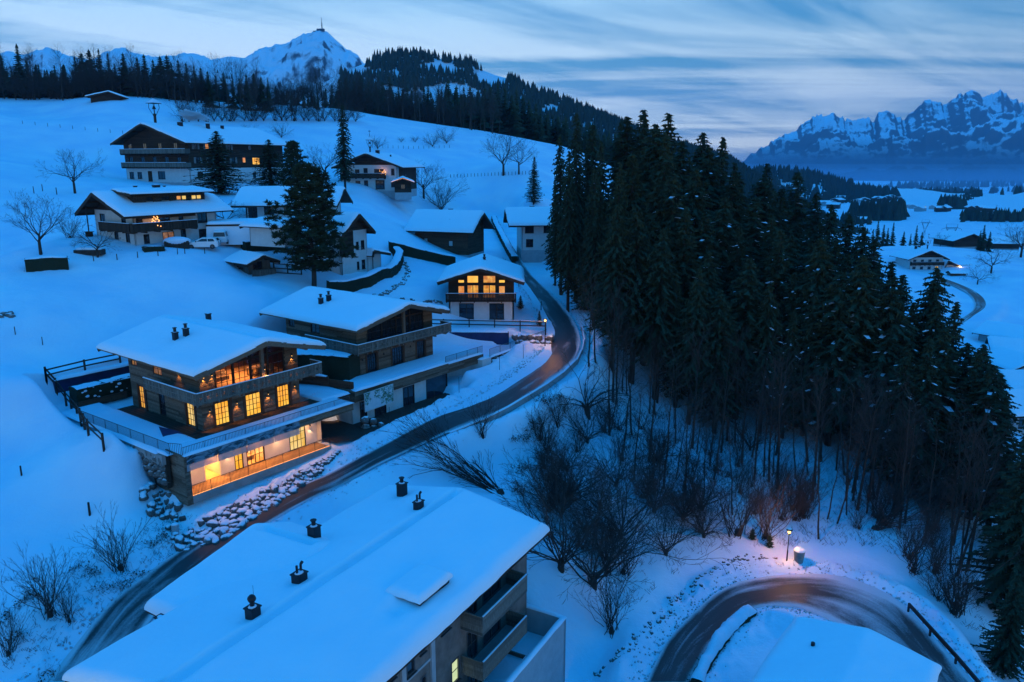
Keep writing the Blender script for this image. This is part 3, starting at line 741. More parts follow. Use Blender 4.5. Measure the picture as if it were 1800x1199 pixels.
KH = {'round': 7.4, 'spread': 5.3, 'tall': 13.4, 'slim': 14.6, 'shrub': 3.6, 'clump': 7.0, 'arch': 5.2, 'leany': 4.2, 'tangle': 1.1}
BT = {k: [bare_tree(100 + 7 * i + j, k) for j in range(3 if k in ('tall', 'slim', 'shrub', 'clump', 'round') else 2)] for i, k in enumerate(KH)}
BASEN = {'round': 'bare_tree', 'spread': 'fruit_tree', 'tall': 'bare_tree', 'slim': 'slender_tree', 'shrub': 'bare_shrub', 'clump': 'old_bush', 'arch': 'arching_bush', 'leany': 'leaning_bush', 'tangle': 'bramble'}
def put_bare(kind, x, y, h, label, cat='tree', group=None, rz=None, z=None, name=None, i=None, tint=None):
    pr = BT[kind][R_.randrange(len(BT[kind])) if i is None else i]; s = h / KH[kind]
    r = thing(name or BASEN[kind], label, cat, (x, y, Hs(x, y) - .05 if z is None else z), R_.random() * 6.28 if rz is None else rz, group)
    r.scale = (s, s, s)
    link('crown' if kind in ('round', 'spread', 'tall', 'slim') else 'branches', pr[0], r)
    if pr[1] is not None: link('trunk', pr[1], r)
    return r
def put_spruce(x, y, h, label, group=None, i=None, snow=True, name='spruce_tree', wide=1.0, z=None):
    i = R_.randrange(7) if i is None else i; s = h / SPR_H[i]; cr, tr, sn = SPR[i]
    r = thing(name, label, 'tree', (x, y, Hs(x, y) if z is None else z), R_.random() * 6.28, group)
    wj = wide * R_.uniform(.8, 1.22); r.scale = (s * wj, s * wj * R_.uniform(.88, 1.12), s); r.rotation_euler = (rv(.025), rv(.025), r.rotation_euler[2])
    link('crown', cr, r); link('trunk', tr, r)
    if snow: o = link('snow_clumps', sn, r); o['kind'] = 'stuff'
    return r
# ------------------------------------------------------------------ the conifer wood right of the road
WG = 'spruces of the dark wood beside the road'
WL = 'tall dark spruce standing among others in the wood right of the winding road'
WS = [(990,240,118),(1018,203,113),(1003,268,108),(1042,222,119),(1062,250,106),(978,330,124),(1012,300,122),(1035,260,122),(1085,214,126),(1108,210,121),(1132,196,118),(1152,222,112),(1184,204,122),(1168,240,108),(1205,252,115),(1236,236,137),(1252,262,128),(1272,245,131),(1285,290,118),(1226,300,105),(1300,305,122),(1120,275,101),(1150,320,98),(1190,310,96),(1355,290,142),(1338,315,124),(1330,350,105),(1402,305,152),(1376,335,128),(1430,340,138),(1360,380,100),(1090,290,98),(1050,300,99),
      (1462,362,132),(1440,395,108),(1490,380,120),(1478,420,99),(1520,402,114),(1545,425,102),(1500,450,92),(1562,462,97),(1422,430,94),(1390,415,97),(1455,465,88),(1530,495,88),(1592,485,94),(1638,502,86),(1612,535,83),(1572,540,82),(1688,536,81),(1664,580,77),(1716,618,75),(1742,645,73),(1640,600,75),(1600,605,76),(1560,580,80),(1270,350,100),(1240,380,95),(1300,400,96),(1210,370,92),(1360,440,92),(1320,460,90),(1480,520,83),(1420,500,86),(1390,480,88),(1765,740,70),(1795,820,62),(1770,700,88),(1180,400,93)]
k_ = 0
for (u, v, Y) in WS:
    p = PY(u, v, Y); g = Hs(p[0], Y); h = p[2] - g
    if h < 6: continue
    lab = WL
    if k_ == 0: lab = WL
    put_spruce(p[0], Y, h * 1.02, WL, WG, wide=1.65 if u > 1090 else 1.05, snow=(u > 1180), i=None if u > 1070 else 3); k_ += 1
for (u, v, h, i) in [(1075, 650, 19, 5), (1110, 672, 20, 5), (1150, 700, 20, 5), (1185, 715, 17, 1), (1210, 745, 21, 5), (1255, 760, 19, 6), (1292, 735, 22, 5), (1335, 760, 20, 5), (1375, 770, 18, 1), (1410, 765, 21, 5), (1450, 775, 19, 6), (1490, 790, 20, 5), (1530, 800, 19, 5), (1570, 815, 17, 1), (1605, 822, 19, 5), (1640, 835, 18, 5), (1668, 850, 17, 6), (1700, 875, 17, 5), (1722, 905, 15, 5), (1130, 640, 20, 6), (1230, 690, 21, 5), (1390, 720, 21, 6), (1510, 750, 20, 5), (1600, 780, 19, 6)]:
    x_, y_, z_ = G(u, v); put_spruce(x_, y_, h * R_.uniform(.78, 1.12), WL, WG, i=i, wide=1.3, snow=(u > 1300))
rr = random.Random(3)
n_ = 0
while n_ < 76:
    Y = rr.uniform(84, 165); u = rr.uniform(1010, 1720); x = (u - 900) / F * Y
    # keep behind the front line of the wood
    front = np.interp(u, [985, 1100, 1250, 1400, 1550, 1700], [106, 97, 92, 86, 80, 78])
    if Y < front + 3: continue
    back = np.interp(u, [985, 1250, 1450, 1720], [165, 165, 145, 100])
    if Y > back: continue
    vt = np.interp(u, [985, 1130, 1200, 1300, 1430, 1540, 1640, 1720], [330, 300, 330, 360, 400, 480, 570, 690]) + rr.uniform(0, 70)
    p = PY(u, vt, Y); g = Hs(p[0], Y); h = p[2] - g
    if h < 9 or h > 36: continue
    put_spruce(p[0], Y, h, WL, WG, wide=1.55, snow=(u > 1200)); n_ += 1
put_spruce(*PY(1800, 900, 56)[:2], 17, 'dark spruce at the right edge of the picture leaning over the lower road', None, 0, wide=1.7, snow=False)
put_spruce(*PY(1782, 1060, 49)[:2], 8, 'low wide spruce below the lower road in the bottom right corner', None, 2, wide=1.8, snow=False)
put_spruce(*PY(1830, 800, 66)[:2], 20, 'spruce cut by the right edge just above the corner spruce', None, 4, wide=1.6)
# single conifers
x, y, z = G(938, 358); r = put_spruce(x, y, 10.5, 'young free-standing spruce beside the snowy roof above the road', None, 4, wide=1.25)
for (u, v, Y, h, lab) in [(388, 345, 148, 11.5, 'broad dark spruce in front of the long farmhouse, the left one'), (478, 345, 150, 10.5, 'bushy dark spruce before the barn end of the long farmhouse')]:
    x, yy, z = PY(u, v, Y); put_spruce(x, Y, h, lab, None, 2, wide=3.0)
x, y, z = G(607, 338); r = put_spruce(x, y, 18.5, 'thin ragged larch in front of the white and brown farmhouse', None, 3, name='larch_tree', wide=1.15)
def far_fill(name, items, label):
    mb = MB(); vs_ = []
    for (u, vt, Y, w) in items:
        p = PY(u, vt, Y); g = Hs(p[0], Y); h = max(p[2] - g, 5); s = h / 20; me = FAR[R_.randrange(5)]; a = R_.random() * 6.28; ca, sa = math.cos(a) * s * w, math.sin(a) * s * w
        mb.add([(p[0] + v.co.x * ca - v.co.y * sa, Y + v.co.x * sa + v.co.y * ca, g - .3 + v.co.z * s) for v in me.vertices], [tuple(f.vertices) for f in me.polygons])
    o = part(name, mb, 'needles'); o['kind'] = 'stuff'; o['label'] = label; return o
# tree rows on the crest (far): each tree its own object
def put_far(u, vt, Y, group, label, w=1.0, name='spruce_tree'):
    p = PY(u, vt, Y); g = Hs(p[0], Y); h = max(p[2] - g, 5)
    o = link(name, FAR[R_.randrange(5)], None, (p[0], Y, g - .3), R_.random() * 6.28); s = h / 20; o.scale = (s * w, s * w, s)
    return tag(o, label, 'tree', group)
rr = random.Random(11)
LT = [(-30,90),(0,95),(28,76),(45,105),(62,112),(95,122),(110,118),(130,98),(142,92),(155,86),(172,84),(188,92),(200,110),(215,92),(228,118),(240,100),(252,95),(268,104),(280,98),(292,96),(300,108),(312,104),(326,110),(340,115),(352,118),(364,124),(378,132),(392,128),(408,140),(420,136),(432,130),(445,128),(458,134),(470,138),(484,150),(35,110),(78,128)]
for u, vt in LT:
    put_far(u, vt - 2, rr.uniform(268, 300), 'spruces of the tree line on the left crest', 'dark spruce in the dense tree line along the left crest of the hill', rr.uniform(1.2, 2.0))
IT = []
for i in range(150):
    u = rr.uniform(-60, 560); vt = np.interp(u, [0, 130, 250, 350, 420, 500], [122, 114, 122, 142, 158, 168]) + rr.uniform(-8, 12)
    IT.append((u, vt, rr.uniform(272, 325), 1.6))
far_fill('crest_forest', IT, 'dense dark conifers filling the tree line on the left crest')
MT = [(572,152),(583,146),(595,136),(608,132),(622,138),(634,128),(648,140),(660,138),(672,140),(684,132),(700,150),(715,148),(730,150),(745,152),(752,142),(770,152),(785,142),(788,136),(802,148),(815,150),(826,148),(840,156),(852,150),(862,148),(875,142),(888,150),(900,162),(908,154),(920,166),(930,172),(942,178),(950,190),(962,206),(972,200),(985,215)]
for u, vt in MT:
    put_far(u, vt, rr.uniform(335, 360), 'spruces of the tree line behind the right crest', 'dark spruce in the wood behind the right-hand crest below the wooded hill', 1.35)
IT = []
for i in range(150):
    u = rr.uniform(560, 1085); vt = np.interp(u, [560, 700, 860, 960, 1085], [162, 162, 170, 200, 235]) + rr.uniform(-10, 14)
    IT.append((u, vt, rr.uniform(322, 385), 1.5))
far_fill('crest_forest', IT, 'dense dark conifers behind the right-hand crest below the wooded hill')
for i in range(90):   # bare broadleaf trees along the edge of that wood
    u = rr.uniform(0, 480) if i % 2 else rr.uniform(560, 900); Y = rr.uniform(262, 275) if i % 2 else rr.uniform(300, 318)
    x = (u - 900) / F * Y / .985; put_bare('tall', x, Y, rr.uniform(11, 17), 'grey leafless tree at the edge of the dark wood along the crest', 'tree', 'leafless trees along the crest wood')
# wooded hill: forest mass as one object of small cones
def forest_mass(name, pts, n, Yr, jit, hmin, hmax, label, seed):
    rr = random.Random(seed); mb = MB()
    dg = bpy.context.evaluated_depsgraph_get()
    for (x, y, z) in pts:
        h = rr.uniform(hmin, hmax); r = h * rr.uniform(.24, .34); a0 = rr.random() * 6
        for lv, (zb, zt, f) in enumerate(((0, .62, 1), (.32, 1, .66))):
            vs = [(x + rv(.3), y, z + h * zt)]
            for j in range(5):
                a = a0 + j * 1.2566 + lv; q = r * f * rr.uniform(.7, 1.25); vs.append((x + q * math.cos(a), y + q * math.sin(a), z + h * zb - rr.random() * h * .06))
            mb.add(vs, [(0, 1 + j, 1 + (j + 1) % 5) for j in range(5)])
    o = part(name, mb, 'far_trees'); o['kind'] = 'stuff'; o['label'] = label; return o
def mesh_pts(ob, n, seed, keep):
    me = ob.data; nv = len(me.vertices); co = np.empty(nv * 3); me.vertices.foreach_get('co', co); co = co.reshape(-1, 3)
    rs = np.random.RandomState(seed); nc = int(round((ob['nc']))) ; nr = nv // nc; g = co.reshape(nr, nc, 3)
    res = []
    while len(res) < n:
        i = rs.rand(4000) * (nr - 1.01); j = rs.rand(4000) * (nc - 1.01); ii = i.astype(int); jj = j.astype(int); fi = (i - ii)[:, None]; fj = (j - jj)[:, None]
        p = (g[ii, jj] * (1 - fj) + g[ii, jj + 1] * fj) * (1 - fi) + (g[ii + 1, jj] * (1 - fj) + g[ii + 1, jj + 1] * fj) * fi
        for q in p:
            if len(res) >= n: break
            u, v = px_of(*q)
            if -40 < u < 1850 and keep(u, v, q): res.append(tuple(q))
    return res
hill_o['nc'] = 240
clear = [(625,118,24,10),(640,108,20,8),(632,128,30,8),(772,118,26,8),(795,124,16,5),(865,138,24,16),(735,172,46,14),(790,158,40,10),(815,165,26,12),(968,192,14,5),(1045,222,8,4),(690,160,20,8)]
def keep_hill(u, v, q):
    w = fbm(np.array(q[0] / 60), np.array(q[1] / 60), 3, 77) * 1.6
    for a, b, c, d in clear:
        if ((u - a) / c) ** 2 + ((v - b) / d) ** 2 < 1 + w: return False
    return u > 598
forest_mass('hill_forest', mesh_pts(hill_o, 24000, 5, keep_hill), 0, 0, 0, 13, 19, 'dense spruce forest covering the rounded hill with small snowy clearings', 6)
lo = bpy.data.objects['lower_hill']; lo['nc'] = 120
forest_mass('ridge_forest', mesh_pts(lo, 3800, 8, lambda u, v, q: fbm(np.array(q[0] / 150), np.array(q[1] / 150), 3, 5) > -.02), 0, 0, 0, 16, 30, 'dark forest on the low ridge above the misty valley', 9)
# horn: dark tree patches
ho = bpy.data.objects['snowy_mountain']; ho['nc'] = 420
def kh(u, v, q):
    n = float(fbm(np.array(q[0] / 300), np.array(q[1] / 300), 4, 9)); t = (v - np.interp(u, [0, 150, 300, 400, 500, 640], [98, 110, 112, 120, 128, 140]))
    return (t > 0 and n > .09) or (t > 30 and n > .02)
forest_mass('alpine_pines', mesh_pts(ho, 2600, 4, kh), 0, 0, 0, 16, 26, 'scattered dark pine patches on the snowy slopes below the pointed summit', 2)
# valley copses: groups of dark trees on the plain to the right
def copse(name, box, n, label, hm=(12, 20), seed=1, cond=None):
    rr = random.Random(seed); pts = []
    while len(pts) < n:
        u = rr.uniform(box[0], box[2]); v = rr.uniform(box[1], box[3])
        if cond and not cond(u, v): continue
        pts.append(G(u, v, 300))
    return forest_mass(name, pts, 0, 0, 0, hm[0], hm[1], label, seed)
copse('valley_wood', (1495, 372, 1590, 388), 260, 'dark block of spruces on the valley floor beyond the wood', (14, 24), 3)
copse('valley_wood', (1650, 350, 1725, 368), 260, 'long dark strip of forest on the slope above the far village', (14, 26), 4, lambda u, v: abs(v - (372 - (u - 1650) * .25)) < 6)
copse('valley_wood', (1430, 338, 1560, 352), 240, 'thin belt of trees before the mist at the foot of the mountains', (20, 36), 5)
copse('valley_wood', (1690, 384, 1800, 390), 110, 'row of trees crossing the white meadows at the right edge', (10, 15), 7)
copse('valley_wood', (1560, 322, 1800, 334), 200, 'dim dark belts of trees fading in the mist of the valley', (25, 40), 11, lambda u, v: abs(v - 328 + (u - 1680) * .02) < 2.5)
copse('valley_wood', (1600, 336, 1800, 346), 260, 'dark wooded slope rising at the right edge of the valley', (18, 30), 12, lambda u, v: fbm(np.array(u / 22.), np.array(v / 5.), 3, 5) > 0)
copse('valley_wood', (1480, 385, 1530, 398), 70, 'small dark grove left of the power pylons', (10, 15), 8)
VT = [(1600,402,2,'spruce'),(1615,398,2,'s'),(1580,396,2,'s'),(1560,392,2,'s')]
for (u, vb, Y, vt) in [(1555,432,330,392),(1572,433,335,388),(1545,433,325,385),(1562,434,320,398),(1590,434,330,404),(1602,432,328,408),(1613,434,322,393),(1622,434,330,405),(1536,432,330,400),(1732,443,310,392),(1725,444,315,402),(1742,446,310,404)]:
    p = PY(u, vt, Y); g = Hs(p[0], Y); o = link('spruce_tree', FAR[R_.randrange(5)], None, (p[0], Y, g - .5)); s = max(6, p[2] - g) / 20; o.scale = (s * 1.3, s * 1.3, s)
    tag(o, 'dark spruce standing behind the snowy knoll of the right-hand farm', 'tree', 'spruces behind the right-hand knoll')
for (u, Y, h, lab) in [(1782,300,16,'large round leafless tree behind the knoll at the right edge'),(1640,330,6,'bushy leafless tree left of the power pylon'),(1795,290,13,'leafless tree cut by the right edge of the picture')]:
    x = (u - 900) / F * Y / .985; put_bare('round', x, Y, h, lab)
# ------------------------------------------------------------------ leafless trees and bushes of the gully
GG = 'leafless trees of the gully'
def base(kind, u, v, h, lab=None, group=None, **k):
    x, y, z = G(u, v); return put_bare(kind, x, y, h, lab or 'thin leafless tree in the gully between the two roads', 'bush' if kind in ('shrub', 'clump', 'arch', 'leany', 'tangle') else 'tree', group if lab else (group or GG), z=z - .05, **k)
base('arch', 1032, 728, 6.2, 'old bush with a thick stump and arching shoots just below the road bend')
base('clump', 1042, 1030, 10.5, 'largest many-stemmed old tree spreading in front of the flat-roofed building corner')
base('clump', 985, 1000, 9, 'crowded bare tree right behind the corner of the big snowy roof')
base('clump', 1090, 945, 8.5, 'wide tangled bare tree in the middle of the gully')
base('clump', 1150, 900, 7, 'bare tangled bush right of the widest gully tree')
base('clump', 1000, 880, 7.5, 'bare tree with dense twigs above the corner of the big roof')
base('clump', 1170, 975, 6, 'dense low tangle of twigs at the foot of the gully')
base('leany', 885, 868, 6.2, 'bush lying over towards the road behind the snowy roof ridge', rz=PI * .9)
base('leany', 840, 832, 4.5, 'low bush bent over the snow just below the road edge', rz=PI * .8)
base('shrub', 1297, 940, 6.0, 'fan of upright shoots left of the lit street lamp by the lower road')
base('shrub', 1345, 945, 5.0, 'slender upright shoots right behind the lower street lamp')
base('shrub', 1148, 868, 5, 'upright shoots from one stool in mid gully')
base('shrub', 848, 764, 2.8, 'small fan of twigs on the snow at the lower edge of the road')
base('shrub', 1605, 1005, 4.2, 'round leafless shrub beside the end of the lower bend')
base('shrub', 1680, 1068, 5.5, 'large fan of shoots with snow clumps right of the lower road')
base('shrub', 1075, 1110, 4.0, 'shrub on the slope above the lower road, left of the bend')
base('leany', 1533, 930, 4.6, 'single bush bowed to the right on the open snow behind the bend', rz=.2)
base('shrub', 1640, 930, 5, 'leafless bush in the hollow at the forest edge on the right')
base('slim', 1470, 920, 9, 'dark leaning trunk nearest the lit planter by the lower road', None, name='slender_tree')
base('slim', 1440, 948, 9.5, 'pair-like thin tree left of the leaning trunk by the planter')
rr = random.Random(27)
for i in range(15):
    u = rr.uniform(960, 1330); v = rr.uniform(np.interp(u, [960, 1330], [760, 790]), np.interp(u, [960, 1100, 1330], [900, 1010, 920])); base('clump', u, v, rr.uniform(3.2, 6.5), 'tangled many-stemmed bush of the gully', 'tangled bushes of the gully')
rr = random.Random(22)
for i in range(70):
    u = rr.uniform(-20, 560) if i % 3 else rr.uniform(560, 800); x = (u - 900) / F * 268 / .985; Y_ = np.interp(u, [0, 300, 560, 800], [266, 270, 292, 325]); x = (u - 900) / F * Y_ * 1.0; put_bare('clump', x, Y_, rr.uniform(8, 13), 'rounded grey leafless bush-like tree along the foot of the crest wood', 'tree', 'rounded leafless trees along the crest wood', name='bare_tree')
rr = random.Random(21)
for i in range(92):
    u = rr.uniform(1030, 1700); lo_, hi_ = np.interp(u, [1030, 1100, 1250, 1400, 1550, 1700], [610, 680, 740, 800, 830, 870]), np.interp(u, [1030, 1100, 1250, 1400, 1550, 1700], [700, 850, 900, 925, 900, 1050])
    v = rr.uniform(lo_, hi_); base('slim' if i % 3 else 'tall', u, v, rr.uniform(7.5, 13.5))
for i in range(62):
    u = rr.uniform(940, 1720); lo_, hi_ = np.interp(u, [940, 1100, 1250, 1400, 1550, 1720], [690, 740, 800, 850, 850, 900]), np.interp(u, [940, 1100, 1250, 1400, 1550, 1720], [900, 1060, 950, 930, 930, 1150])
    v = rr.uniform(lo_, hi_); base('shrub', u, v, rr.uniform(1.8, 4.2), 'small leafless shrub on the snow of the gully', 'small shrubs of the gully')
for i in range(46):
    u = rr.uniform(900, 1300); v = rr.uniform(690 + max(0, (u - 1030)) * .3, 960); base('tangle', u, v, rr.uniform(.7, 1.3), 'low brown bramble poking out of the gully snow', 'brambles of the gully')
# roadside bushes bottom left
base('shrub', 212, 1000, 3.8, 'larger of the two twiggy bushes on the bank of the upper road')
base('shrub', 88, 1082, 3.6, 'twiggy bush on the road bank nearer the left edge'); base('shrub', 122, 1092, 2.2, 'low twiggy bush joined to the bank bush near the left edge')
base('shrub', 15, 1150, 2.6, 'bush cut by the left edge in the bottom corner')
for u, v in [(180,1035),(160,1010),(140,1000),(60,1045),(45,1060),(30,1120),(75,1190),(240,1010),(268,955),(290,940),(10,1090),(215,1030)]:
    base('tangle', u, v, .8, 'dry bramble with dead leaves on the bank of the upper road', 'brambles on the road bank')
base('round', 72, 447, 7.2, 'round-crowned leafless tree behind the clipped hedge at the left edge')
base('spread', 172, 452, 4.2, 'small fruit tree in front of the villa with the light tree')
base('round', 132, 340, 8.2, 'slender leafless tree on the slope left of the villa roof')
base('round', 885, 308, 12.0, 'larger leafless tree of the pair on the open slope'); base('round', 912, 306, 9.5, 'smaller leafless tree of the pair on the open slope')
base('clump', 775, 372, 10, 'big rounded bush between the farmhouse and the dark barn house'); base('round', 745, 350, 11, 'bare tree behind the little hut with the light chain')
base('round', 573, 318, 9, 'bare tree left of the ragged larch'); base('spread', 395, 400, 4.5, 'small bare tree behind the villa')
base('tall', 497, 212, 15, 'tallest leafless tree in the shrub row on the crest', z=None) if False else None
rr = random.Random(41)
for i in range(24):
    u = 322 + i * 13.2 + rr.uniform(-4, 4); v = np.interp(u, [320, 500, 640], [214, 212, 214])
    x, y, z = G(u, v); put_bare('clump' if i % 3 else 'shrub', x, y, rr.uniform(5.0, 7.5) * (1.5 if i == 13 else 1), 'leafless shrub in the row across the snowy crest', 'shrub', 'shrub row across the crest', name='row_shrub', z=z)
for u, v, h in [(760,258,5),(785,252,6),(664,262,4.5),(495,242,5),(440,240,4),(730,250,2.5),(705,250,2)]:
    base('clump', u, v, h, 'solitary bush on the open slope below the crest', 'solitary bushes on the open slope')
base('spread', 1742, 480, 9, 'gnarled spreading tree right of the right-hand farm'); base('spread', 1718, 500, 6, 'small faint tree beside the shed of the right-hand farm')
# broad pine by the white house
def make_pine():
    global R_
    sv = R_; R_ = random.Random(77); tr, cr, sn = MB(), MB(), MB(); Hh = 17.0
    q = Vector((0, 0, -.6))
    for i in range(10):
        e = Vector((rv(.12), rv(.12), -.6 + (Hh - .3) * (i + 1) / 10)); tr.tube(q, e, .30 * (1 - i / 10.5) + .03, .30 * (1 - (i + 1) / 10.5) + .03, 7, None, 0, False); q = e
    for k in range(95):
        f = .14 + .86 * (k / 95); z = Hh * f; prof_ = 4.5 * math.sin(min(1, (1.06 - f) * 1.55) * PI / 2) ** .8 * (.65 if f < .22 else 1)
        a = k * 2.4 + rv(.3); l = prof_ * (.55 + .55 * R_.random()); p0 = Vector((0, 0, z)); d = Vector((math.cos(a), math.sin(a), .12 + .35 * f)); prev = p0
        m = 5
        for j in range(m):
            t = (j + 1) / m; p = p0 + d * (l * t) + Vector((rv(.15), rv(.15), rv(.15) - .25 * t * t * l * .3)); tr.tube(prev, p, .07 * (1 - j / m) + .012, .07 * (1 - (j + 1) / m) + .012, 4, None, 0, False)
            if j > 0:
                for c in range(4):
                    cc = p + Vector((rv(.6), rv(.6), rv(.3))); tr.tube(p, cc, .02, .01, 3, None, 0, False)
                    for _ in range(22):
                        dd = Vector((rv(1), rv(1), rv(.8) + .35)); tri_leaf(cr, cc + dd * .10, dd, .36 + .18 * R_.random(), .085, R_.random())
                    if R_.random() < .10:
                        s = .16; sn.add([tuple(cc + Vector(w) * s + Vector((0, 0, .2))) for w in ((-1, -1, 0), (1, -1, 0), (1, 1, 0), (-1, 1, 0), (0, 0, .8))], [(0, 1, 4), (1, 2, 4), (2, 3, 4), (3, 0, 4), (3, 2, 1, 0)], .5)
            prev = p
    R_ = sv; return cr.mesh('crown', 'pine_needles'), tr.mesh('trunk', 'bark', True), sn.mesh('snow_clumps', 'snow')
PINE = make_pine()
x, y, z = G(552, 503)
r = thing('pine_tree', 'large bushy dark pine in front of the white house with the porch', 'tree', (x, y, z), 1.0)
for n_, m_ in zip(('crown', 'trunk', 'snow_clumps'), PINE): o = link(n_, m_, r); 
o['kind'] = 'stuff'; r.scale = (1.08, 1.08, .88)
x, y, z = G(520, 360); r = thing('pine_tree', 'smaller dark pine behind the large one, top left of it', 'tree', (x, y, z), 2.0); r.scale = (.62,) * 3
for n_, m_ in zip(('crown', 'trunk', 'snow_clumps'), PINE): o = link(n_, m_, r)
o['kind'] = 'stuff'
# ------------------------------------------------------------------ building toolkit (local frame: x along the front, y into the depth, z up)
def ulen(o, ang, u):
    """length along direction ang from o that ends at picture column u (surveying helper)"""
    c, s = math.cos(ang), math.sin(ang); m = (u - 900) / F
    return (m * (o[1] * cT - o[2] * sT) - o[0]) / (c - m * s * cT)
class Wall:
    def __init__(s, a, b):
        s.a = Vector((a[0], a[1])); s.b = Vector((b[0], b[1])); s.L = (s.b - s.a).length; s.d = (s.b - s.a).normalized(); s.n = Vector((s.d.y, -s.d.x))
    def p(s, t, o, z): q = s.a + s.d * t + s.n * o; return (q.x, q.y, z)
    def box(s, mb, t0, t1, o0, o1, z0, z1, tone=None, mi=0):
        mb.add([s.p(t0,o1,z0), s.p(t1,o1,z0), s.p(t1,o0,z0), s.p(t0,o0,z0), s.p(t0,o1,z1), s.p(t1,o1,z1), s.p(t1,o0,z1), s.p(t0,o0,z1)],
               [(3,2,1,0),(4,5,6,7),(0,1,5,4),(1,2,6,5),(2,3,7,6),(3,0,4,7)], tone, mi)
def cladding(mb, w, z0, z1, op=(), row=.2, thick=.14, top=None, plank=True, mi=0, split=3.2, vertical=False, t0=0, t1=None):
    """rows of boards with real joints; openings (t, z, w, h) left free; top(t) clips to a gable"""
    t1 = w.L if t1 is None else t1
    if vertical:
        n = max(1, int((t1 - t0) / row)); 
        for i in range(n):
            a, b = t0 + (t1 - t0) * i / n, t0 + (t1 - t0) * (i + 1) / n; mid = (a + b) / 2; zt = min(z1, top(mid)) if top else z1; segs = [(z0, zt)]
            for (ot, oz, ow, oh) in op:
                if ot - .01 < mid < ot + ow + .01:
                    ns = []
                    for p, q in segs:
                        if oz > p: ns.append((p, min(q, oz)))
                        if oz + oh < q: ns.append((max(p, oz + oh), q))
                    segs = ns
            for p, q in segs:
                if q - p > .03: w.box(mb, a + .008, b - .008, -thick, R_.random() * .02, p, q, None, mi)
        return
    zs = [z0]
    if plank:
        while zs[-1] < z1 - .02: zs.append(min(z1, zs[-1] + row))
    else:
        zs = sorted(set([z0, z1] + [z for o in op for z in (o[1], o[1] + o[3]) if z0 < z < z1]))
    for za, zb in zip(zs[:-1], zs[1:]):
        zm = (za + zb) / 2; lo, hi = t0, t1
        if top:
            N = 80; ok = [t0 + (t1 - t0) * i / N for i in range(N + 1) if top(t0 + (t1 - t0) * i / N) >= zm]
            if not ok: continue
            lo, hi = ok[0], ok[-1]
        segs = [(lo, hi)]
        for (ot, oz, ow, oh) in op:
            if oz < zm < oz + oh:
                ns = []
                for p, q in segs:
                    if ot >= q or ot + ow <= p: ns.append((p, q)); continue
                    if ot > p: ns.append((p, ot))
                    if ot + ow < q: ns.append((ot + ow, q))
                segs = ns
        for p, q in segs:
            if q - p < .03: continue
            if plank:
                t = p
                while t < q - .01:
                    e = min(q, t + split * (.6 + .8 * R_.random()))
                    if q - e < .5: e = q
                    w.box(mb, t + .004, e - .004, -thick, .006 + R_.random() * .022, za + .004, zb - .004, None, mi); t = e
            else: w.box(mb, p, q, -thick, 0, za, zb, .5, mi)
def window(par, w, t, z, ww, hh, pane='dark_glass', cols=2, rows=2, frame='frame_dark', recess=.07, fw=.06, mull=.035, shut=None, sill=False, name='window', label=None, deep=.1):
    mb = MB()
    for (a, b, c, d) in ((t, t + ww, z, z + fw), (t, t + ww, z + hh - fw, z + hh), (t, t + fw, z + fw, z + hh - fw), (t + ww - fw, t + ww, z + fw, z + hh - fw)):
        w.box(mb, a, b, -recess - .05, .035 - recess * .2, c, d)
    for i in range(1, cols):
        x = t + fw + (ww - 2 * fw) * i / cols; k = mull * (1.8 if cols % 2 == 0 and i == cols // 2 else 1); w.box(mb, x - k / 2, x + k / 2, -recess - .03, -recess + .03, z + fw, z + hh - fw)
    for j in range(1, rows):
        y = z + fw + (hh - 2 * fw) * j / rows; w.box(mb, t + fw, t + ww - fw, -recess - .028, -recess + .026, y - mull / 2, y + mull / 2)
    if sill: w.box(mb, t - .06, t + ww + .06, 0, .12, z - .05, z - .005)
    o = part(name, mb, frame, par, label=label)
    pm = MB(); w.box(pm, t + fw, t + ww - fw, -recess - .012, -recess - .002, z + fw, z + hh - fw); part('pane', pm, pane, o)
    if shut:
        for sgn in (0, 1):
            sm = MB(); x0 = t - ww * .52 if sgn == 0 else t + ww + .02; w.box(sm, x0, x0 + ww * .5, .02, .06, z, z + hh); part('shutter', sm, shut, o)
    return o
def wall_lamp(par, w, t, z, power=9, col=(1, .40, .07), off=.16, spot=True):
    mb = MB(); c = w.p(t, off, z); mb.tube(w.p(t, 0, z + .12), w.p(t, off, z + .12), .02, .02, 5); mb.tube((c[0], c[1], z + .22), (c[0], c[1], z), .045, .075, 8); o = part('wall_lamp', mb, 'dark_metal', par)
    bb = MB(); bb.ball((c[0], c[1], z - .01), .045, 6, 4); part('bulb', bb, 'bulb', o)
    ld = bpy.data.lights.new('wall_lamp_light', 'SPOT'); ld.energy = power * 13; ld.color = col; ld.spot_size = rad(74); ld.spot_blend = .5; ld.shadow_soft_size = .04
    l = link('lamp_light', ld, o); l.location = (c[0], c[1], z - .07); n = w.n
    return o
def area_light(par, loc, size, power, col=(1, .55, .22), rot=(0, 0, 0), name='ceiling_light', sy=None):
    ld = bpy.data.lights.new(name, 'AREA'); ld.energy = power * 5; ld.color = col; ld.size = size; ld.spread = rad(115)
    if sy: ld.shape = 'RECTANGLE'; ld.size_y = sy
    l = link(name, ld, par); l.location = loc; l.rotation_euler = rot; return l
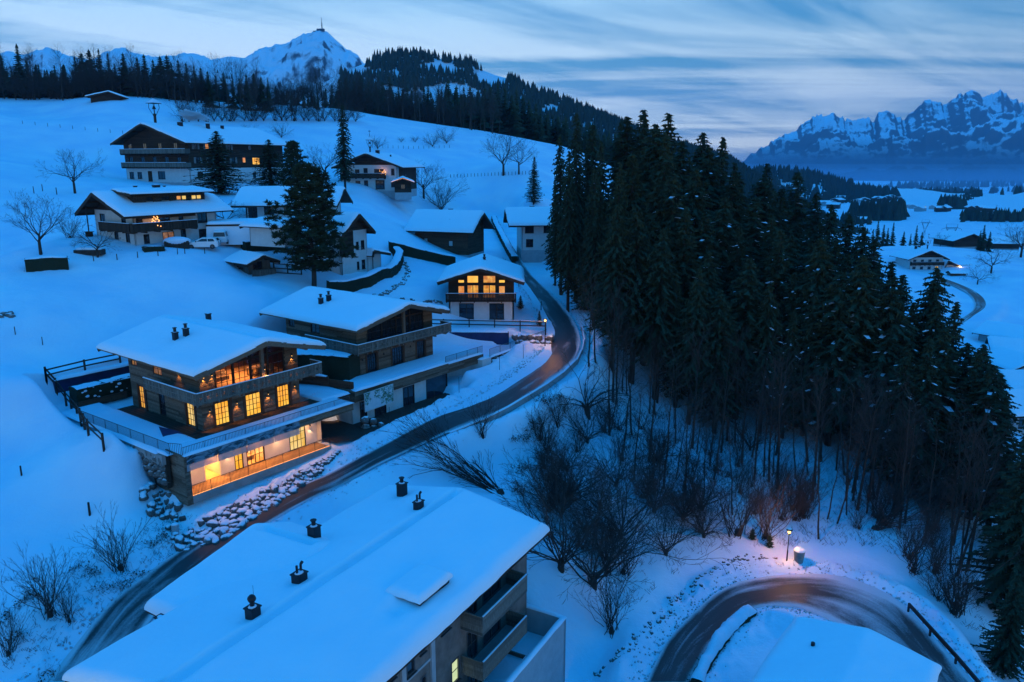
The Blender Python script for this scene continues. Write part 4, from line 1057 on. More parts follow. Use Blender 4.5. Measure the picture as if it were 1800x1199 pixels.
def gable_roof(par, x0, x1, y0, y1, axis, ze, zr, xr=None, snow=.45, peak=0, wood='old_plank', slab=.18, ends=True, groove=False, name='roof', nseed=0, purlins=True, holes=(), rnd=.55):
    """axis 'y': ridge runs into the depth; axis 'x': ridge runs along the front. ze/zr = underside heights at eaves/ridge"""
    T = (lambda p, q, z: (p, q, z)) if axis == 'y' else (lambda p, q, z: (q, p, z))
    a0, a1, b0, b1 = (x0, x1, y0, y1) if axis == 'y' else (y0, y1, x0, x1)
    xr = (a0 + a1) / 2 if xr is None else xr
    flip = axis != 'y'
    def zt(p): return zr - (xr - p) / (xr - a0) * (zr - ze) if p < xr else zr - (p - xr) / (a1 - xr) * (zr - ze)
    def q0(p): k = 1 - (xr - p) / (xr - a0) if p < xr else 1 - (p - xr) / (a1 - xr); return b0 - peak * k
    mb = MB()
    for (pa, pb) in ((a0, xr), (xr, a1)):
        vs = []
        for dz in (0, slab):
            vs += [T(pa, q0(pa), zt(pa) + dz), T(pb, q0(pb), zt(pb) + dz), T(pb, b1, zt(pb) + dz), T(pa, b1, zt(pa) + dz)]
        mb.add(vs, [(3,2,1,0),(4,5,6,7),(0,1,5,4),(1,2,6,5),(2,3,7,6),(3,0,4,7)] if not flip else [(0,1,2,3),(7,6,5,4),(4,5,1,0),(5,6,2,1),(6,7,3,2),(7,4,0,3)])
        if ends:   # bargeboards at both gable ends
            for qq, sg in ((0, -1), (1, 1)):
                A = Vector(T(pa, (q0(pa) - .04) if qq == 0 else b1 + .04, zt(pa) - .02)); B = Vector(T(pb, (q0(pb) - .04) if qq == 0 else b1 + .04, zt(pb) - .02)); mb.beam(A, B, .07, .42, up=(0, 0, 1))
    if purlins:
        for f in (.04, .34, .66, .96):
            for (pa, pb) in ((a0, xr), (a1, xr)):
                p = pa + (pb - pa) * f; mb.beam(T(p, q0(p) + .05, zt(p) - .14), T(p, b0 + 3.0, zt(p) - .14), .16, .2)
    ro = part(name, mb, wood, par)
    # snow blanket
    def dense(lo, hi, n, r):
        e = [0, .04, .12, .28, .5, .75, 1.0]; mid = np.linspace(lo + r, hi - r, n)
        return np.array([lo + r * t for t in e[:-1]] + list(mid) + [hi - r * t for t in e[:-1][::-1]])
    P = dense(a0 - .08, a1 + .08, 110 if groove else 46, rnd); Q = dense(0, 1, 40, rnd / (b1 - b0))
    PP, QQ = np.meshgrid(P, Q); pc = np.clip(PP, a0, a1)
    kk = np.where(pc < xr, 1 - (xr - pc) / (xr - a0), 1 - (pc - xr) / (a1 - xr)); q_lo = b0 - peak * kk - .08
    YY = q_lo + (b1 + .08 - q_lo) * QQ
    d = np.minimum(np.minimum(PP - (a0 - .08), a1 + .08 - PP), np.minimum(YY - q_lo, b1 + .08 - YY)); t = np.clip(d / rnd, 0, 1)
    th = snow * np.sqrt(np.clip(1 - (1 - t) ** 2, 0, 1))
    YY = YY + fbm(PP * .7 + nseed * 3, YY * .7, 3, 9) * .22 * (1 - t); PP2 = PP + fbm(YY * .7 + nseed, PP * .7, 3, 12) * .22 * (1 - t)
    base = zr - np.sqrt((1 - kk) ** 2 + .0016) * (zr - ze) + slab + .01
    ZZ = base + th + fbm(PP * .45 + nseed * 7, YY * .45, 4, 2 + nseed) * .16 * t + fbm(PP * 2 + nseed, YY * 2, 3, 4) * .04 * t - .02 * (1 - t)
    if groove:
        ZZ = ZZ - (.56 if axis == 'x' else .30 if snow < .45 else .5) * np.exp(-(np.abs(PP - xr - .1) / .34) ** 4) * smooth(.6, 1.1, d)
    for (ha, hb, hr, hd) in holes: ZZ = ZZ - hd * np.exp(-(((PP - ha) ** 2 + (YY - hb) ** 2) / hr ** 2))
    if axis == 'y': me = grid_mesh('roof_snow', PP2, YY, ZZ, ['roof_snow'])
    else: me = grid_mesh('roof_snow', YY, PP2, ZZ, ['roof_snow'], flip=True)
    link('roof_snow', me, par)
    return ro, (lambda p, q: float(zt(p)) + slab + snow)
def chimney(par, x, y, z, w=.6, h=1.0, kind=0, d=None, mat='metal_cap', dark='dark_metal'):
    w *= .72; h *= .78; d = d * .72 if d else None
    d = d or w; mb = MB(); mb.box(x - w / 2, x + w / 2, y - d / 2, y + d / 2, z - .8, z + h); mb.box(x - w / 2 - .05, x + w / 2 + .05, y - d / 2 - .05, y + d / 2 + .05, z + h, z + h + .06)
    o = part('chimney', mb, dark, par); m2 = MB()
    if kind in (0, 2): m2.tube((x, y, z + h + .06), (x, y, z + h + .38), .13, .13, 8); m2.tube((x, y, z + h + .42), (x, y, z + h + .47), .2, .2, 8)
    if kind == 1: m2.tube((x - .15, y, z + h), (x - .15, y, z + h + .55), .07, .07, 6); m2.tube((x + .15, y, z + h), (x + .15, y, z + h + .5), .07, .07, 6); m2.tube((x + .15, y, z + h + .5), (x + .3, y, z + h + .6), .08, .09, 6)
    if kind == 3: m2.tube((x, y, z + h), (x, y, z + h + .35), .12, .12, 8); m2.ball((x, y, z + h + .5), .22, 8, 6); m2.tube((x + .22, y + .1, z + h), (x + .22, y + .1, z + h + 1.1), .012, .012, 4)
    if m2.v: part('flue', m2, dark, o)
    sn = MB(); sn.ball((x, y, z + h + .06), w * .42, 8, 4, sq=(1, d / w, .35)); part('snow_cap', sn, 'snow', o, True)
    sk = MB(); sk.ball((x, y, z + .02), w * .9, 12, 6, sq=(1, 1, .10)); 
    return o
def railing_boards(par, w, t0, t1, z, h=.95, off=0, mat='grey_plank', board=.13, gap=.03, name='balcony_railing', snow=True, holes=False):
    mb = MB(); n = int((t1 - t0) / (board + gap))
    for i in range(n):
        a = t0 + (t1 - t0) * i / n; b = a + board
        if holes and i % 9 in (2, 6): 
            w.box(mb, a, b, off - .02, off + .02, z + .05, z + h * .40); w.box(mb, a, b, off - .02, off + .02, z + h * .62, z + h - .1)
        else: w.box(mb, a, b, off - .02, off + .012 + R_.random() * .015, z + .04, z + h - .09)
    o = part(name, mb, mat, par); o['kind'] = 'stuff'
    r = MB(); w.box(r, t0, t1, off - .05, off + .06, z + h - .09, z + h); w.box(r, t0, t1, off + .02, off + .05, z + .12, z + .2); w.box(r, t0, t1, off + .025, off + .05, z + h * .5, z + h * .56)
    t = t0
    while t <= t1 + .01: w.box(r, min(t, t1 - .1), min(t, t1 - .1) + .1, off - .1, off + .035, z - .1, z + h - .1); t += 1.9
    part('handrail', r, mat, par)
    if snow:
        s = MB(); w.box(s, t0 + .03, t1 - .03, off - .045, off + .055, z + h, z + h + .06); part('rail_snow', s, 'snow', par)
def snow_cap(par, w, t0, t1, z, wd=.45, th=.25, off=0, name='snow_cap'):
    """rounded ridge of snow along a wall top"""
    n = max(4, int((t1 - t0) / .35)); m = 8; X = np.empty((n + 1, m + 1)); Y = X.copy(); Z = X.copy()
    for i in range(n + 1):
        t = t0 + (t1 - t0) * i / n; e = min(1, min(i, n - i) / 1.5)
        for j in range(m + 1):
            a = PI * j / m; k = 1 + .25 * (vnoise(t * 1.3, j * .4, 3) - .5)
            q = w.p(t, off + math.cos(a) * wd / 2 * k, z + math.sin(a) * th * k * max(e, .05)); X[i, j], Y[i, j], Z[i, j] = q
    me = grid_mesh(name, X, Y, Z, ['snow']); 
    if sum(p.normal.z for p in me.polygons) < 0: me.flip_normals()
    return link(name, me, par)
def thin_rail(par, w, t0, t1, z, h=.95, off=0, step=.13, mat='grey_metal', r=.012, name='metal_railing', zf=None):
    mb = MB(); n = int((t1 - t0) / step)
    for i in range(n + 1):
        t = t0 + (t1 - t0) * i / n; zz = z if zf is None else zf(t); p = w.p(t, off, zz); k = r * (2 if i % 14 == 0 else 1); mb.box(p[0] - k, p[0] + k, p[1] - k, p[1] + k, zz, zz + h)
    a, b = w.p(t0, off, (z if zf is None else zf(t0)) + h), w.p(t1, off, (z if zf is None else zf(t1)) + h); mb.beam(a, b, .045, .03)
    o = part(name, mb, mat, par); o['kind'] = 'stuff'; return o
def rock(mb_seed, r, mat='boulder_stone'):
    bm = bmesh.new(); bmesh.ops.create_icosphere(bm, subdivisions=2, radius=1); rr = random.Random(mb_seed); o1, o2, o3 = rr.random() * 50, rr.random() * 50, rr.random() * 50
    for v in bm.verts:
        n = mnoise.noise(Vector((v.co.x * 1.1 + o1, v.co.y * 1.1 + o2, v.co.z * 1.1 + o3))); v.co *= (1 + .55 * n)
        for ax in (Vector((1, .3, .2)), Vector((-.4, 1, .1)), Vector((.1, -.8, .9)), Vector((-1, -.5, .3))):
            a = ax.normalized(); d = v.co.dot(a)
            if d > .72: v.co -= a * (d - .72) * .8
    me = bpy.data.meshes.new('rock'); bm.to_mesh(me); bm.free(); me.materials.append(MAT[mat]); me.polygons.foreach_set('use_smooth', [True] * len(me.polygons)); return me
ROCKS = [rock(300 + i, 1) for i in range(7)]; STONES = [rock(330 + i, 1, 'wall_stone') for i in range(6)]
# ================================================================== chalet A (lit) and B (dark)
def chalet(name, label, org, Wd, lit):
    h = thing(name, label, 'chalet', org, AA)
    D = 11.4; zr, ze = 6.85, 5.05; rx0, rx1, rr_ = -1.25, Wd + (2.0 if lit else 1.1), (5.0 if lit else 5.35)
    def soff(x): return zr - (rr_ - x) / (rr_ - rx0) * (zr - ze) if x < rr_ else zr - (x - rr_) / (rx1 - rr_) * (zr - ze)
    wf = Wall((0, 0), (Wd, 0)); wr = Wall((Wd, 0), (Wd, D)); wb = Wall((Wd, D), (0, D)); wl = Wall((0, D), (0, 0))
    gl = 'lit_yellow' if lit else 'dark_glass'; am = 'lit_amber' if lit else 'dark_glass'
    # ground floor front openings
    if lit: fo = [(1.15, .05, 1.35, 2.0), (4.10, .05, 1.55, 2.0), (7.35, .05, 1.3, 2.0)]
    else: fo = [(1.3, .05, 1.3, 2.0), (4.9, .05, 1.6, 2.0), (8.7, .05, 1.2, 2.0)]
    up = [(1.45, 3.05, Wd - 2.9, 3.9)]
    mb = MB(); cladding(mb, wf, -.1, 2.75, fo, .19)
    cladding(mb, wf, 2.75, 6.6, up, .19, top=lambda t: soff(t)); o = part('front_cladding', mb, 'old_plank', h); o['kind'] = 'stuff'
    lo = [(.5, 3.9, 1.0, .9), (1.3, .05, 1.1, 2.1), (4.7, .05, 1.0, 2.1), (4.2, 3.7, 1.5, 1.1), (9.1, .05, 1.25, 2.05)]
    mb = MB(); cladding(mb, wl, -.1, soff(0) + .05, lo, .19); o = part('side_cladding', mb, 'old_plank', h); o['kind'] = 'stuff'
    mb = MB(); cladding(mb, wr, -.1, soff(Wd) + .05, [], .19); o = part('side_cladding', mb, 'old_plank', h); o['kind'] = 'stuff'
    mb = MB(); cladding(mb, wb, -.1, 6.7, [], .38, top=lambda t: soff(Wd - t)); o = part('rear_cladding', mb, 'old_plank', h); o['kind'] = 'stuff'
    for (t, z, w_, hh) in fo: window(h, wf, t, z, w_, hh, gl, 4, 4, deep=.2)
    for k, (t, z, w_, hh) in enumerate(lo):
        pn = {0: 'lit_dim', 1: 'lit_amber', 2: 'dark_glass', 3: 'lit_dim', 4: 'lit_pale'}[k] if lit else 'dark_glass'
        window(h, wl, t, z, w_, hh, pn, 2 if k in (0, 3) else 3, 2 if k in (0, 3) else 4)
    # jambs beside the tall windows
    mb = MB()
    for (t, z, w_, hh) in fo: wf.box(mb, t - .22, t - .03, 0, .07, 0, hh + .25); wf.box(mb, t + w_ + .03, t + w_ + .25, 0, .08, 0, hh + .25); wf.box(mb, t - .25, t + w_ + .28, 0, .09, hh + .08, hh + .24)
    for k in (1, 4): t, z, w_, hh = lo[k]; wl.box(mb, t - .2, t - .03, 0, .09, 0, hh + .2); wl.box(mb, t + w_ + .02, t + w_ + .25, 0, .12, 0, hh + .2)
    part('window_jambs', mb, 'red_plank', h)
    # upper front: glazed gable with a room behind it
    mull = MB(); gx0, gx1 = 1.45, Wd - 1.45; bays = 4; pane = MB(); zf_ = 3.0
    for i in range(bays + 1):
        x = gx0 + (gx1 - gx0) * i / bays; wf.box(mull, x - .09, x + .09, -.16, .02, zf_, soff(x) - .1)
    for i in range(bays):
        a = gx0 + (gx1 - gx0) * i / bays + .09; b = gx0 + (gx1 - gx0) * (i + 1) / bays - .09
        for k in (1, 2): x = a + (b - a) * k / 3; wf.box(mull, x - .018, x + .018, -.10, -.04, zf_, 5.1)
        for z in (3.65, 4.25): wf.box(mull, a, b, -.10, -.045, z - .018, z + .018)
        wf.box(mull, a, b, -.14, .0, 5.1, 5.25)
        za, zb = soff(a) - .12, soff(b) - .12
        pane.add([wf.p(a, -.07, zf_), wf.p(b, -.07, zf_), wf.p(b, -.07, zb), wf.p(a, -.07, za)], [(0, 1, 2, 3)])
    fo_ = part('gable_glazing', mull, 'frame_dark', h); part('pane', pane, 'clear_glass' if lit else 'dark_glass', fo_)
    if lit:
        rm = MB()   # the room: floor, back and side walls, sloping ceiling
        rm.box(.3, Wd - .3, .16, 5.6, 2.86, 2.98, .5, 1); rm.prism([(.3, 5.6, 2.98), (Wd - .3, 5.6, 2.98), (Wd - .3, 5.6, soff(Wd - .3) - .1), (rr_, 5.6, soff(rr_) - .1), (.3, 5.6, soff(.3) - .1)], (0, .08, 0), .5, 0); rm.box(.22, .3, .16, 5.6, 2.98, 5.3); rm.box(Wd - .3, Wd - .22, .16, 5.6, 2.98, 5.3)
        for (a, b) in ((.3, rr_), (rr_, Wd - .3)):
            rm.add([(a, .16, soff(a) - .12), (b, .16, soff(b) - .12), (b, 5.6, soff(b) - .12), (a, 5.6, soff(a) - .12)], [(0, 1, 2, 3)], .5, 0)
        part('upper_room', rm, ['red_plank', 'indoor_floor'], h)
        fu = MB(); fu.box(2.2, 4.4, 2.6, 3.4, 2.98, 3.35); fu.box(2.2, 4.4, 3.2, 3.4, 3.35, 3.75); fu.box(2.0, 2.3, 2.6, 3.4, 3.0, 3.6); fu.box(6.1, 8.0, 1.6, 2.6, 3.62, 3.7)
        for q in ((6.2, 1.7), (7.9, 1.7), (6.2, 2.5), (7.9, 2.5)): fu.box(q[0] - .04, q[0] + .04, q[1] - .04, q[1] + .04, 2.98, 3.62)
        for q in range(3): fu.box(6.2 + q * .65, 6.6 + q * .65, 1.0, 1.4, 3.38, 3.44); fu.box(6.2 + q * .65, 6.6 + q * .65, .98, 1.03, 3.44, 3.9)
        o = part('furniture', fu, 'sofa', h); o['kind'] = 'stuff'
        area_light(h, (5, 2.8, 5.9), 3.0, 75, (1, .42, .14))
    # posts on the balcony that carry the roof
    for x in (rr_ + .2, ):
        mb = MB(); wf.box(mb, x - .14, x + .14, 1.1, 1.38, 2.95, soff(x) - .1); wf.box(mb, x - .1, x + .1, -.1, 1.3, soff(x) - .34, soff(x) - .14); part('roof_post', mb, 'old_plank', h)
    mb = MB(); mb.beam((0.0, -1.25, 5.05), (Wd, -1.25, 5.05), .0001, .0001) if False else None
    for xx in (-.05, Wd - .1):
        mb.box(xx, xx + .18, -1.5, 0, soff(xx) - .42, soff(xx) - .16)
    part('eave_beams', mb, 'old_plank', h)
    # balcony round the corner
    by0, bx0 = -1.55, -1.25; bx1 = Wd + 1.5
    mb = MB(); mb.box(bx0, bx1, by0, -.02, 2.72, 2.92); mb.box(bx0, -.02, -.02, 6.6, 2.72, 2.92)
    for i in range(8): x = .1 + i * (Wd + .6) / 7; mb.box(x - .08, x + .08, by0 + .08, 0, 2.5, 2.71)
    part('balcony_floor', mb, 'old_plank', h)
    railing_boards(h, Wall((bx0, by0), (bx1, by0)), 0, bx1 - bx0, 2.72, 1.02, holes=True)
    railing_boards(h, Wall((bx0, 6.6), (bx0, by0)), 0, 6.6 - by0 - .03, 2.72, 1.02)
    railing_boards(h, Wall((bx1, by0), (bx1, 0.2)), 0.05, 1.7, 2.72, 1.02)
    ro, top = gable_roof(h, rx0, rx1, -1.55, 14.3, 'y', ze, zr, rr_, .42, .9, 'old_plank', .16, groove=lit, nseed=1 if lit else 2, name='roof')
    for (cx_, cy_, kd) in (((1.9, 6.4, 0), (2.75, 6.1, 0), (8.7, 12.2, 9)) if lit else ((1.9, 7.6, 0), (2.75, 7.3, 0))):
        zc = soff(cx_) + .5; chimney(h, cx_, cy_, zc, .55, .85, kd)
    if lit:
        for t, z in ((.62, 1.55), (3.2, 1.6), (6.35, 1.65), (9.2, 1.7)): wall_lamp(h, wf, t, z, 8)
        for t, z in ((.35, 4.5), (1.1, 4.55), (Wd - .7, 4.6)): wall_lamp(h, wf, t, z, 8)
        wall_lamp(h, Wall((0, -1.40), (Wd, -1.40)), rr_ + .2, 4.4, 6); wall_lamp(h, wl, 8.4, 4.55, 6)
    else:
        wm_ = MB()
        for t, z in ((.62, 1.55), (3.6, 1.6), (7.6, 1.65)): c = wf.p(t, .12, z); wm_ = MB(); wm_.tube((c[0], c[1], z + .2), (c[0], c[1], z), .045, .075, 8); part('wall_lamp', wm_, 'dark_metal', h)
    return h
ZA = -21.7
chA = chalet('lit_chalet', 'brown timber chalet with glowing windows, lit wall lamps and a wrap-around balcony above the road', (FA[0], FA[1], ZA), 9.8, True)
B0 = Aw(18.5, 1.76)
chB = chalet('dark_chalet', 'unlit brown timber chalet with balcony, next uphill from the brightly lit one', (B0[0], B0[1], ZA + .2), 11.3, False)
# ---- garden storey under chalet A: deck, glass screens, terrace above
gs = thing('garden_storey', 'brightly lit lower storey with wooden deck and glass front under the glowing chalet', 'building', (FA[0], FA[1], ZA), AA)
X0, X1 = -4.35, 12.4; YF = -4.35; ZD = -3.3
wfr = Wall((X0, YF), (X1, YF)); mb = MB()
mb.box(X0 + .15, X1, YF + .15, 0.2, -.42, -.05); part('terrace_slab', mb, 'concrete', gs)
mb = MB(); cladding(mb, wfr, -.6, .12, [(0, -2, 10.6, 1.9)] if False else (), .155, .1, split=2.6); o = part('fascia_planks', mb, 'old_plank', gs); o['kind'] = 'stuff'
# side wall of planks, buried by the slope towards the back
wls = Wall((X0, 1.0), (X0, YF)); mb = MB(); cladding(mb, wls, ZD - .6, .12, (), .155, .12, split=2.4); wls2 = Wall((X0, YF), (X0 + .45, YF)); cladding(mb, wls2, ZD - .6, -.6, (), .155, .12); o = part('side_planks', mb, 'old_plank', gs); o['kind'] = 'stuff'
for a in range(4):   # glass screens hung on the fascia, the upper ones with a painted reflection
    t0 = .18 + a * 2.62; mb = MB(); wfr.box(mb, t0, t0 + 2.56, .09, .105, -.60, .08); part('glass_screen', mb, 'painted_reflection_glass', gs)
    mb = MB(); wfr.box(mb, t0, t0 + 2.56, .03, .045, -1.15, -.61); part('glass_screen', mb, 'frosted_glass', gs)
deck = MB(); n = 24
for i in range(13): deck.box(X0 + .5, 9.5, YF + .2 + i * .148, YF + .2 + i * .148 + .138, ZD - .06, ZD - R_.random() * .006)
o = part('deck_boards', deck, 'deck_plank', gs); o['kind'] = 'stuff'
mb = MB(); mb.box(X0 + .3, 9.6, YF, -1.0, ZD - .6, ZD - .08); mb.box(X0 + .3, 9.6, YF, YF + .18, ZD - .08, ZD + .05); part('deck_base', mb, 'concrete', gs)
wdk = Wall((X0 + .35, YF + .05), (9.5, YF + .05)); thin_rail(gs, wdk, 0, wdk.L, ZD + .05, .85, 0, .12, 'dark_metal', .011)
mb = MB(); wdk.box(mb, 0, wdk.L, -.06, .0, ZD + .055, ZD + .08); part('light_strip', mb, 'strip_light', gs)
wbk = Wall((X0 + .3, -2.45), (9.6, -2.45)); base0 = -(X0 + .3)
ops = [(base0 - 1.62, ZD, 1.35, 2.3), (base0 + 1.05, ZD, .8, 2.3), (base0 + 2.2, ZD, 1.75, 2.3), (base0 + 6.55, ZD, 1.75, 2.3)]
mb = MB(); cladding(mb, wbk, ZD, -.42, ops, plank=False, thick=.15); wsd = Wall((X0 + .3, YF + .2), (X0 + .3, -2.45)); cladding(mb, Wall((X0 + .32, -2.45), (X0 + .32, YF + .2)), ZD, -.42, (), plank=False, thick=.02); cladding(mb, Wall((9.6, -.6), (9.6, YF + 1.3)), ZD, -.42, (), plank=False, thick=.02); part('white_wall', mb, 'white_render', gs)
window(gs, wbk, *ops[1], 'lit_yellow', 2, 3); window(gs, wbk, *ops[2], 'clear_glass', 4, 3); window(gs, wbk, *ops[3], 'lit_pale', 4, 3)
mb = MB(); mb.box(X0 + .5, 9.4, -2.25, .4, ZD - .06, ZD - .01, .5, 1); mb.box(X0 + .5, 9.4, .4, .5, ZD, -.6); mb.box(X0 + .4, X0 + .5, -2.2, .4, ZD, -.6); mb.box(9.4, 9.5, -2.2, .4, ZD, -.6); mb.box(-.15, -.05, -2.25, .4, ZD, -.6); mb.box(1.0, 1.1, -2.25, .4, ZD, -.6); mb.box(4.3, 4.4, -2.2, .4, ZD, -.6)
part('lower_room', mb, ['indoor_wall', 'indoor_floor'], gs)
mb = MB(); mb.box(2.6, 3.6, -1.4, -.5, ZD, ZD + .35); mb.box(2.6, 3.6, -.6, -.45, ZD + .35, ZD + .9); part('bed', mb, 'sofa', gs)
for (x, y, p) in ((-.8, -1.0, 70), (3.0, -1.0, 70)): area_light(gs, (x, y, -.75), 1.0, p, (1, .44, .12))
for x in (-3.2, -1.0, 1.2, 3.4, 5.6, 8.2): area_light(gs, (x, -3.15, -.46), .45, 12, (1, .42, .12))
for t in (base0 + 0.45, base0 + 5.2, base0 + 8.75): wall_lamp(gs, wbk, t, ZD + 1.75, 4, (1, .6, .3))
snow_cap(gs, wfr, 0, wfr.L, .1, .5, .2, off=-.1)
thin_rail(gs, Wall((X0 + .1, YF + .28), (X1, YF + .28)), 0, 16.5, .1, .62, 0, .13, 'grey_metal', .011)
# ---- terrace around chalet A
tr_ = thing('terrace', 'snow-covered terrace with dark plank edging around the glowing chalet', 'terrace', (FA[0], FA[1], ZA), AA)
mb = MB()
for i in range(12): mb.box(-1.6, 10.9, -1.7 + i * .142, -1.7 + i * .142 + .134, -.06, -.012 - R_.random() * .008)
for i in range(11): mb.box(-1.62 + i * .145, -1.62 + i * .145 + .137, .03, 11.5, -.06, -.014 - R_.random() * .008)
o = part('paving_boards', mb, 'dark_plank', tr_); o['kind'] = 'stuff'
def sheet(par, name, pts_fn, x0, x1, y0, y1, nx, ny, mat='snow', wob=.05):
    XX, YY = np.meshgrid(np.linspace(x0, x1, nx), np.linspace(y0, y1, ny)); d = np.minimum(np.minimum(XX - x0, x1 - XX), np.minimum(YY - y0, y1 - YY)); t = np.clip(d / .35, 0, 1)
    ZZ = pts_fn(XX, YY) * np.sqrt(1 - (1 - t) ** 2) + fbm(XX * .8, YY * .8, 4, 6) * wob * 2 * t; return link(name, grid_mesh(name, XX, YY, ZZ, [mat]), par)
sheet(tr_, 'terrace_snow', lambda x, y: .22 + 0 * x, -4.3, 12.4, -4.3, -1.72, 110, 22)
sheet(tr_, 'terrace_snow', lambda x, y: .22 + .1 * np.exp(-((x + 2.6) ** 2 + (y + .3) ** 2) / .8), -5.2, -1.64, -1.9, 14.3, 30, 90)
sheet(tr_, 'terrace_snow', lambda x, y: .24 + 0 * x, 10.95, 14.4, -1.75, 6.0, 26, 50)
mb = MB(); mb.add([(-3.2, .55, .27), (-1.95, -.95, .27), (-1.72, .9, .27), (-2.1, 3.2, .27)], [(0, 1, 2, 3)]); part('pit_cover', mb, 'blue_cover', tr_)
lw = Wall((-5.0, 10.2), (-4.7, YF + 1.2)); thin_rail(tr_, lw, 0, lw.L, .12, .9, .05, .14, 'grey_metal', .011); snow_cap(tr_, lw, 0, lw.L, .05, .55, .22)
lw2 = Wall((-4.7, YF + 1.25), (X0 + .1, YF + .28)); thin_rail(tr_, lw2, 0, lw2.L, .12, .9, 0, .14, 'grey_metal', .011)
mb = MB(); mb.box(-5.1, -4.8, -2.6, 8.0, -.8, -.02); part('kerb_wall', mb, 'concrete', tr_)
mb = MB(); cladding(mb, Wall((-3.4, 14.5), (1.0, 14.5)), -.1, .55, (), .16, .1); o = part('low_plank_wall', mb, 'red_plank', tr_); o['kind'] = 'stuff'
# upper retaining wall behind with hedge hanging in front
rw = thing('retaining_wall', 'dark blue retaining wall behind the hedge at the back of the chalet terrace', 'wall', (FA[0], FA[1], ZA), AA)
w1 = Wall((-3.6, 18.6), (5.5, 18.6)); mb = MB(); w1.box(mb, 0, 9.1, -.3, 0, -.5, 1.95); part('wall_face', mb, 'blue_cover', rw); snow_cap(rw, w1, 0, 9.1, 1.9, .9, .3, off=-.2)
def hedge(name, label, pts, zfn, wd, ht, group=None, snow=True, seed=1, top=.16):
    """clipped hedge following a line of world points"""
    r = thing(name, label, 'hedge', (pts[0][0], pts[0][1], 0), 0, group); ox, oy = pts[0][0], pts[0][1]; rr = random.Random(seed)
    P = []
    for a, b in zip(pts[:-1], pts[1:]):
        n = max(1, int(math.dist(a, b) / .35))
        for i in range(n): P.append((a[0] + (b[0] - a[0]) * i / n, a[1] + (b[1] - a[1]) * i / n))
    P.append(pts[-1]); n = len(P); mb = MB(); X = np.empty((n, 8)); Y = X.copy(); Z = X.copy()
    SX = np.empty((n, 9)); SY = SX.copy(); SZ = SX.copy()
    for i, p in enumerate(P):
        a = P[max(i - 1, 0)]; b = P[min(i + 1, n - 1)]; d = Vector((b[0] - a[0], b[1] - a[1])).normalized(); nn = Vector((d.y, -d.x)); z = zfn(*p)
        sec = [(-.5, -.3), (-.52, .3), (-.5, .75), (-.42, 1), (.42, 1), (.5, .75), (.52, .3), (.5, -.3)]
        for j, (q, hh) in enumerate(sec):
            k = 1 + rr.uniform(-.12, .12); X[i, j] = p[0] - ox + nn.x * q * wd * k; Y[i, j] = p[1] - oy + nn.y * q * wd * k; Z[i, j] = z + hh * ht * (1 + rr.uniform(-.03, .03))
        for j in range(9):
            t = PI * j / 8; k = 1 + rr.uniform(-.08, .08); q = math.cos(t) * .50; e = (.25 + .75 * min(1, min(i, n - 1 - i) / 1.2)) * (1 + (1.3 if top > .3 else .5) * float(vnoise(i * (.45 if top > .3 else .3), seed * 3.1) - .45)); k *= 1 + .35 * float(vnoise(i * .5, seed * 1.7) - .5); SX[i, j] = p[0] - ox + nn.x * q * wd * k; SY[i, j] = p[1] - oy + nn.y * q * wd * k; SZ[i, j] = z + ht * 1.0 + math.sin(t) * top * 1.5 * e * k - .04
        for _ in range(14):
            sd = rr.choice((-1, 1)); hh = rr.random(); q = Vector((p[0] - ox + nn.x * sd * wd * .5 + rr.uniform(-.15, .15), p[1] - oy + nn.y * sd * wd * .5 + rr.uniform(-.15, .15), z + hh * ht)); tri_leaf(mb, q, Vector((nn.x * sd + rr.uniform(-1, 1), nn.y * sd + rr.uniform(-1, 1), rr.uniform(-.5, 1))), .14, .06)
    me = grid_mesh('foliage', X, Y, Z, ['hedge_leaf'], smooth=False); link('foliage', me, r)
    o = part('leaf_tips', mb, 'hedge_leaf', r); o['kind'] = 'stuff'
    for e in (0, n - 1):
        f = MB(); f.add([(X[e, j], Y[e, j], Z[e, j]) for j in range(8)], [tuple(range(8))]); part('end_face', f, 'hedge_leaf', r)
    if snow:
        me = grid_mesh('snow_top', SX, SY, SZ, ['snow'])
        if sum(q.normal.z for q in me.polygons) < 0: me.flip_normals()
        link('snow_top', me, r)
    return r
hp = [Aw(-3.3, 15.6), Aw(4.6, 15.9)]
h_ = hedge('hedge', 'dark ragged hedge with snow bits against the wall left of the glowing chalet', hp, lambda x, y: ZA + .1, 1.5, 1.55, top=.05, seed=4)
rr = random.Random(8); mb = MB(); a_, b_ = hp
for i in range(26):
    t = rr.random(); x = (b_[0] - a_[0]) * t - gA[0] * .78 * 1; y = (b_[1] - a_[1]) * t - gA[1] * .78; z = ZA + .5 + rr.random() * 1.2; mb.ball((x, y, z), rr.uniform(.06, .22), 6, 4, sq=(1, 1, .6), jit=.4)
o = part('snow_bits', mb, 'snow', h_); o['kind'] = 'stuff'
# hedge block between the chalets + plank fence
hedge('hedge', 'tall black-green hedge in the gap between the two timber chalets', [Aw(13.2, 9.5), Aw(16.6, 4.0), Aw(17.6, 1.2)], lambda x, y: ZA + .1, 2.2, 2.7, top=.12, seed=6)
pf = thing('plank_fence', 'low fence of reddish horizontal planks behind the snowy terrace corner', 'fence', (FA[0], FA[1], ZA), AA); mb = MB(); cladding(mb, Wall((11.6, 8.5), (14.2, 1.2)), -.1, 1.25, (), .2, .08); cladding(mb, Wall((14.25, 1.2), (14.9, -1.6)), -.1, 1.0, (), .2, .08); o = part('planks', mb, 'red_plank', pf); o['kind'] = 'stuff'
snow_cap(pf, Wall((11.6, 8.5), (14.2, 1.2)), 0, 7.6, 1.25, .4, .18)
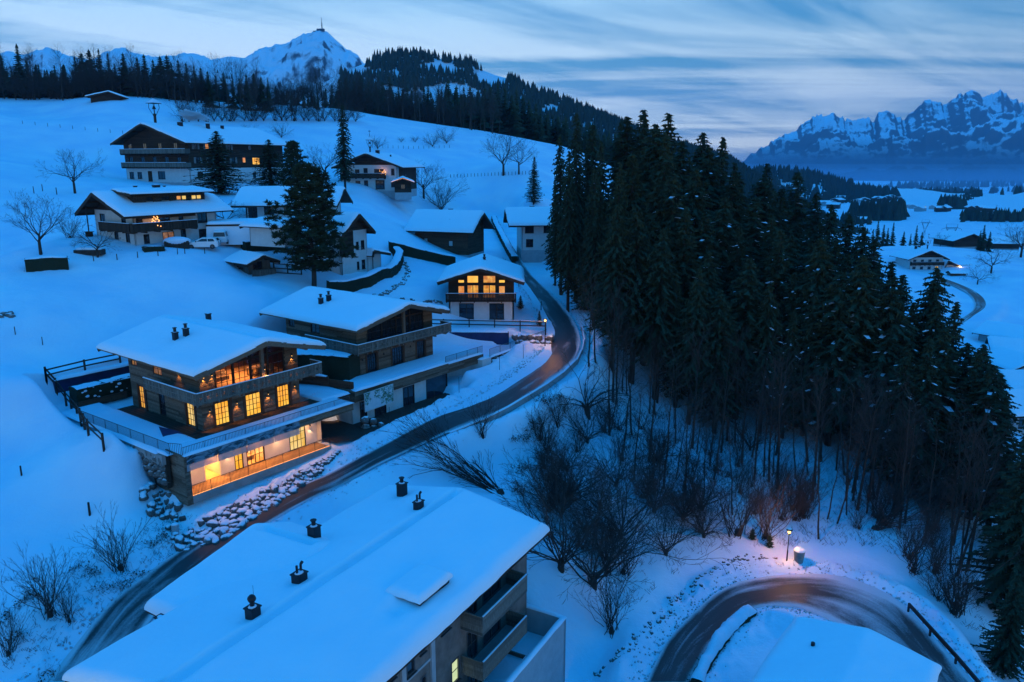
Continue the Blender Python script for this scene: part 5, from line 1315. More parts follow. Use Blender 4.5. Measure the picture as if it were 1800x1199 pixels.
# ---- base of chalet B
bs = thing('basement_building', 'white basement storey with timber fascia and advertising board under the unlit chalet', 'building', (FA[0], FA[1], ZA), AA)
wB = Wall((14.5, -2.2), (28.0, -2.2)); ZB = -3.3
mb = MB(); cladding(mb, wB, -.85, .25, (), .155, .12, split=2.6); cladding(mb, Wall((14.5, 1.0), (14.5, -2.2)), -.85, .25, (), .155, .12); o = part('fascia_planks', mb, 'old_plank', bs); o['kind'] = 'stuff'
snow_cap(bs, wB, 0, wB.L, .25, .6, .22, off=-.15)
mb = MB(); mb.box(14.6, 28.0, -2.05, 3.5, -.3, .2); part('terrace_slab', mb, 'concrete', bs)
sheet(bs, 'terrace_snow', lambda x, y: .42 + 0 * x, 14.7, 34.3, -1.9, 1.6, 90, 24)
opB = [(1.0, ZB, .9, 2.1), (2.9, ZB, 1.6, 2.1), (6.9, ZB, 1.7, 2.2), (10.4, ZB, 3.4, 2.3)]
wBi = Wall((14.5, -1.7), (28.0, -1.7)); mb = MB(); cladding(mb, wBi, ZB - .5, -.85, opB, plank=False, thick=.15); cladding(mb, Wall((14.5, 4.5), (14.5, -1.7)), ZB - .5, -.85, (), plank=False, thick=.15); part('white_wall', mb, 'white_render', bs)
for k in range(4): window(bs, wBi, *opB[k], 'dark_glass', 2 if k < 3 else 1, 1, name='window' if k < 3 else 'garage_door')
wB2 = Wall((28.0, -1.9), (34.4, -1.9)); mb = MB(); cladding(mb, wB2, -1.0, -.0, (), .155, .12, split=2.6); o = part('fascia_planks', mb, 'old_plank', bs); o['kind'] = 'stuff'
snow_cap(bs, wB2, 0, wB2.L, 0.0, .5, .2, off=-.15); thin_rail(bs, wB2, 0, wB2.L, .1, .8, -.1, .13, 'grey_metal', .011)
mb = MB(); cladding(mb, Wall((28.0, 1.5), (33.4, -.9)), ZB - .4, -1.0, (), plank=False, thick=.15); mb.box(33.4, 35.0, -2.6, -.3, -3.6, -.5); part('white_wall', mb, 'white_render', bs)
snow_cap(bs, Wall((33.3, -1.5), (35.1, -1.5)), 0, 1.8, -.5, 2.0, .16)
mb = MB(); mb.tube((14.85, -2.5, -.8), (14.85, -2.5, -2.7), .05, .05, 6); mb.tube((14.85, -2.5, -2.7), (14.6, -2.9, -2.9), .05, .05, 6); mb.tube((14.6, -2.9, -2.9), (14.6, -2.9, -4.1), .05, .05, 6); part('drain_pipe', mb, 'dark_metal', bs)
wall_lamp(bs, Wall((14.45, 4.5), (14.45, -1.7)), 3.4, ZB + 1.9, 9, (1, .6, .3))
bd = thing('advert_board', 'wide printed board with photos of houses fixed below the timber fascia', 'sign', (FA[0], FA[1], ZA), AA)
mb = MB(); w_ = Wall((15.0, -3.0), (19.0, -2.75)); w_.box(mb, 0, w_.L, 0, .04, -1.75, .05); part('board_sheet', mb, 'board_print', bd)
mb = MB(); w_.box(mb, -.04, 0, -.02, .05, -1.78, .08); w_.box(mb, w_.L, w_.L + .04, -.02, .05, -1.78, .08); w_.box(mb, 0, w_.L, -.02, .05, .05, .09); w_.box(mb, 0, w_.L, -.02, .05, -1.79, -1.75)
for i in range(4): t = .4 + i * 1.05; w_.box(mb, t, t + .05, -.55, -.02, -.2, -.12)
part('board_frame', mb, 'frame_white', bd)
# forecourt in the passage between the buildings
fc = MB(); pts = [Aw(9.8, -2.2), Aw(10.2, -4.3), Aw(14.5, -6.0), Aw(20, -4.6), Aw(26.5, -4.3), Aw(28.2, -1.8), Aw(14.6, -1.6), Aw(14.4, 4.6), Aw(9.8, 4.6)]
fc.add([(p[0], p[1], -24.86) for p in pts], [tuple(range(len(pts)))]); o = part('forecourt', fc, 'soil'); o['kind'] = 'structure'
# low wall in front of B with snow
kw = thing('kerb_wall', 'long low snow-topped wall between forecourt and road below the unlit chalet', 'wall', (FA[0], FA[1], ZA), AA); w_ = Wall((16.6, -4.9), (26.4, -4.6)); mb = MB(); w_.box(mb, 0, w_.L, -.15, .15, -4.2, -2.95); part('wall_body', mb, 'concrete', kw); snow_cap(kw, w_, 0, w_.L, -2.95, .5, .2)
# ---- boulders under the deck
bb = thing('boulder_bank', 'bank of snow-capped boulders between the lit deck and the road', 'rock wall', (0, 0, 0)); rr = random.Random(12); cnt = 0; placed = []
def bankpt(u, s): p = Aw(u, s); return p[0], p[1]
# slope handled by rows; stones stacked from deck foot to road bank
for i in range(900):
    if cnt >= 280: break
    u = rr.uniform(-6.5, 9.2); f = rr.random() ** .9; wid = np.interp(u, [-6.5, -4, 2, 7, 9.2], [2.0, 3.0, 2.0, 1.0, .45]); s = YF - .95 - f * wid
    x, y = bankpt(u, s); r = rr.uniform(.2, .52) * (1.0 if u < 5 else .62)
    if any((x - a) ** 2 + (y - b) ** 2 < ((r + c) * .50) ** 2 for a, b, c in placed): continue
    placed.append((x, y, r)); z = Hs(x, y); zz_ = z + r * rr.uniform(-.05, .3)
    o = link('boulder', ROCKS[rr.randrange(7)], bb, (x, y, zz_)); o.scale = (r * rr.uniform(.9, 1.3), r * rr.uniform(.8, 1.2), r * rr.uniform(.7, 1)); o.rotation_euler = (rr.uniform(-.3, .3), rr.uniform(-.3, .3), rr.random() * 6); cnt += 1
def stone_wall(name, label, w, zt, zb, org, ang, n_rows=None, r=.28, seed=3, mat=None, capt=.22):
    """rubble wall: stones set one by one into a mortar core; zt/zb give top and foot heights along it"""
    t_ = thing(name, label, 'wall', org, ang); rr = random.Random(seed); core = MB()
    n = max(2, int(w.L / .8)); 
    for i in range(n):
        a, b = w.L * i / n, w.L * (i + 1) / n; core.add([w.p(a, -.05, zb(a)), w.p(b, -.05, zb(b)), w.p(b, -.4, zb(b)), w.p(a, -.4, zb(a)), w.p(a, -.05, zt(a)), w.p(b, -.05, zt(b)), w.p(b, -.4, zt(b)), w.p(a, -.4, zt(a))], [(3,2,1,0),(4,5,6,7),(0,1,5,4),(1,2,6,5),(2,3,7,6),(3,0,4,7)])
    part('mortar_core', core, 'soil', t_); t = 0; col_ = 0
    while t < w.L - r * .6:
        z = zb(t) + (r * .5 if col_ % 2 else r * .9)
        while z < zt(t) - r * .35:
            k = r * rr.uniform(.8, 1.12); q = w.p(t + r + rr.uniform(-.1, .1) * r, -.05, z)
            o = link('stone', STONES[rr.randrange(6)], t_, q); o.scale = (k * 1.05, k * 1.05, k * rr.uniform(.75, 1)); o.rotation_euler = (rr.uniform(-.5, .5), rr.uniform(-.5, .5), rr.random() * 6); z += r * 1.62
        t += r * 1.75; col_ += 1
    return t_
sw = Wall((-4.95, 8.2), (-4.9, -2.6)); stone_wall('stone_wall', 'rubble retaining wall below the left edge of the chalet terrace', sw, lambda t: -.15, lambda t: -.5 - .21 * t, (FA[0], FA[1], ZA), AA, r=.36, seed=5)
for i in range(22):
    u, s = rr.uniform(-6.3, -4.6), rr.uniform(-4.4, -.5); x, y = Aw(u, s); r = rr.uniform(.22, .42); o = link('boulder', ROCKS[rr.randrange(7)], bb, (x, y, Hs(x, y) + r * .3)); o.scale = (r, r, r * .85); o.rotation_euler = (0, 0, rr.random() * 6)
sw = Wall((35.0, -2.6), (47.2, -2.0)); s2 = stone_wall('stone_wall', 'light rubble retaining wall beside the road below the street lamp', sw, lambda t: -.5, lambda t: -2.3 + .085 * t, (FA[0], FA[1], ZA), AA, r=.3, seed=6)
snow_cap(s2, sw, 0, sw.L, -.5, .5, .2, off=-.2); thin_rail(s2, sw, 0, sw.L, -.45, .95, -.2, .15, 'grey_metal', .011)
sw = Wall((14.3, -3.2), (16.0, -4.2)); stone_wall('stone_wall', 'short round stone wall at the entrance beside the drain pipe', sw, lambda t: -2.3 - .1 * t, lambda t: -4.2, (FA[0], FA[1], ZA), AA, r=.42, seed=7)
# ================================================================== big flat-pitched building in the foreground
gb = thing('apartment_house', 'large apartment house seen from above under a wide snowy roof with five chimneys', 'building', (FG[0], FG[1], 0), AG)
ZR, ZE = -22.6, -23.85
gable_roof(gb, -24.9, -.4, -6.7, 6.6, 'x', ZE - .14, ZR - .14, None, .6, 0, 'dark_plank', .2, groove=True, nseed=3, purlins=False, rnd=.6, holes=((-4.4, -14.0, .6, .3), (-3.6, -13.6, .45, -.12), (-5.2, -14.3, .45, -.12), (-4.6, -13.1, .4, -.1), (4.6, -10.3, .75, .2), (3.9, -2.3, .7, .2), (.95, -4.4, .6, .15), (1.35, -14.9, .7, .15), (.9, -18.6, .7, .15), (3.2, -22, 2.2, -.16), (-3.8, -20, 2.5, -.14), (-5.0, -5, 2.4, -.12)))
# side wing: lower gable towards the road
gable_roof(gb, -19.0, -8.0, 3.0, 9.0, 'y', ZE - .45, ZR - .42, -11.3, .6, 0, 'dark_plank', .2, ends=False, groove=True, nseed=4, purlins=False, rnd=.5, name='wing_roof')
W0, W1, S0, S1 = -24.0, -1.3, -5.5, 5.8
topg = lambda t: -22.75 - abs(t + S0 + .05) / 6.65 * 1.25
topw = lambda t: -22.75 - abs(S1 - t + .05) / 6.65 * 1.25
wS = Wall((W0, S0), (W1, S0)); wE = Wall((W1, S0), (W1, S1)); wN = Wall((W1, S1), (W0, S1)); wW = Wall((W0, S1), (W0, S0))
opS = []
for k, z in enumerate((-26.1, -29.0, -31.9)):
    opS += [(1.2, z + .9, 1.4, 1.2), (4.2, z + .9, 1.3, 1.2), (7.4, z + .7, 1.1, 1.5), (9.4, z, .75, 2.15), (10.6, z + .6, .5, 1.5), (13.5, z - .35, .85, 1.55) if k == 1 else (12.6, z + .6, .9, 1.4), (15.2, z, 1.2, 2.1), (17.0, z, 2.2, 2.1)]
mb = MB(); cladding(mb, wS, -34.6, -23.75, opS, plank=False, thick=.25); part('wall', mb, 'pink_render', gb)
mb = MB(); cladding(mb, wE, -34.6, -22.7, [(2.0, -25.4, 1.4, 1.3), (7.0, -25.4, 1.4, 1.3), (2.0, -28.2, 1.4, 1.3), (7.0, -28.2, 1.4, 1.3)], .15, .25, top=topg, split=60); part('wall', mb, 'pink_render', gb)
mb = MB(); cladding(mb, wW, -34.6, -22.7, (), .15, .25, top=topw, split=60); cladding(mb, wN, -34.6, -23.75, (), plank=False, thick=.25); part('wall', mb, 'pink_render', gb)
for i, (t, z, w_, hh) in enumerate(opS): window(gb, wS, t, z, w_, hh, 'lit_green' if (i == 13) else 'dark_glass', 1 if w_ < 1 else 2, 2 if hh > 1.3 else 1, 'grey_metal', fw=.09, sill=True)
for (t, z, w_, hh) in [(2.0, -25.4, 1.4, 1.3), (7.0, -25.4, 1.4, 1.3), (2.0, -28.2, 1.4, 1.3), (7.0, -28.2, 1.4, 1.3)]: window(gb, wE, t, z, w_, hh, 'dark_glass', 2, 1, 'grey_metal')
# stripes of trim on the facade
mb = MB()
for z in (-26.2, -29.1, -32.0): wS.box(mb, 0, 11.8, .0, .06, z - .12, z + .02)
for t in (8.9, 11.5): wS.box(mb, t, t + .35, 0, .12, -34.5, -23.8)
part('facade_trim', mb, 'grey_render', gb)
def box_balcony(w, t0, t1, z, dep=1.45, h=1.05, mat='grey_plank', name='balcony'):
    mb = MB(); w.box(mb, t0, t1, .01, dep, z - .18, z); o = part(name, mb, 'concrete', gb)
    m2 = MB(); 
    for j in range(6):
        za, zb = z - .12 + j * .19, z - .12 + j * .19 + .18
        w.box(m2, t0, t1, dep, dep + .045, za, zb); w.box(m2, t0 - .045, t0, .01, dep + .045, za, zb); w.box(m2, t1, t1 + .045, .01, dep + .045, za, zb)
    w.box(m2, t0 - .06, t1 + .06, dep - .03, dep + .08, z + 1.03, z + 1.08); w.box(m2, t0 - .07, t0 + .02, .01, dep + .08, z + 1.03, z + 1.08); w.box(m2, t1 - .02, t1 + .07, .01, dep + .08, z + 1.03, z + 1.08)
    q = part('parapet_boards', m2, mat, o); q['kind'] = 'stuff'
    s = MB(); w.box(s, t0, t1, dep - .02, dep + .07, z + 1.08, z + 1.12); part('parapet_snow', s, 'snow', o); return o
for z in (-26.1, -29.0, -31.9): box_balcony(wS, 14.6, 19.9, z)
box_balcony(wS, -.1, 5.2, -26.1); box_balcony(wS, -.1, 5.2, -29.0)
for z in (-25.9, -28.7): box_balcony(wE, .5, 2.6, z, .8)
# corner terrace at ground level with snowy parapet
wt1 = Wall((-16.0, -8.3), (-1.0, -8.3)); wt2 = Wall((-1.0, -8.3), (-1.0, -4.6)); mb = MB(); wt1.box(mb, 0, wt1.L, -.25, 0, -34.6, -29.35); wt2.box(mb, -.0, wt2.L, -.25, 0, -34.6, -29.35); mb.box(-16.0, -1.25, -8.05, -5.55, -32.2, -31.3); part('terrace_wall', mb, 'grey_render', gb)
snow_cap(gb, wt1, 0, wt1.L, -29.35, .40, .16, off=-.12); snow_cap(gb, wt2, 0, wt2.L, -29.35, .40, .16, off=-.12)
mb = MB(); mb.box(-15.9, -1.3, -8.0, -5.6, -31.3, -31.1); part('terrace_snow', mb, 'snow', gb)
def gz(x, y): return ZR - abs(y + .05) / 6.65 * (ZR - ZE) + .6
chimney(gb, -10.3, 4.6, gz(0, 4.6) + .2, .8, 1.0, 2); chimney(gb, -2.3, 3.9, gz(0, 3.9), .75, 1.0, 0); chimney(gb, -4.4, .95, gz(0, 1), .85, .5, 1, .6); chimney(gb, -14.9, 1.35, gz(0, 1.3), .95, .5, 1, .75); chimney(gb, -18.6, .9, gz(0, .9), .8, .55, 3, .7)
chimney(gb, -20.0, 6.3, gz(0, 6.3) - .2, .5, .25, 9)
# raised roof hatch with its own snow cushion
mb = MB(); mb.box(-13.0, -10.2, -5.3, -3.3, gz(0, -4.3) - .6, gz(0, -4.3) + .15); part('roof_hatch', mb, 'dark_metal', gb)
gable_roof(gb, -13.1, -10.1, -5.4, -3.2, 'x', gz(0, -4.3) + .15, gz(0, -4.3) + .2, None, .38, 0, 'dark_metal', .04, ends=False, purlins=False, nseed=6, name='hatch_lid', rnd=.35)
# ================================================================== lower right roof
hb = thing('garage_house', 'snow-covered low roof inside the lower road bend at the bottom edge', 'building', (18.3, 44.2, 0), rad(-37)); 
gable_roof(hb, 0, 8.3, -9.5, 0, 'y', -28.9, -28.1, 4.3, .4, 0, 'dark_plank', .2, nseed=8, purlins=False)
mb = MB(); 
for w_ in (Wall((.8, -8.8), (7.6, -8.8)), Wall((7.6, -8.8), (7.6, -.8)), Wall((7.6, -.8), (.8, -.8)), Wall((.8, -.8), (.8, -8.8))): cladding(mb, w_, -34.6, -28.8, (), plank=False, thick=.2)
part('wall', mb, 'white_render', hb); window(hb, Wall((.8, -.8), (.8, -8.8)), 2, -31.6, 1.3, 1.2); window(hb, Wall((7.6, -8.8), (7.6, -.8)), 3, -31.6, 1.3, 1.2)
mb = MB(); mb.tube((2.0, -3.4, -28.4), (2.0, -3.4, -27.75), .12, .12, 8); part('vent_pipe', mb, 'dark_metal', hb)
# ================================================================== generic village house
def house(name, label, org, ang, Wd, D, wall_h, rise, axis='y', base='white_render', upper=None, split=2.8, ov=1.2, ovg=1.2, peak=.3, snow=.4, wins=(), chim=(), xr=None, foot=1.0, footmat='grey_render', roofwood='dark_plank', cat='house', balc=(), gable_up=None, rows=None, lit=None, bareside=None, nseed=0, vertical=False):
    """wins: (side, t, z, w, h, pane, cols, rows[, shutter]) side f r b l"""
    h = thing(name, label, cat, org, ang)
    Wl = {'f': Wall((0, 0), (Wd, 0)), 'r': Wall((Wd, 0), (Wd, D)), 'b': Wall((Wd, D), (0, D)), 'l': Wall((0, D), (0, 0))}
    xr_ = xr if xr is not None else ((Wd / 2) if axis == 'y' else D / 2)
    e0 = wall_h - ov * (rise / (max(xr_, .1))) ; ze = e0
    def under(p, span):
        lo, hi = -ov, span + ov
        return wall_h + rise - (xr_ - p) / (xr_ - lo) * (wall_h + rise - ze) if p < xr_ else wall_h + rise - (p - xr_) / (hi - xr_) * (wall_h + rise - ze)
    span = Wd if axis == 'y' else D
    for k, w in Wl.items():
        op = [(a[1], a[2], a[3], a[4]) for a in wins if a[0] == k]
        gab = (axis == 'y' and k in 'fb') or (axis == 'x' and k in 'lr')
        L = w.L
        if gab:
            if (axis == 'y' and k == 'b') or (axis == 'x' and k == 'l'): tp = lambda t, L=L: under(L - t, span)
            else: tp = lambda t: under(t, span)
        else: tp = None
        top_z = wall_h + rise if gab else min(under(0 if k in 'lf' else span, span), wall_h + .3)
        sp = 0 if (bareside and k in bareside) else split
        lowm, upm = base, (upper or base)
        mb = MB()
        if lowm.endswith('plank'): cladding(mb, w, -.2, min(sp if upper else top_z, top_z), op, .22, .14, top=tp, vertical=vertical)
        else: cladding(mb, w, -.2, sp if upper else (wall_h if gab else top_z), op, plank=False, thick=.2)
        o = part('wall', mb, lowm, h)
        if o is not None and lowm.endswith('plank'): o['kind'] = 'stuff'
        if upper or (gab and not lowm.endswith('plank')):
            m2 = MB(); um = upm if upper else (gable_up or base)
            z0 = sp if upper else wall_h
            if um.endswith('plank'): cladding(m2, w, z0, top_z, op, .24, .14, top=tp)
            else: cladding(m2, w, z0, top_z, op, .15, .2, top=tp, split=50)
            o = part('upper_wall', m2, um, h)
            if o is not None: o['kind'] = 'stuff'
    mb = MB(); mb.box(-.02, Wd + .02, -.02, D + .02, -foot - 1.2, -.2); part('foundation', mb, footmat, h)
    for a in wins: window(h, Wl[a[0]], a[1], a[2], a[3], a[4], a[5], a[6], a[7], 'frame_dark' if base != 'frame' else 'frame_white', shut=a[8] if len(a) > 8 else None, mull=.05, sill=True)
    if axis == 'y': gable_roof(h, -ov, Wd + ov, -ovg, D + ovg, 'y', ze, wall_h + rise, xr, snow, peak, roofwood, .18, nseed=nseed)
    else: gable_roof(h, -ovg, Wd + ovg, -ov, D + ov, 'x', ze, wall_h + rise, xr, snow, peak, roofwood, .18, nseed=nseed)
    for c in chim: chimney(h, *c)
    for (k, t0, t1, z, dep, mat) in balc:
        w = Wl[k]; mb = MB(); w.box(mb, t0, t1, .02, dep, z - .15, z)
        for i in range(int((t1 - t0) / 1.6) + 1): t = t0 + .1 + i * (t1 - t0 - .2) / max(1, int((t1 - t0) / 1.6)); w.box(mb, t - .06, t + .06, .02, dep - .1, z - .32, z - .15)
        o = part('balcony', mb, roofwood, h); m2 = MB(); n = int((t1 - t0) / .2)
        for i in range(n): w.box(m2, t0 + (t1 - t0) * i / n, t0 + (t1 - t0) * (i + .9) / n, dep - .04, dep, z - .1, z + .88)
        w.box(m2, t0, t1, dep - .06, dep + .05, z + .88, z + .97)
        for tt in (t0, t1 - .05): w.box(m2, tt, tt + .05, .02, dep, z - .1, z + .95)
        q = part('balcony_boards', m2, mat, o); q['kind'] = 'stuff'
        s = MB(); w.box(s, t0, t1, dep - .05, dep + .05, z + .97, z + 1.03); part('rail_snow', s, 'snow', o)
    return h, Wl, under
DG = 'dark_glass'
# C: gable house with the lit glass front
o_, = [(-8.35, 100.0, -20.5)]
hC, WC, uC = house('gable_house', 'house with glowing glazed gable above white ground floor inside the road bend', o_, 0, 8.6, 10.5, 5.6, 1.55, 'y', 'white_render', 'dark_plank', 2.9, ov=1.35, ovg=1.2, peak=1.3, snow=.38,
    wins=[('f', 1.35, .15, 1.95, 2.15, DG, 2, 1), ('f', 5.35, .15, 1.95, 2.15, DG, 2, 1),
          ('f', 1.25, 3.35, .85, 1.3, 'lit_orange', 1, 1), ('f', 2.45, 3.0, 1.5, 1.75, 'lit_amber', 2, 1), ('f', 4.55, 3.0, 1.65, 1.75, 'lit_amber', 2, 1), ('f', 6.6, 3.35, .85, 1.3, 'lit_orange', 1, 1),
          ('f', 1.25, 4.95, .85, .5, 'lit_yellow', 1, 1), ('f', 2.45, 4.95, 1.5, 1.05, 'lit_yellow', 1, 1), ('f', 4.55, 4.95, 1.65, 1.05, 'lit_amber', 1, 1), ('f', 6.6, 4.95, .85, .5, 'lit_yellow', 1, 1)],
    chim=[(4.6, 4.0, 7.5, .5, .5, 0)], balc=[('f', -.3, 8.9, 2.85, 1.2, 'dark_plank')], roofwood='dark_plank', foot=.6, nseed=11)
# D: dark barn-like house
aD = rad(-20); oD = (-16.9, 134.4, -15.3)
house('barn_house', 'dark red-brown timber house on pale stone base under a smooth snowy roof', oD, aD, 10.0, 7.2, 4.4, 2.3, 'x', 'red_plank', None, ov=1.3, ovg=1.5, peak=0, snow=.42,
      wins=[('f', 1.7, 1.5, .75, .95, 'lit_pale' if False else 'frame_white', 1, 1), ('f', 6.4, 1.2, .8, .95, 'frame_white', 1, 1)], chim=[(5.0, 4.2, 6.8, 1.0, .55, 9, .6), (6.2, 1.2, 5.4, .2, .35, 9)], foot=1.2, nseed=12)
# white house with brown cladding and porch
aW = rad(62); oW = (-23.5, 104.8, -15.9)
hW, WW, uW = house('white_house', 'tall white house with dark brown gable corner behind the big pine', oW, aW, 5.9, 9.0, 6.6, 2.2, 'y', 'white_render', None, gable_up='dark_plank', ov=.75, ovg=1.0, peak=.3, snow=.34,
      wins=[('f', 3.5, 3.9, .55, 1.1, DG, 1, 1), ('f', 4.55, 3.85, .75, 1.25, DG, 1, 1), ('f', 3.5, 1.1, .5, 1.1, DG, 1, 1), ('f', 4.55, 1.05, .75, 1.3, DG, 1, 1), ('l', 2.0, 3.8, 1.0, 1.2, DG, 2, 1), ('l', 5.5, 1.0, 1.0, 1.2, DG, 2, 1)],
      chim=[(2.4, 3.6, 8.6, .2, .5, 9)], foot=.9, footmat='dark_metal', nseed=13)
mb = MB(); w_ = WW['f']; cladding(mb, w_, 3.3, 6.6, (), .22, .02, t0=0, t1=3.0); 
for t in list(mb.v): pass
mb2 = MB(); wq = Wall((0, -.06), (5.9, -.06)); cladding(mb2, wq, 3.3, 6.6, (), .24, .05, t0=0, t1=2.9); o = part('brown_cladding', mb2, 'dark_plank', hW); o['kind'] = 'stuff'
mb = MB(); w_ = Wall((0, -.05), (5.9, -.05)); mb.tube((.2, -.12, 6.4), (.2, -.12, -.8), .05, .05, 6); part('drain_pipe', mb, 'frame_dark', hW)
mb = MB(); cladding(mb, Wall((5.9, -.15), (8.8, -.15)), -.8, 2.9, (), plank=False, thick=.2); cladding(mb, Wall((8.8, -.15), (8.8, 4)), -.8, 2.9, (), plank=False, thick=.2); part('porch_wall', mb, 'white_render', hW)
gable_roof(hW, 5.7, 9.9, -1.1, 4.6, 'y', 2.7, 3.5, 5.95, .34, 0, 'dark_plank', .14, purlins=False, name='porch_roof', nseed=3)
mb = MB(); mb.tube((6.7, -.3, 2.7), (6.7, -.3, 0), .05, .05, 6); part('drain_pipe', mb, 'frame_dark', hW)
# villa with the light tree
aF = rad(57); oF = (-48.6, 99.4, -11.2)
lf = 12.4
hF, WF, uF = house('villa', 'white villa with wide dark roof, dormer strip and a balcony carrying a tree of lights', oF, aF, lf, 8.8, 5.0, 2.2, 'x', 'white_render', None, gable_up='dark_plank', ov=1.3, ovg=1.9, peak=.6, snow=.34,
      wins=[('f', 1.2, .5, .8, 1.5, DG, 2, 1, ), ('f', 3.9, .5, 1.7, 1.6, 'lit_dim', 2, 1), ('f', 6.6, .3, .8, 1.9, DG, 1, 1), ('f', 9.4, .7, 1.5, 1.4, DG, 2, 1), ('f', 9.4, 3.0, 1.5, 1.5, DG, 2, 1), ('f', 3.6, 2.9, 1.6, 1.7, DG, 2, 1), ('f', 6.5, 2.8, .7, 1.8, DG, 1, 1), ('f', .4, 2.9, .9, 1.7, DG, 1, 1),
            ('l', 1.2, 3.0, 1.2, 1.5, DG, 2, 1), ('l', 6.2, 3.0, 1.0, 1.5, DG, 2, 1), ('l', 4.2, .6, .9, 1.6, DG, 2, 1), ('l', 6.8, .6, .9, 1.6, DG, 2, 1)],
      chim=[(3.6, 4.6, 7.6, .5, .55, 9), (6.0, 3.6, 7.7, 1.3, .5, 9, .6), (7.2, 3.6, 7.6, .35, .5, 9)], balc=[('f', -1.0, 8.3, 2.6, 1.5, 'dark_plank'), ('l', 2.6, 9.6, 2.6, 1.1, 'dark_plank')], foot=.7, nseed=14)
mb = MB(); cladding(mb, Wall((-.06, -.9), (8.5, -.9)), 4.05, 4.45, (), .2, .12); o = part('upper_fascia', mb, 'dark_plank', hF)
# dormer strip: dark wall with lit windows under its own snowy roof
wd_ = Wall((1.0, 1.1), (11.6, 1.1)); mb = MB(); ops_ = [(6.2, 6.2, .72, .52), (7.0, 6.2, .72, .52), (8.5, 6.2, .75, .52), (9.3, 6.2, .75, .52), (1.8, 6.2, 1.0, .5), (4.0, 6.2, 1.2, .5)]
cladding(mb, wd_, 5.3, 7.0, ops_, .2, .12); cladding(mb, Wall((11.6, 1.1), (11.6, 4.4)), 5.3, 7.0, (), .2, .1); cladding(mb, Wall((1.0, 4.4), (1.0, 1.1)), 5.3, 7.0, (), .2, .1); o = part('dormer_wall', mb, 'dark_plank', hF); o['kind'] = 'stuff'
for k, op in enumerate(ops_): window(hF, wd_, *op, ('lit_orange', 'lit_pale', 'lit_pale', 'lit_pale', DG, DG)[k], 1, 1, fw=.04)
gable_roof(hF, .2, 12.6, .3, 5.4, 'x', 7.05, 7.5, 4.4, .3, 0, 'dark_plank', .14, purlins=False, name='dormer_roof', nseed=5)
lt = thing('light_tree', 'tree-shaped string of warm lights on the villa balcony', 'christmas lights', (oF[0], oF[1], oF[2]), aF); rr = random.Random(4)
mb = MB(); mb.tube((2.5, -1.0, 2.6), (2.5, -1.0, 4.7), .03, .01, 5); part('mast', mb, 'dark_metal', lt); mb = MB()
for i in range(52): f = i / 52; a = i * 1.9; r = (1 - f) * .85; mb.ball((2.5 + r * math.cos(a), -1.0 + r * .8 * math.sin(a), 2.8 + f * 2.1), .075, 5, 4)
o = part('light_bulbs', mb, 'fairy', lt); o['kind'] = 'stuff'
ld = bpy.data.lights.new('string_light', 'POINT'); ld.energy = 30; ld.color = (1, .42, .16); ld.shadow_soft_size = .5; l = link('string_glow', ld, lt); l.location = (2.5, -1.1, 3.7)
# long farmhouse
oE = PY(335, 313, 170); aE = rad(64); oE = (oE[0], oE[1], -4.2); DE = ulen(oE, aE + PI / 2, 224); DE = min(max(DE, 13), 24); lE = min(max(ulen(oE, aE, 500), 26), 46)
wn_ = []
for i in range(4): wn_ += [('f', 1.6 + i * 3.2, 6.9, 1.0, 1.2, 'lit_orange' if i == 1 else DG, 2, 1, 'shutter_pale'), ('f', 1.9 + i * 3.4, 3.9, 1.1, 1.3, DG, 2, 1, 'shutter_pale')]
wn_ += [('f', 2.0, .7, 1.5, 1.3, DG, 2, 1), ('f', 5.6, .7, 1.5, 1.3, DG, 2, 1), ('f', 17.5, 6.9, 1.2, 1.1, DG, 1, 1), ('f', 15.5, 4.0, 1.0, 1.2, 'lit_orange', 1, 1), ('f', 18.6, 3.6, 2.4, 1.6, 'lit_yellow', 3, 1), ('f', 18.5, .5, .9, 1.3, DG, 1, 1), ('f', 21.5, 0, 1.0, 2.0, DG, 1, 1), ('f', 23.5, .4, .9, 1.2, DG, 1, 1)]
for i in range(5): wn_ += [('l', 1.4 + i * DE / 5.3, 3.6, 1.2, 1.6, DG, 2, 1)]
for i in range(4): wn_ += [('l', 1.4 + i * DE / 4.2, 6.6, 1.2, 1.6, DG, 2, 1)]
wn_ += [('l', 1.0, .5, 1.4, 1.5, DG, 2, 1), ('l', 3.6, .5, 1.4, 1.5, DG, 2, 1), ('l', 7.0, 0, 1.3, 2.2, 'dark_plank', 1, 1), ('l', 10.2, .5, 2.2, 1.7, DG, 2, 1)]
hE, WE, uE = house('farmhouse', 'long old farmhouse with two balcony rows, bell turret and smoking chimney on the upper slope', oE, aE, lE, DE, 8.6, 3.6, 'x', 'white_render', 'dark_plank', 2.9, ov=1.7, ovg=2.0, peak=1.0, snow=.4, wins=wn_,
      chim=[(6.0, DE * .42, 12.3, 1.2, .7, 9), (12.8, DE * .36, 12.0, .9, 1.0, 9), (17.5, DE * .38, 12.0, .8, .7, 9)], balc=[('l', .3, DE + .6, 3.1, 1.4, 'grey_plank'), ('l', .3, DE + .6, 6.0, 1.4, 'grey_plank')], foot=1.0, nseed=15)
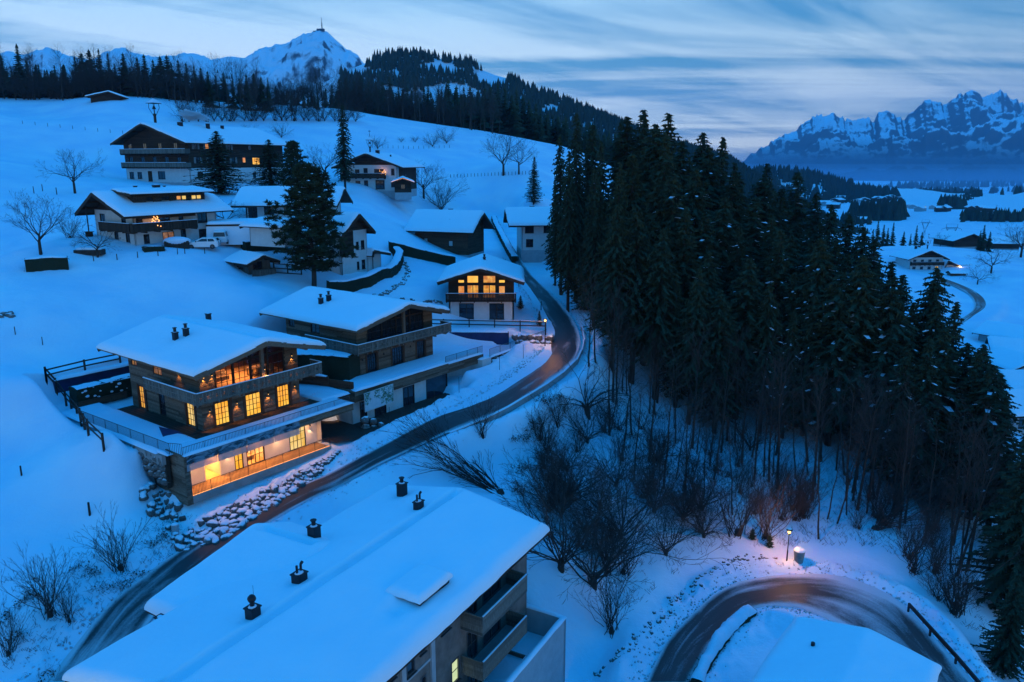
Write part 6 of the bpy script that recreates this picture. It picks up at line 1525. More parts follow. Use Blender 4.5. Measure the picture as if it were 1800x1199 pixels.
def turret(name, label, x, y, z, s=1.0, rz=0):
    t = thing(name, label, 'bell turret', (x, y, z), rz); mb = MB()
    mb.box(-.16 * s, .16 * s, -.16 * s, .16 * s, -1.2, 1.6 * s); mb.prism([(-.16 * s, -.16 * s, 1.6 * s), (.16 * s, -.16 * s, 1.6 * s), (.16 * s, .16 * s, 1.6 * s), (-.16 * s, .16 * s, 1.6 * s)], (0, 0, .01)); 
    for (a, b) in ((-1, -1), (1, -1), (1, 1), (-1, 1)): mb.beam((a * .12 * s, b * .12 * s, 1.2 * s), (a * .62 * s, b * .62 * s, 2.6 * s), .08 * s, .08 * s); mb.beam((a * .6 * s, b * .6 * s, 2.6 * s), (a * .55 * s, b * .55 * s, 3.3 * s), .08 * s, .08 * s)
    part('turret_frame', mb, 'frame_dark', t)
    rf = MB(); rf.add([(-.95 * s, -.95 * s, 3.3 * s), (.95 * s, -.95 * s, 3.3 * s), (.95 * s, .95 * s, 3.3 * s), (-.95 * s, .95 * s, 3.3 * s), (0, 0, 4.1 * s)], [(0,1,4),(1,2,4),(2,3,4),(3,0,4),(3,2,1,0)]); part('turret_roof', rf, 'dark_plank', t)
    sn = MB(); sn.add([(-.9 * s, -.9 * s, 3.38 * s), (.9 * s, -.9 * s, 3.38 * s), (.9 * s, .9 * s, 3.38 * s), (-.9 * s, .9 * s, 3.38 * s), (0, 0, 4.2 * s)], [(0,1,4),(1,2,4),(2,3,4),(3,0,4),(3,2,1,0)]); part('roof_snow', sn, 'snow', t)
    be = MB(); be.tube((0, 0, 2.9 * s), (0, 0, 2.35 * s), .12 * s, .34 * s, 10); part('bell', be, 'dark_metal', t)
    sp = MB(); sp.tube((0, 0, 4.0 * s), (0, 0, 6.0 * s), .05, .03, 5); sp.ball((0, 0, 4.7 * s), .13 * s, 6, 4); sp.box(-.35 * s, .35 * s, -.02, .02, 5.6 * s, 5.75 * s); part('spire', sp, 'dark_metal', t); return t
cE, sE = math.cos(aE), math.sin(aE)
def loc2(o, a, x, y): return (o[0] + math.cos(a) * x - math.sin(a) * y, o[1] + math.sin(a) * x + math.cos(a) * y)
q = loc2(oE, aE, .8, DE / 2); turret('bell_turret', 'slim bell turret standing on the ridge of the long farmhouse', q[0], q[1], oE[2] + 12.5, 1.25, aE)
# smoke
def puff_mat(name, dens):
    m = bpy.data.materials.new(name); m.use_nodes = True; n = m.node_tree; n.nodes.clear(); oo = n.nodes.new('ShaderNodeOutputMaterial'); v = n.nodes.new('ShaderNodeVolumePrincipled'); v.inputs['Color'].default_value = (.85, .9, .95, 1); v.inputs['Density'].default_value = dens; n.links.new(v.outputs[0], oo.inputs['Volume']); MAT[name] = m
puff_mat('smoke', 2.2)
q = loc2(oE, aE, 12.8, DE * .36); mb = MB(); bm = bmesh.new(); bmesh.ops.create_icosphere(bm, subdivisions=4, radius=1)
for v in bm.verts:
    n = mnoise.fractal(v.co * 1.6 + Vector((3, 1, 7)), 1.0, 2.1, 5); v.co *= (1 + .55 * n); t_ = v.co.x; v.co.z = v.co.z * (.55 + .18 * max(0, -t_)) - t_ * .35; v.co.x *= 1.5; v.co.y *= .7
me = bpy.data.meshes.new('smoke'); bm.to_mesh(me); bm.free(); me.materials.append(MAT['smoke']); o = link('smoke', me, None, (q[0] - 2.9, q[1], oE[2] + 14.6)); o.scale = (2.1, 2.1, 1.7); o['kind'] = 'stuff'; o['label'] = 'pale smoke drifting left from the farmhouse chimney'
# second farmhouse
oJ = PY(602, 333, 184); oJ = (oJ[0], oJ[1], oJ[2]); aJ = rad(-10)
wj = [('f', 3.3, 3.4, 1.1, 1.2, DG, 2, 1), ('f', 5.4, 3.0, 1.0, 1.9, DG, 1, 1), ('f', 8.0, 3.1, 2.3, 1.6, DG, 2, 1), ('f', 12.1, 3.3, .8, 1.5, DG, 1, 1), ('f', 13.4, 3.3, 1.1, 1.4, DG, 2, 1), ('f', 3.3, .8, 1.2, 1.2, DG, 2, 1), ('f', 5.4, .3, 1.0, 1.8, DG, 1, 1), ('f', 8.2, 0.1, 2.2, 2.1, DG, 2, 1), ('f', 12.0, .6, .9, 1.5, DG, 1, 1), ('f', 13.3, .6, 1.0, 1.5, DG, 1, 1), ('f', .8, 3.2, 1.1, 1.4, DG, 2, 1)]
WJ_ = ulen(oJ, aJ, 699)
hJ, WJ, uJ = house('farmhouse', 'white farmhouse with dark gable and barn end in the middle of the upper slope', oJ, aJ, WJ_, 15, 5.6, 2.5, 'y', 'white_render', None, gable_up='dark_plank', ov=1.9, ovg=1.4, peak=.8, snow=.35, wins=[w for w in wj if w[1] + w[3] < WJ_ - .2],
      chim=[(WJ_ / 2 + .8, 4, 8.4, 1.1, .7, 9), (WJ_ * .72, 7, 7.2, .4, .9, 9)], balc=[('f', 0, WJ_ * .8, 2.75, 1.1, 'dark_plank')], foot=.8, nseed=16)
mb = MB(); w_ = Wall((WJ_ + .03, 1.2), (WJ_ + .03, 15)); cladding(mb, w_, -.2, 5.0, (), .3, .02, vertical=True); o = part('barn_boards', mb, 'dark_plank', hJ); o['kind'] = 'stuff'
q = loc2(oJ, aJ, WJ_ / 2, 1.2); turret('bell_turret', 'small bell turret on the ridge of the white farmhouse', q[0], q[1], oJ[2] + 8.4, .85, aJ)
mb = MB(); w_ = WJ['f']; rr = random.Random(9)
lj = thing('light_net', 'pinkish bunch of warm lights on the balcony of the white farmhouse', 'christmas lights', oJ, aJ)
for i in range(26): x = WJ_ * .8 - 1.4 + rr.random() * 1.6; mb.ball((x, -.5 - rr.random() * .4, 3.3 + rr.random() * 1.3), .07, 5, 4)
o = part('light_bulbs', mb, 'fairy', lj); o['kind'] = 'stuff'
ld = bpy.data.lights.new('net_light', 'POINT'); ld.energy = 45; ld.color = (1, .4, .2); ld.shadow_soft_size = .4; l = link('net_glow', ld, lj); l.location = (WJ_ * .8 - .6, -1.0, 4.0)
# hut with light chain
oN = PY(694, 337, 176); aN = rad(8)
hN, WN, uN = house('garden_hut', 'small dark hut with an orange light chain along its gable', oN, aN, 3.7, 5.2, 2.2, .75, 'y', 'dark_plank', None, ov=.7, ovg=.8, peak=.2, snow=.3, wins=[('f', 1.4, .6, .9, 1.0, DG, 2, 1)], chim=[(2.6, 3, 2.9, .4, .8, 9)], foot=.6, nseed=17)
lc = thing('light_chain', 'orange chain of lights following the gable of the small hut', 'christmas lights', oN, aN); mb = MB()
for i in range(30): x = -.6 + i * (4.9 / 29); z = 2.95 - abs(x - 1.85) * .30 + .02; mb.ball((x, -1.1, z), .045, 5, 4)
o = part('light_bulbs', mb, 'fairy', lc); o['kind'] = 'stuff'
# house mostly hidden by the pine (long roof)
oK = PY(433, 384, 122); lk = ulen(oK, 0, 578); house('low_house', 'long low white house with broad snowy roof, half hidden behind the pines', (oK[0], oK[1], oK[2]), 0, lk, 9, 2.5, 1.9, 'x', 'white_render', None, ov=1.5, ovg=1.7, peak=.3, snow=.38, wins=[('f', .4, .1, 1.4, 2.0, DG, 2, 1), ('f', 2.9, .6, 1.5, 1.2, DG, 2, 1), ('f', 6, .6, 1.5, 1.2, DG, 2, 1)], gable_up='dark_plank', foot=1.0, nseed=18)
# carport with two vehicles
cp = PY(374, 430, 107); cpt = thing('carport', 'open carport with thick snow roof between villa and pine', 'carport', cp, rad(10)); mb = MB()
for x, y in ((.2, .2), (5.4, .2), (.2, 5.2), (5.4, 5.2)): mb.box(x - .08, x + .08, y - .08, y + .08, -.3, 2.6)
mb.box(-.6, 6.2, -.6, 6.0, 2.55, 2.8); part('timber_frame', mb, 'dark_plank', cpt); sheet(cpt, 'roof_snow', lambda x, y: 2.8 + .38 + 0 * x, -.7, 6.3, -.7, 6.1, 40, 40, 'roof_snow'); mb = MB(); mb.box(-.2, 5.8, 5.3, 5.5, -.3, 2.5); mb.box(3.8, 4.2, 5.0, 5.3, 0, 1.2); part('back_wall', mb, 'grey_render', cpt)
c2 = PY(440, 424, 104); g2 = thing('lean_to_shed', 'small white shed with slanted snow roof behind the dark hedge', 'shed', c2, rad(-25)); mb = MB()
for w_ in (Wall((0, 0), (6, 0)), Wall((6, 0), (6, 3.5)), Wall((0, 3.5), (0, 0)), Wall((6, 3.5), (0, 3.5))): cladding(mb, w_, -.6, 2.2, (), plank=False, thick=.15)
part('wall', mb, 'white_render', g2); gable_roof(g2, -.9, 6.6, -.8, 4.3, 'x', 1.9, 2.6, 2.9, .35, 0, 'dark_plank', .14, purlins=False, nseed=19)
# wooden hut
oM = PZ(437, 486, -14.5); hM, WM, uM = house('log_hut', 'little grey wooden hut with overhanging snowy roof on the open slope', (oM[0], oM[1], oM[2]), rad(50), 3.3, 3.6, 1.9, .65, 'y', 'grey_plank', None, ov=.85, ovg=1.0, peak=.3, snow=.26, wins=[('f', .7, .85, 1.3, .95, DG, 2, 1), ('l', 1.0, .85, 1.4, .9, DG, 2, 1)], foot=.2, footmat='soil', nseed=20, vertical=True)
mb = MB(); w_ = Wall((.1, -.75), (3.6, -.75)); cladding(mb, w_, -.2, .75, (), .14, .04, vertical=True); cladding(mb, Wall((3.6, -.75), (3.6, .6)), -.2, .75, (), .14, .04, vertical=True); o = part('porch_railing', mb, 'grey_plank', hM); o['kind'] = 'stuff'
mb = MB(); mb.box(-.2, 3.7, -.85, 3.8, -.4, -.2); part('porch_floor', mb, 'dark_plank', hM)
# house right of the road, half behind the wood
oP = PY(917, 438, 140); house('roadside_house', 'white house half hidden by the first spruces right of the road', (oP[0], oP[1], oP[2]), rad(6), 9.5, 8, 4.9, 2.0, 'x', 'white_render', None, ov=1.4, ovg=2.4, peak=.2, snow=.4, wins=[('f', .6, 2.9, 1.6, 1.2, DG, 2, 1), ('f', 4, 2.9, 1.2, 1.2, DG, 2, 1), ('f', .8, .4, 1.3, 1.4, DG, 2, 1)], chim=[(2.4, 4.4, 6.8, 1.1, .8, 9)], foot=1.5, gable_up='dark_plank', nseed=21)
# tiny barn on the crest
oT = PY(160, 181, 250); house('field_barn', 'tiny dark barn alone on the crest at the forest edge', (oT[0], oT[1], oT[2]), rad(12), 8.6, 6, 2.0, 1.3, 'y', 'dark_plank', None, ov=1.2, ovg=.9, peak=.2, snow=.35, xr=5.6, cat='barn', foot=.6, nseed=22)
# right-hand farm
oQ = PY(1598, 478, 262); wq_ = []
for i in range(4): wq_ += [('f', 1.0 + i * 2.7, 2.9, 1.1, 1.3, DG, 2, 1), ('f', 1.0 + i * 2.7, .5, 1.1, 1.3, 'lit_yellow' if i == 3 else DG, 2, 1)]
house('farmhouse', 'wide-gabled farmhouse with balcony rows on the plateau right of the wood', (oQ[0], oQ[1], oQ[2]), rad(4), 11.6, 9, 4.9, 2.5, 'y', 'white_render', None, gable_up='dark_plank', ov=1.6, ovg=1.3, peak=.8, snow=.35, wins=wq_, balc=[('f', 0, 11.6, 2.5, 1.0, 'dark_plank')], chim=[(4.5, 5, 7.6, .9, .8, 9), (7.5, 8, 7.4, .9, .8, 9)], foot=1, nseed=23)
q = loc2(oQ, 0, 5.8, 1.0); turret('bell_turret', 'tiny bell turret on the ridge of the right-hand farmhouse', q[0], q[1], oQ[2] + 7.6, .9)
oQ2 = PY(1657, 479, 266); house('farm_barn', 'barn wing with one glowing lamp attached right of the plateau farmhouse', (oQ2[0], oQ2[1], oQ2[2]), rad(4), 10.6, 15, 2.6, 1.6, 'y', 'white_render', None, gable_up='dark_plank', ov=1.2, ovg=1.2, peak=.3, snow=.35, wins=[('f', 1.8, 0, 2.2, 1.8, DG, 1, 1), ('f', 6, 1.0, 2.2, 1.1, DG, 2, 1)], xr=.6, cat='barn', foot=1, nseed=24)
mb = MB(); lq = thing('farm_lamp', 'bright yellow lamp on the barn wing of the plateau farm', 'lamp', (oQ2[0] + 5.0, oQ2[1] - .8, oQ2[2] + 2.4)); mb.ball((0, 0, 0), .26, 8, 6); part('bulb', mb, 'bulb', lq); mb = MB(); mb.box(-.06, .06, 0, .8, .1, .2); part('bracket', mb, 'dark_metal', lq); ld = bpy.data.lights.new('barn_light', 'POINT'); ld.energy = 250; ld.color = (1, .6, .25); ld.shadow_soft_size = .2; l = link('lamp_glow', ld, lq); l.location = (0, -.5, -.2)
oQ3 = PY(1671, 490, 250); house('shed', 'small grey shed in front of the barn wing', (oQ3[0], oQ3[1], oQ3[2]), rad(-6), 4.6, 3, 1.7, .5, 'x', 'grey_plank', None, ov=.3, ovg=.3, peak=0, snow=.25, cat='shed', foot=.3, nseed=25)
oS = PY(1676, 436, 335); house('dark_farmhouse', 'dark low farmhouse behind the knoll under the power pylon', (oS[0], oS[1], Hs(oS[0], oS[1]) + .6), rad(6), 13, 14, 2.8, 2.6, 'y', 'dark_plank', None, ov=1.5, ovg=1.2, peak=.5, snow=.3, cat='house', foot=1, xr=7.5, nseed=26)
oS = PY(1742, 440, 360); house('field_house', 'pale-roofed house between the dark spruce and the leafless tree at the right edge', (oS[0], oS[1], Hs(oS[0], oS[1]) + .6), rad(-8), 12, 9, 2.6, 2.2, 'x', 'dark_plank', None, ov=1.2, ovg=1.2, peak=.3, snow=.3, foot=1, nseed=27)
for k, (u, v, Y, a, w_, d_, lab) in enumerate([(1748, 634, 160, -25, 9, 8, 'topmost of the snowy-roofed houses at the right edge below the white field'), (1779, 655, 148, 8, 9, 8, 'small house with garage doors at the right edge, second from the top'), (1779, 694, 136, -8, 8, 7, 'dark little house at the right edge, third from the top'), (1768, 752, 122, 22, 12, 9, 'broad snowy roof at the right edge between the dark branches'), (1772, 800, 108, 12, 10, 8, 'lowest snowy roof at the right edge beside the wood'), (1792, 616, 170, 35, 10, 9, 'house cut by the right edge above the others')]):
    p = PY(u, v, Y); g = Hs(p[0], p[1])
    house('village_house', lab, (p[0], p[1], g), rad(a), w_, d_, 2.9, 1.7, 'x' if k % 2 == 0 else 'y', 'grey_render', None, ov=1.2, ovg=1.0, peak=.3, snow=.38, wins=[('f', 1.0, .2, 2.0, 1.9, DG, 1, 1), ('f', 4.4, .2, 2.0, 1.9, DG, 1, 1), ('l', 2, .8, 1.2, 1.2, DG, 2, 1)], foot=1.5, gable_up='dark_plank', nseed=30 + k)
# far village: small gabled houses scattered over the valley floor
def tiny_house(seed, w, d, hh, r):
    mb = MB(); mb.box(-w / 2, w / 2, -d / 2, d / 2, -1, hh); mb.add([(-w / 2, -d / 2, hh), (w / 2, -d / 2, hh), (0, -d / 2, hh + r)], [(0, 1, 2)]); mb.add([(-w / 2, d / 2, hh), (w / 2, d / 2, hh), (0, d / 2, hh + r)], [(2, 1, 0)])
    for sg in (-1, 1): mb.add([(0, -d / 2 - .8, hh + r + .1), (sg * (w / 2 + 1), -d / 2 - .8, hh - .25), (sg * (w / 2 + 1), d / 2 + .8, hh - .25), (0, d / 2 + .8, hh + r + .1), (0, -d / 2 - .8, hh + r + .6), (sg * (w / 2 + 1), -d / 2 - .8, hh + .2), (sg * (w / 2 + 1), d / 2 + .8, hh + .2), (0, d / 2 + .8, hh + r + .6)], [(0,1,2,3),(4,5,6,7),(0,1,5,4),(2,3,7,6),(1,2,6,5)], .5, 1)
    mb.box(-w * .35, -w * .2, -d / 2 - .05, -d / 2, 1, 2.2, .5, 2); mb.box(w * .15, w * .3, -d / 2 - .05, -d / 2, 1, 2.2, .5, 2)
    return mb.mesh('small_house', ['dark_plank' if seed % 2 else 'grey_render', 'roof_snow', 'dark_glass'])
TH_ = [tiny_house(i, 9 + i % 3 * 2, 11 + i % 2 * 3, 4.5 + i % 2, 2.2) for i in range(4)]; rr = random.Random(31)
spots = [(rr.uniform(1440, 1500), rr.uniform(350, 366)) for _ in range(9)] + [(rr.uniform(1590, 1665), rr.uniform(346, 372)) for _ in range(18)] + [(rr.uniform(1500, 1600), rr.uniform(340, 358)) for _ in range(12)] + [(rr.uniform(1690, 1790), rr.uniform(346, 380)) for _ in range(10)] + [(rr.uniform(1480, 1530), rr.uniform(384, 392)) for _ in range(4)]
for u, v in spots:
    x, y, z = G(u, v, 300); o = link('small_house', TH_[rr.randrange(4)], None, (x, y, z), rr.random() * 3.1); o.scale = (1, 1, 1) if y < 1500 else (1.8, 1.8, 1.5); tag(o, 'tiny snow-roofed house scattered on the far valley floor', 'house', 'far houses in the valley')
for u, v, s, lab in [(1626, 366, 2.0, 'brightest pale-yellow light of the far valley'), (1633, 354, 1.2, 'small warm light above the brightest valley light'), (1651, 353, 1.0, 'faint bluish-white light right of the other village lights'), (1533, 388, .9, 'warm light low in the valley beside the dark grove'), (1617, 353, 1.0, 'tiny warm light left in the far village'), (1648, 362, .9, 'weak warm light under the village ridge')]:
    x, y, z = G(u, v, 300); r = s * y / 1350 * .55; mb = MB(); mb.ball((0, 0, 0), r, 8, 6); lm = thing('village_light', lab, 'light', (x, y, z + r * 1.5)); part('lamp_globe', mb, 'bulb', lm); mb = MB(); mb.tube((0, 0, -r * 1.6), (0, 0, -r * .9), r * .15, r * .15, 5); part('mast', mb, 'dark_metal', lm)
# power pylons
def pylon(x, y, z, s, label):
    t = thing('power_pylon', label, 'pylon', (x, y, z)); mb = MB(); r = .3
    for sg in (-1, 1):
        mb.tube((sg * 1.2, 0, 0), (sg * 1.0, 0, 9), r, r, 4); mb.tube((sg * 1.0, 0, 9), (sg * 6, 0, 22), r, r, 4); mb.tube((0, 0, 11), (sg * 6, 0, 22), .2, .2, 4); mb.tube((sg * 6, 0, 22), (sg * 6.5, 0, 26), r, .15, 4)
        mb.tube((sg * 6, 0, 22), (sg * 11, 0, 20.5), .25, .12, 4); mb.tube((sg * 3.6, 0, 15.5), (sg * 3.6, 0, 22), .12, .12, 3)
        mb.tube((sg * 11, 0, 20.5), (sg * 11, 0, 19), .2, .2, 4)
    mb.tube((-6, 0, 22), (6, 0, 22), .28, .28, 4); mb.tube((-6, 0, 20.5), (6, 0, 20.5), .18, .18, 4); mb.tube((-6.5, 0, 26), (6.5, 0, 26), .12, .12, 3); mb.tube((-1.2, 0, 3), (1, 0, 9), .15, .15, 3); mb.tube((1.2, 0, 3), (-1, 0, 9), .15, .15, 3)
    for i in range(5): a = -5 + i * 2; mb.tube((a, 0, 20.5), (a + 1, 0, 22), .12, .12, 3); mb.tube((a + 1, 0, 22), (a + 2, 0, 20.5), .12, .12, 3)
    part('lattice', mb, 'grey_metal', t); t.scale = (s, s, s); return t
p = PY(1670, 425, 420); pylon(p[0], p[1], Hs(p[0], p[1]), .50 * 420 / 500 * 1.15, 'power pylon with a Y-shaped head behind the knoll'); p = PY(1626, 400, 640); pylon(p[0], p[1], Hs(p[0], p[1]), .5, 'fainter second pylon further away, left of the first')
# summit mast
px_, py_, pz_ = PY(566, 50, 4200); sm = thing('summit_mast', 'thin transmitter mast on the pointed summit', 'mast', (px_, py_, pz_ - 8)); mb = MB(); mb.tube((0, 0, 0), (0, 0, 34), 3.2, 2.2, 6); mb.tube((0, 0, 34), (0, 0, 60), 1.6, .8, 5); part('mast_tube', mb, 'dark_metal', sm); mb = MB(); mb.box(-26, 12, -8, 8, -6, 6); mb.box(-44, -30, -6, 6, -14, -4); part('summit_building', mb, 'dark_metal', sm)
# ================================================================== street lamps
def street_lamp(x, y, z, hgt, power, label, rz=0):
    t = thing('street_lamp', label, 'street lamp', (x, y, z), rz); mb = MB(); mb.tube((0, 0, -.4), (0, 0, .9), .07, .06, 8); mb.tube((0, 0, .9), (0, 0, hgt - .25), .045, .04, 8); part('pole', mb, 'dark_metal', t)
    hd = MB(); hd.tube((0, 0, hgt - .28), (0, 0, hgt - .22), .08, .12, 8); hd.tube((0, 0, hgt + .16), (0, 0, hgt + .2), .26, .22, 10); hd.tube((0, 0, hgt + .2), (0, 0, hgt + .3), .22, .04, 10)
    for a in range(4): hd.tube((.11 * math.cos(a * 1.57), .11 * math.sin(a * 1.57), hgt - .22), (.2 * math.cos(a * 1.57), .2 * math.sin(a * 1.57), hgt + .16), .01, .01, 4)
    o = part('lantern_head', hd, 'dark_metal', t); sn = MB(); sn.ball((0, 0, hgt + .27), .2, 8, 4, sq=(1, 1, .4)); part('snow_cap', sn, 'snow', o)
    gl = MB(); gl.ball((0, 0, hgt - .02), .13, 10, 8); part('lamp_globe', gl, 'bulb_street', o)
    ld = bpy.data.lights.new('street_light', 'POINT'); ld.energy = power; ld.color = (1, .40, .10); ld.shadow_soft_size = .14; l = link('lamp_light', ld, t); l.location = (0, 0, hgt - .04); return t
x, y, z = G(958, 608); street_lamp(x, y, z, 3.2, 2600, 'lit street lamp on the verge at the sharp bend of the upper road')
x, y, z = G(1383, 985); street_lamp(x, y, z, 2.6, 3800, 'lit street lamp above the lower road bend beside the round planter')
x, y, z = G(1404, 984); t_ = thing('round_planter', 'round tapered planter with a thick snow cap beside the lower street lamp', 'planter', (x, y, z)); mb = MB(); mb.tube((0, 0, -.2), (0, 0, .85), .34, .47, 20); part('pot', mb, 'concrete', t_); mb = MB(); mb.ball((0, 0, .85), .46, 16, 8, sq=(1, 1, .55)); part('snow_cap', mb, 'snow', t_, True)
x, y, z = G(1352, 962); t_ = thing('low_conifer', 'snow-dusted low conifer lit by the lower street lamp', 'shrub', (x, y, z)); t_.scale = (.22, .22, .16); link('crown', SMALL[0], t_); link('trunk', SMALL[1], t_); o = link('snow_clumps', SMALL[2], t_); o['kind'] = 'stuff'
x, y, z = G(1322, 948); t_ = thing('low_conifer', 'small green conifer left of the lit one by the lower street lamp', 'shrub', (x, y, z)); t_.scale = (.22, .22, .13); link('crown', SMALL[0], t_); link('trunk', SMALL[1], t_)
x, y, z = G(915, 543); t_ = thing('garden_conifer', 'tiny conifer on the snowy lawn right of the glowing gable house', 'shrub', (x, y, z)); t_.scale = (.28, .28, .24); link('crown', SMALL[0], t_); link('trunk', SMALL[1], t_); o = link('snow_clumps', SMALL[2], t_); o['kind'] = 'stuff'
x, y, z = G(948, 573); t_ = thing('garden_conifer', 'slim little conifer at the end of the rail fence by the upper street lamp', 'shrub', (x, y, z)); t_.scale = (.22, .22, .26); link('crown', SMALL[0], t_); link('trunk', SMALL[1], t_)
# ================================================================== fences, posts, walls
def rail_fence(name, label, pts, hgt=1.05, mat='fence_wood', gap=2.6, rails=2, snow=True, zoff=0):
    """posts and rails between world points that follow the ground (each post and rail its own part)"""
    r = thing(name, label, 'fence', (pts[0][0], pts[0][1], pts[0][2])); o0 = Vector(pts[0]); P = []
    for a, b in zip(pts[:-1], pts[1:]):
        n = max(1, round(math.dist(a[:2], b[:2]) / gap))
        for i in range(n): P.append(Vector(a).lerp(Vector(b), i / n))
    P.append(Vector(pts[-1])); P = [p - o0 for p in P]
    for p in P: mb = MB(); mb.box(p.x - .07, p.x + .07, p.y - .07, p.y + .07, p.z - .6, p.z + hgt + .08); part('post', mb, mat, r)
    for p, q in zip(P[:-1], P[1:]):
        for k in range(rails):
            z = hgt * (1 - k * .45); mb = MB(); mb.beam(p + Vector((0, 0, z - .05)), q + Vector((0, 0, z - .05)), .05, .14); part('rail', mb, mat, r)
        if snow: mb = MB(); mb.beam(p + Vector((0, 0, hgt + .05)), q + Vector((0, 0, hgt + .05)), .07, .05); part('rail_snow', mb, 'snow', r)
    return r
def gp(u, v, dz=0): x, y, z = G(u, v); return (x, y, z + dz)
A3 = lambda u, s, z: (*Aw(u, s), ZA + z)
rail_fence('rail_fence', 'dark rail fence along the slope edge left of the glowing chalet', [gp(183, 792, .25), gp(156, 766, .25), gp(137, 737, .3), gp(117, 714, .3), gp(100, 691, .3), gp(82, 670, .2)], 1.1, gap=2.8, snow=False)
rail_fence('rail_fence', 'dark rail fence running behind the glowing chalet on the retaining wall', [gp(82, 670), gp(150, 653), gp(212, 640)], 1.1, gap=2.7, snow=False)
rail_fence('rail_fence', 'short dark rail fence behind the roof of the unlit chalet', [A3(13.0, 20.5, 2.0), A3(19.5, 20.8, 2.2)], 1.1, gap=2.5, snow=False)
rail_fence('rail_fence', 'long dark rail fence in front of the gable house with the glowing front', [(-16.5, 96.4, -20.6), (-12, 96.2, -20.7), (4.3, 96.0, -21.0)], 1.15, gap=3.1)
rail_fence('rail_fence', 'dark board railing left of the big pine trunk', [gp(482, 480), gp(530, 483)], 1.3, gap=2.0, rails=3)
# blue wall below the gable house garden
bw = thing('garden_wall', 'smooth dark blue retaining wall below the rail fence of the gable house', 'wall', (0, 0, 0)); w_ = Wall((-15.5, 94.9), (-.4, 94.3)); mb = MB(); w_.box(mb, 0, w_.L, -.35, 0, -24.5, -20.85); part('wall_face', mb, 'blue_cover', bw); snow_cap(bw, w_, 0, w_.L, -20.9, 1.6, .3, off=-.7)
rr = random.Random(5); bk = thing('boulder_bank', 'group of large round boulders at the end of the dark blue garden wall', 'rock wall', (0, 0, 0))
for i in range(15): 
    t = i / 14; r = rr.uniform(.4, .62); x = .3 + t * 4.6 + rr.uniform(-.2, .2); y = 94.0 - t * .4 - (i % 2) * .5; o = link('boulder', ROCKS[rr.randrange(7)], bk, (x, y, -21.4 - (i % 2) * .7)); o.scale = (r, r * .9, r * .85); o.rotation_euler = (rr.random(), rr.random(), rr.random() * 6)
# gable-house forecourt path
# hedges
def gl_(pts): return [G(u, v)[:2] for u, v in pts]
hedge('hedge', 'clipped rectangular hedge with snow top below the round tree at the left edge', gl_([(46, 474), (121, 470)]), lambda x, y: Hs(x, y) - .2, 1.3, 1.45, seed=11, top=.14)
hedge('hedge', 'long curved snow-topped hedge wrapping the garden of the white house', gl_([(577, 512), (610, 511), (645, 502), (680, 488), (698, 470), (703, 456), (696, 448)]), lambda x, y: Hs(x, y) - .2, 1.2, 1.55, seed=12)
hedge('hedge', 'straight snow-topped hedge slanting from the dark barn house to the gable house', gl_([(684, 440), (715, 447), (760, 458), (800, 466)]), lambda x, y: Hs(x, y) - .2, 1.3, 1.6, seed=13)
hedge('hedge', 'dark snow-topped hedge between the parked cars and the big pine', gl_([(428, 440), (470, 438), (500, 436)]), lambda x, y: Hs(x, y) - .2, 1.3, 1.4, seed=14)
hedge('hedge', 'narrow snow-topped hedge rising along the right side of the upper road', gl_([(868, 388), (872, 400), (884, 424), (895, 445), (905, 462)]), lambda x, y: Hs(x, y) - .1, 1.1, 1.3, seed=15)
hedge('hedge', 'puffy snow-loaded hedge along the inside of the lower road bend', [PZ(u, v, -33.4)[:2] for u, v in [(1225, 1190), (1240, 1160), (1265, 1125), (1290, 1102), (1322, 1083)]], lambda x, y: Hs(x, y) - .25, .85, .7, seed=16, top=.34)
hedge('hedge', 'low clipped hedge at the foot of the villa', gl_([(252, 442), (288, 440)]), lambda x, y: Hs(x, y) - .1, .8, .7, seed=17, top=.05)
# stone row walls (loose dark stones showing through the snow)
def stone_row(label, pts, n, r0, r1, seed, spread=.5):
    t = thing('stone_row', label, 'stone wall', (0, 0, 0)); rr = random.Random(seed); W_ = [G(*p) for p in pts]
    for i in range(n):
        f = (i + rr.random()) / n * (len(W_) - 1); k = min(int(f), len(W_) - 2); q = Vector(W_[k]).lerp(Vector(W_[k + 1]), f - k); x, y = q.x + rr.uniform(-spread, spread), q.y + rr.uniform(-spread, spread); r = rr.uniform(r0, r1)
        o = link('stone', STONES[rr.randrange(6)], t, (x, y, Hs(x, y) - r * .25)); o.scale = (r * 1.2, r, r * .9); o.rotation_euler = (rr.random(), rr.random(), rr.random() * 6)
    return t
stone_row('line of dark stones poking from the snow bank above the lower road', [(1045, 1195), (1090, 1150), (1140, 1110), (1175, 1060), (1215, 1030), (1260, 995), (1310, 980), (1362, 980)], 85, .10, .22, 1, .45)
stone_row('curved row of dark stones below the hedge of the white house', [(590, 524), (640, 526), (680, 515), (708, 498), (718, 478), (712, 462)], 90, .14, .32, 2, .35)
stone_row('stones beside the garden of the gable house left of its wall', [(700, 545), (740, 540), (770, 528)], 26, .2, .4, 3, .5)
stone_row('few dark stones on the slope under the left end of the lit deck', [(275, 905), (300, 880), (262, 850)], 16, .15, .3, 4, .5)
stone_row('two snow-covered stones at the left picture edge', [(2, 552), (22, 556)], 6, .3, .5, 6, .5)
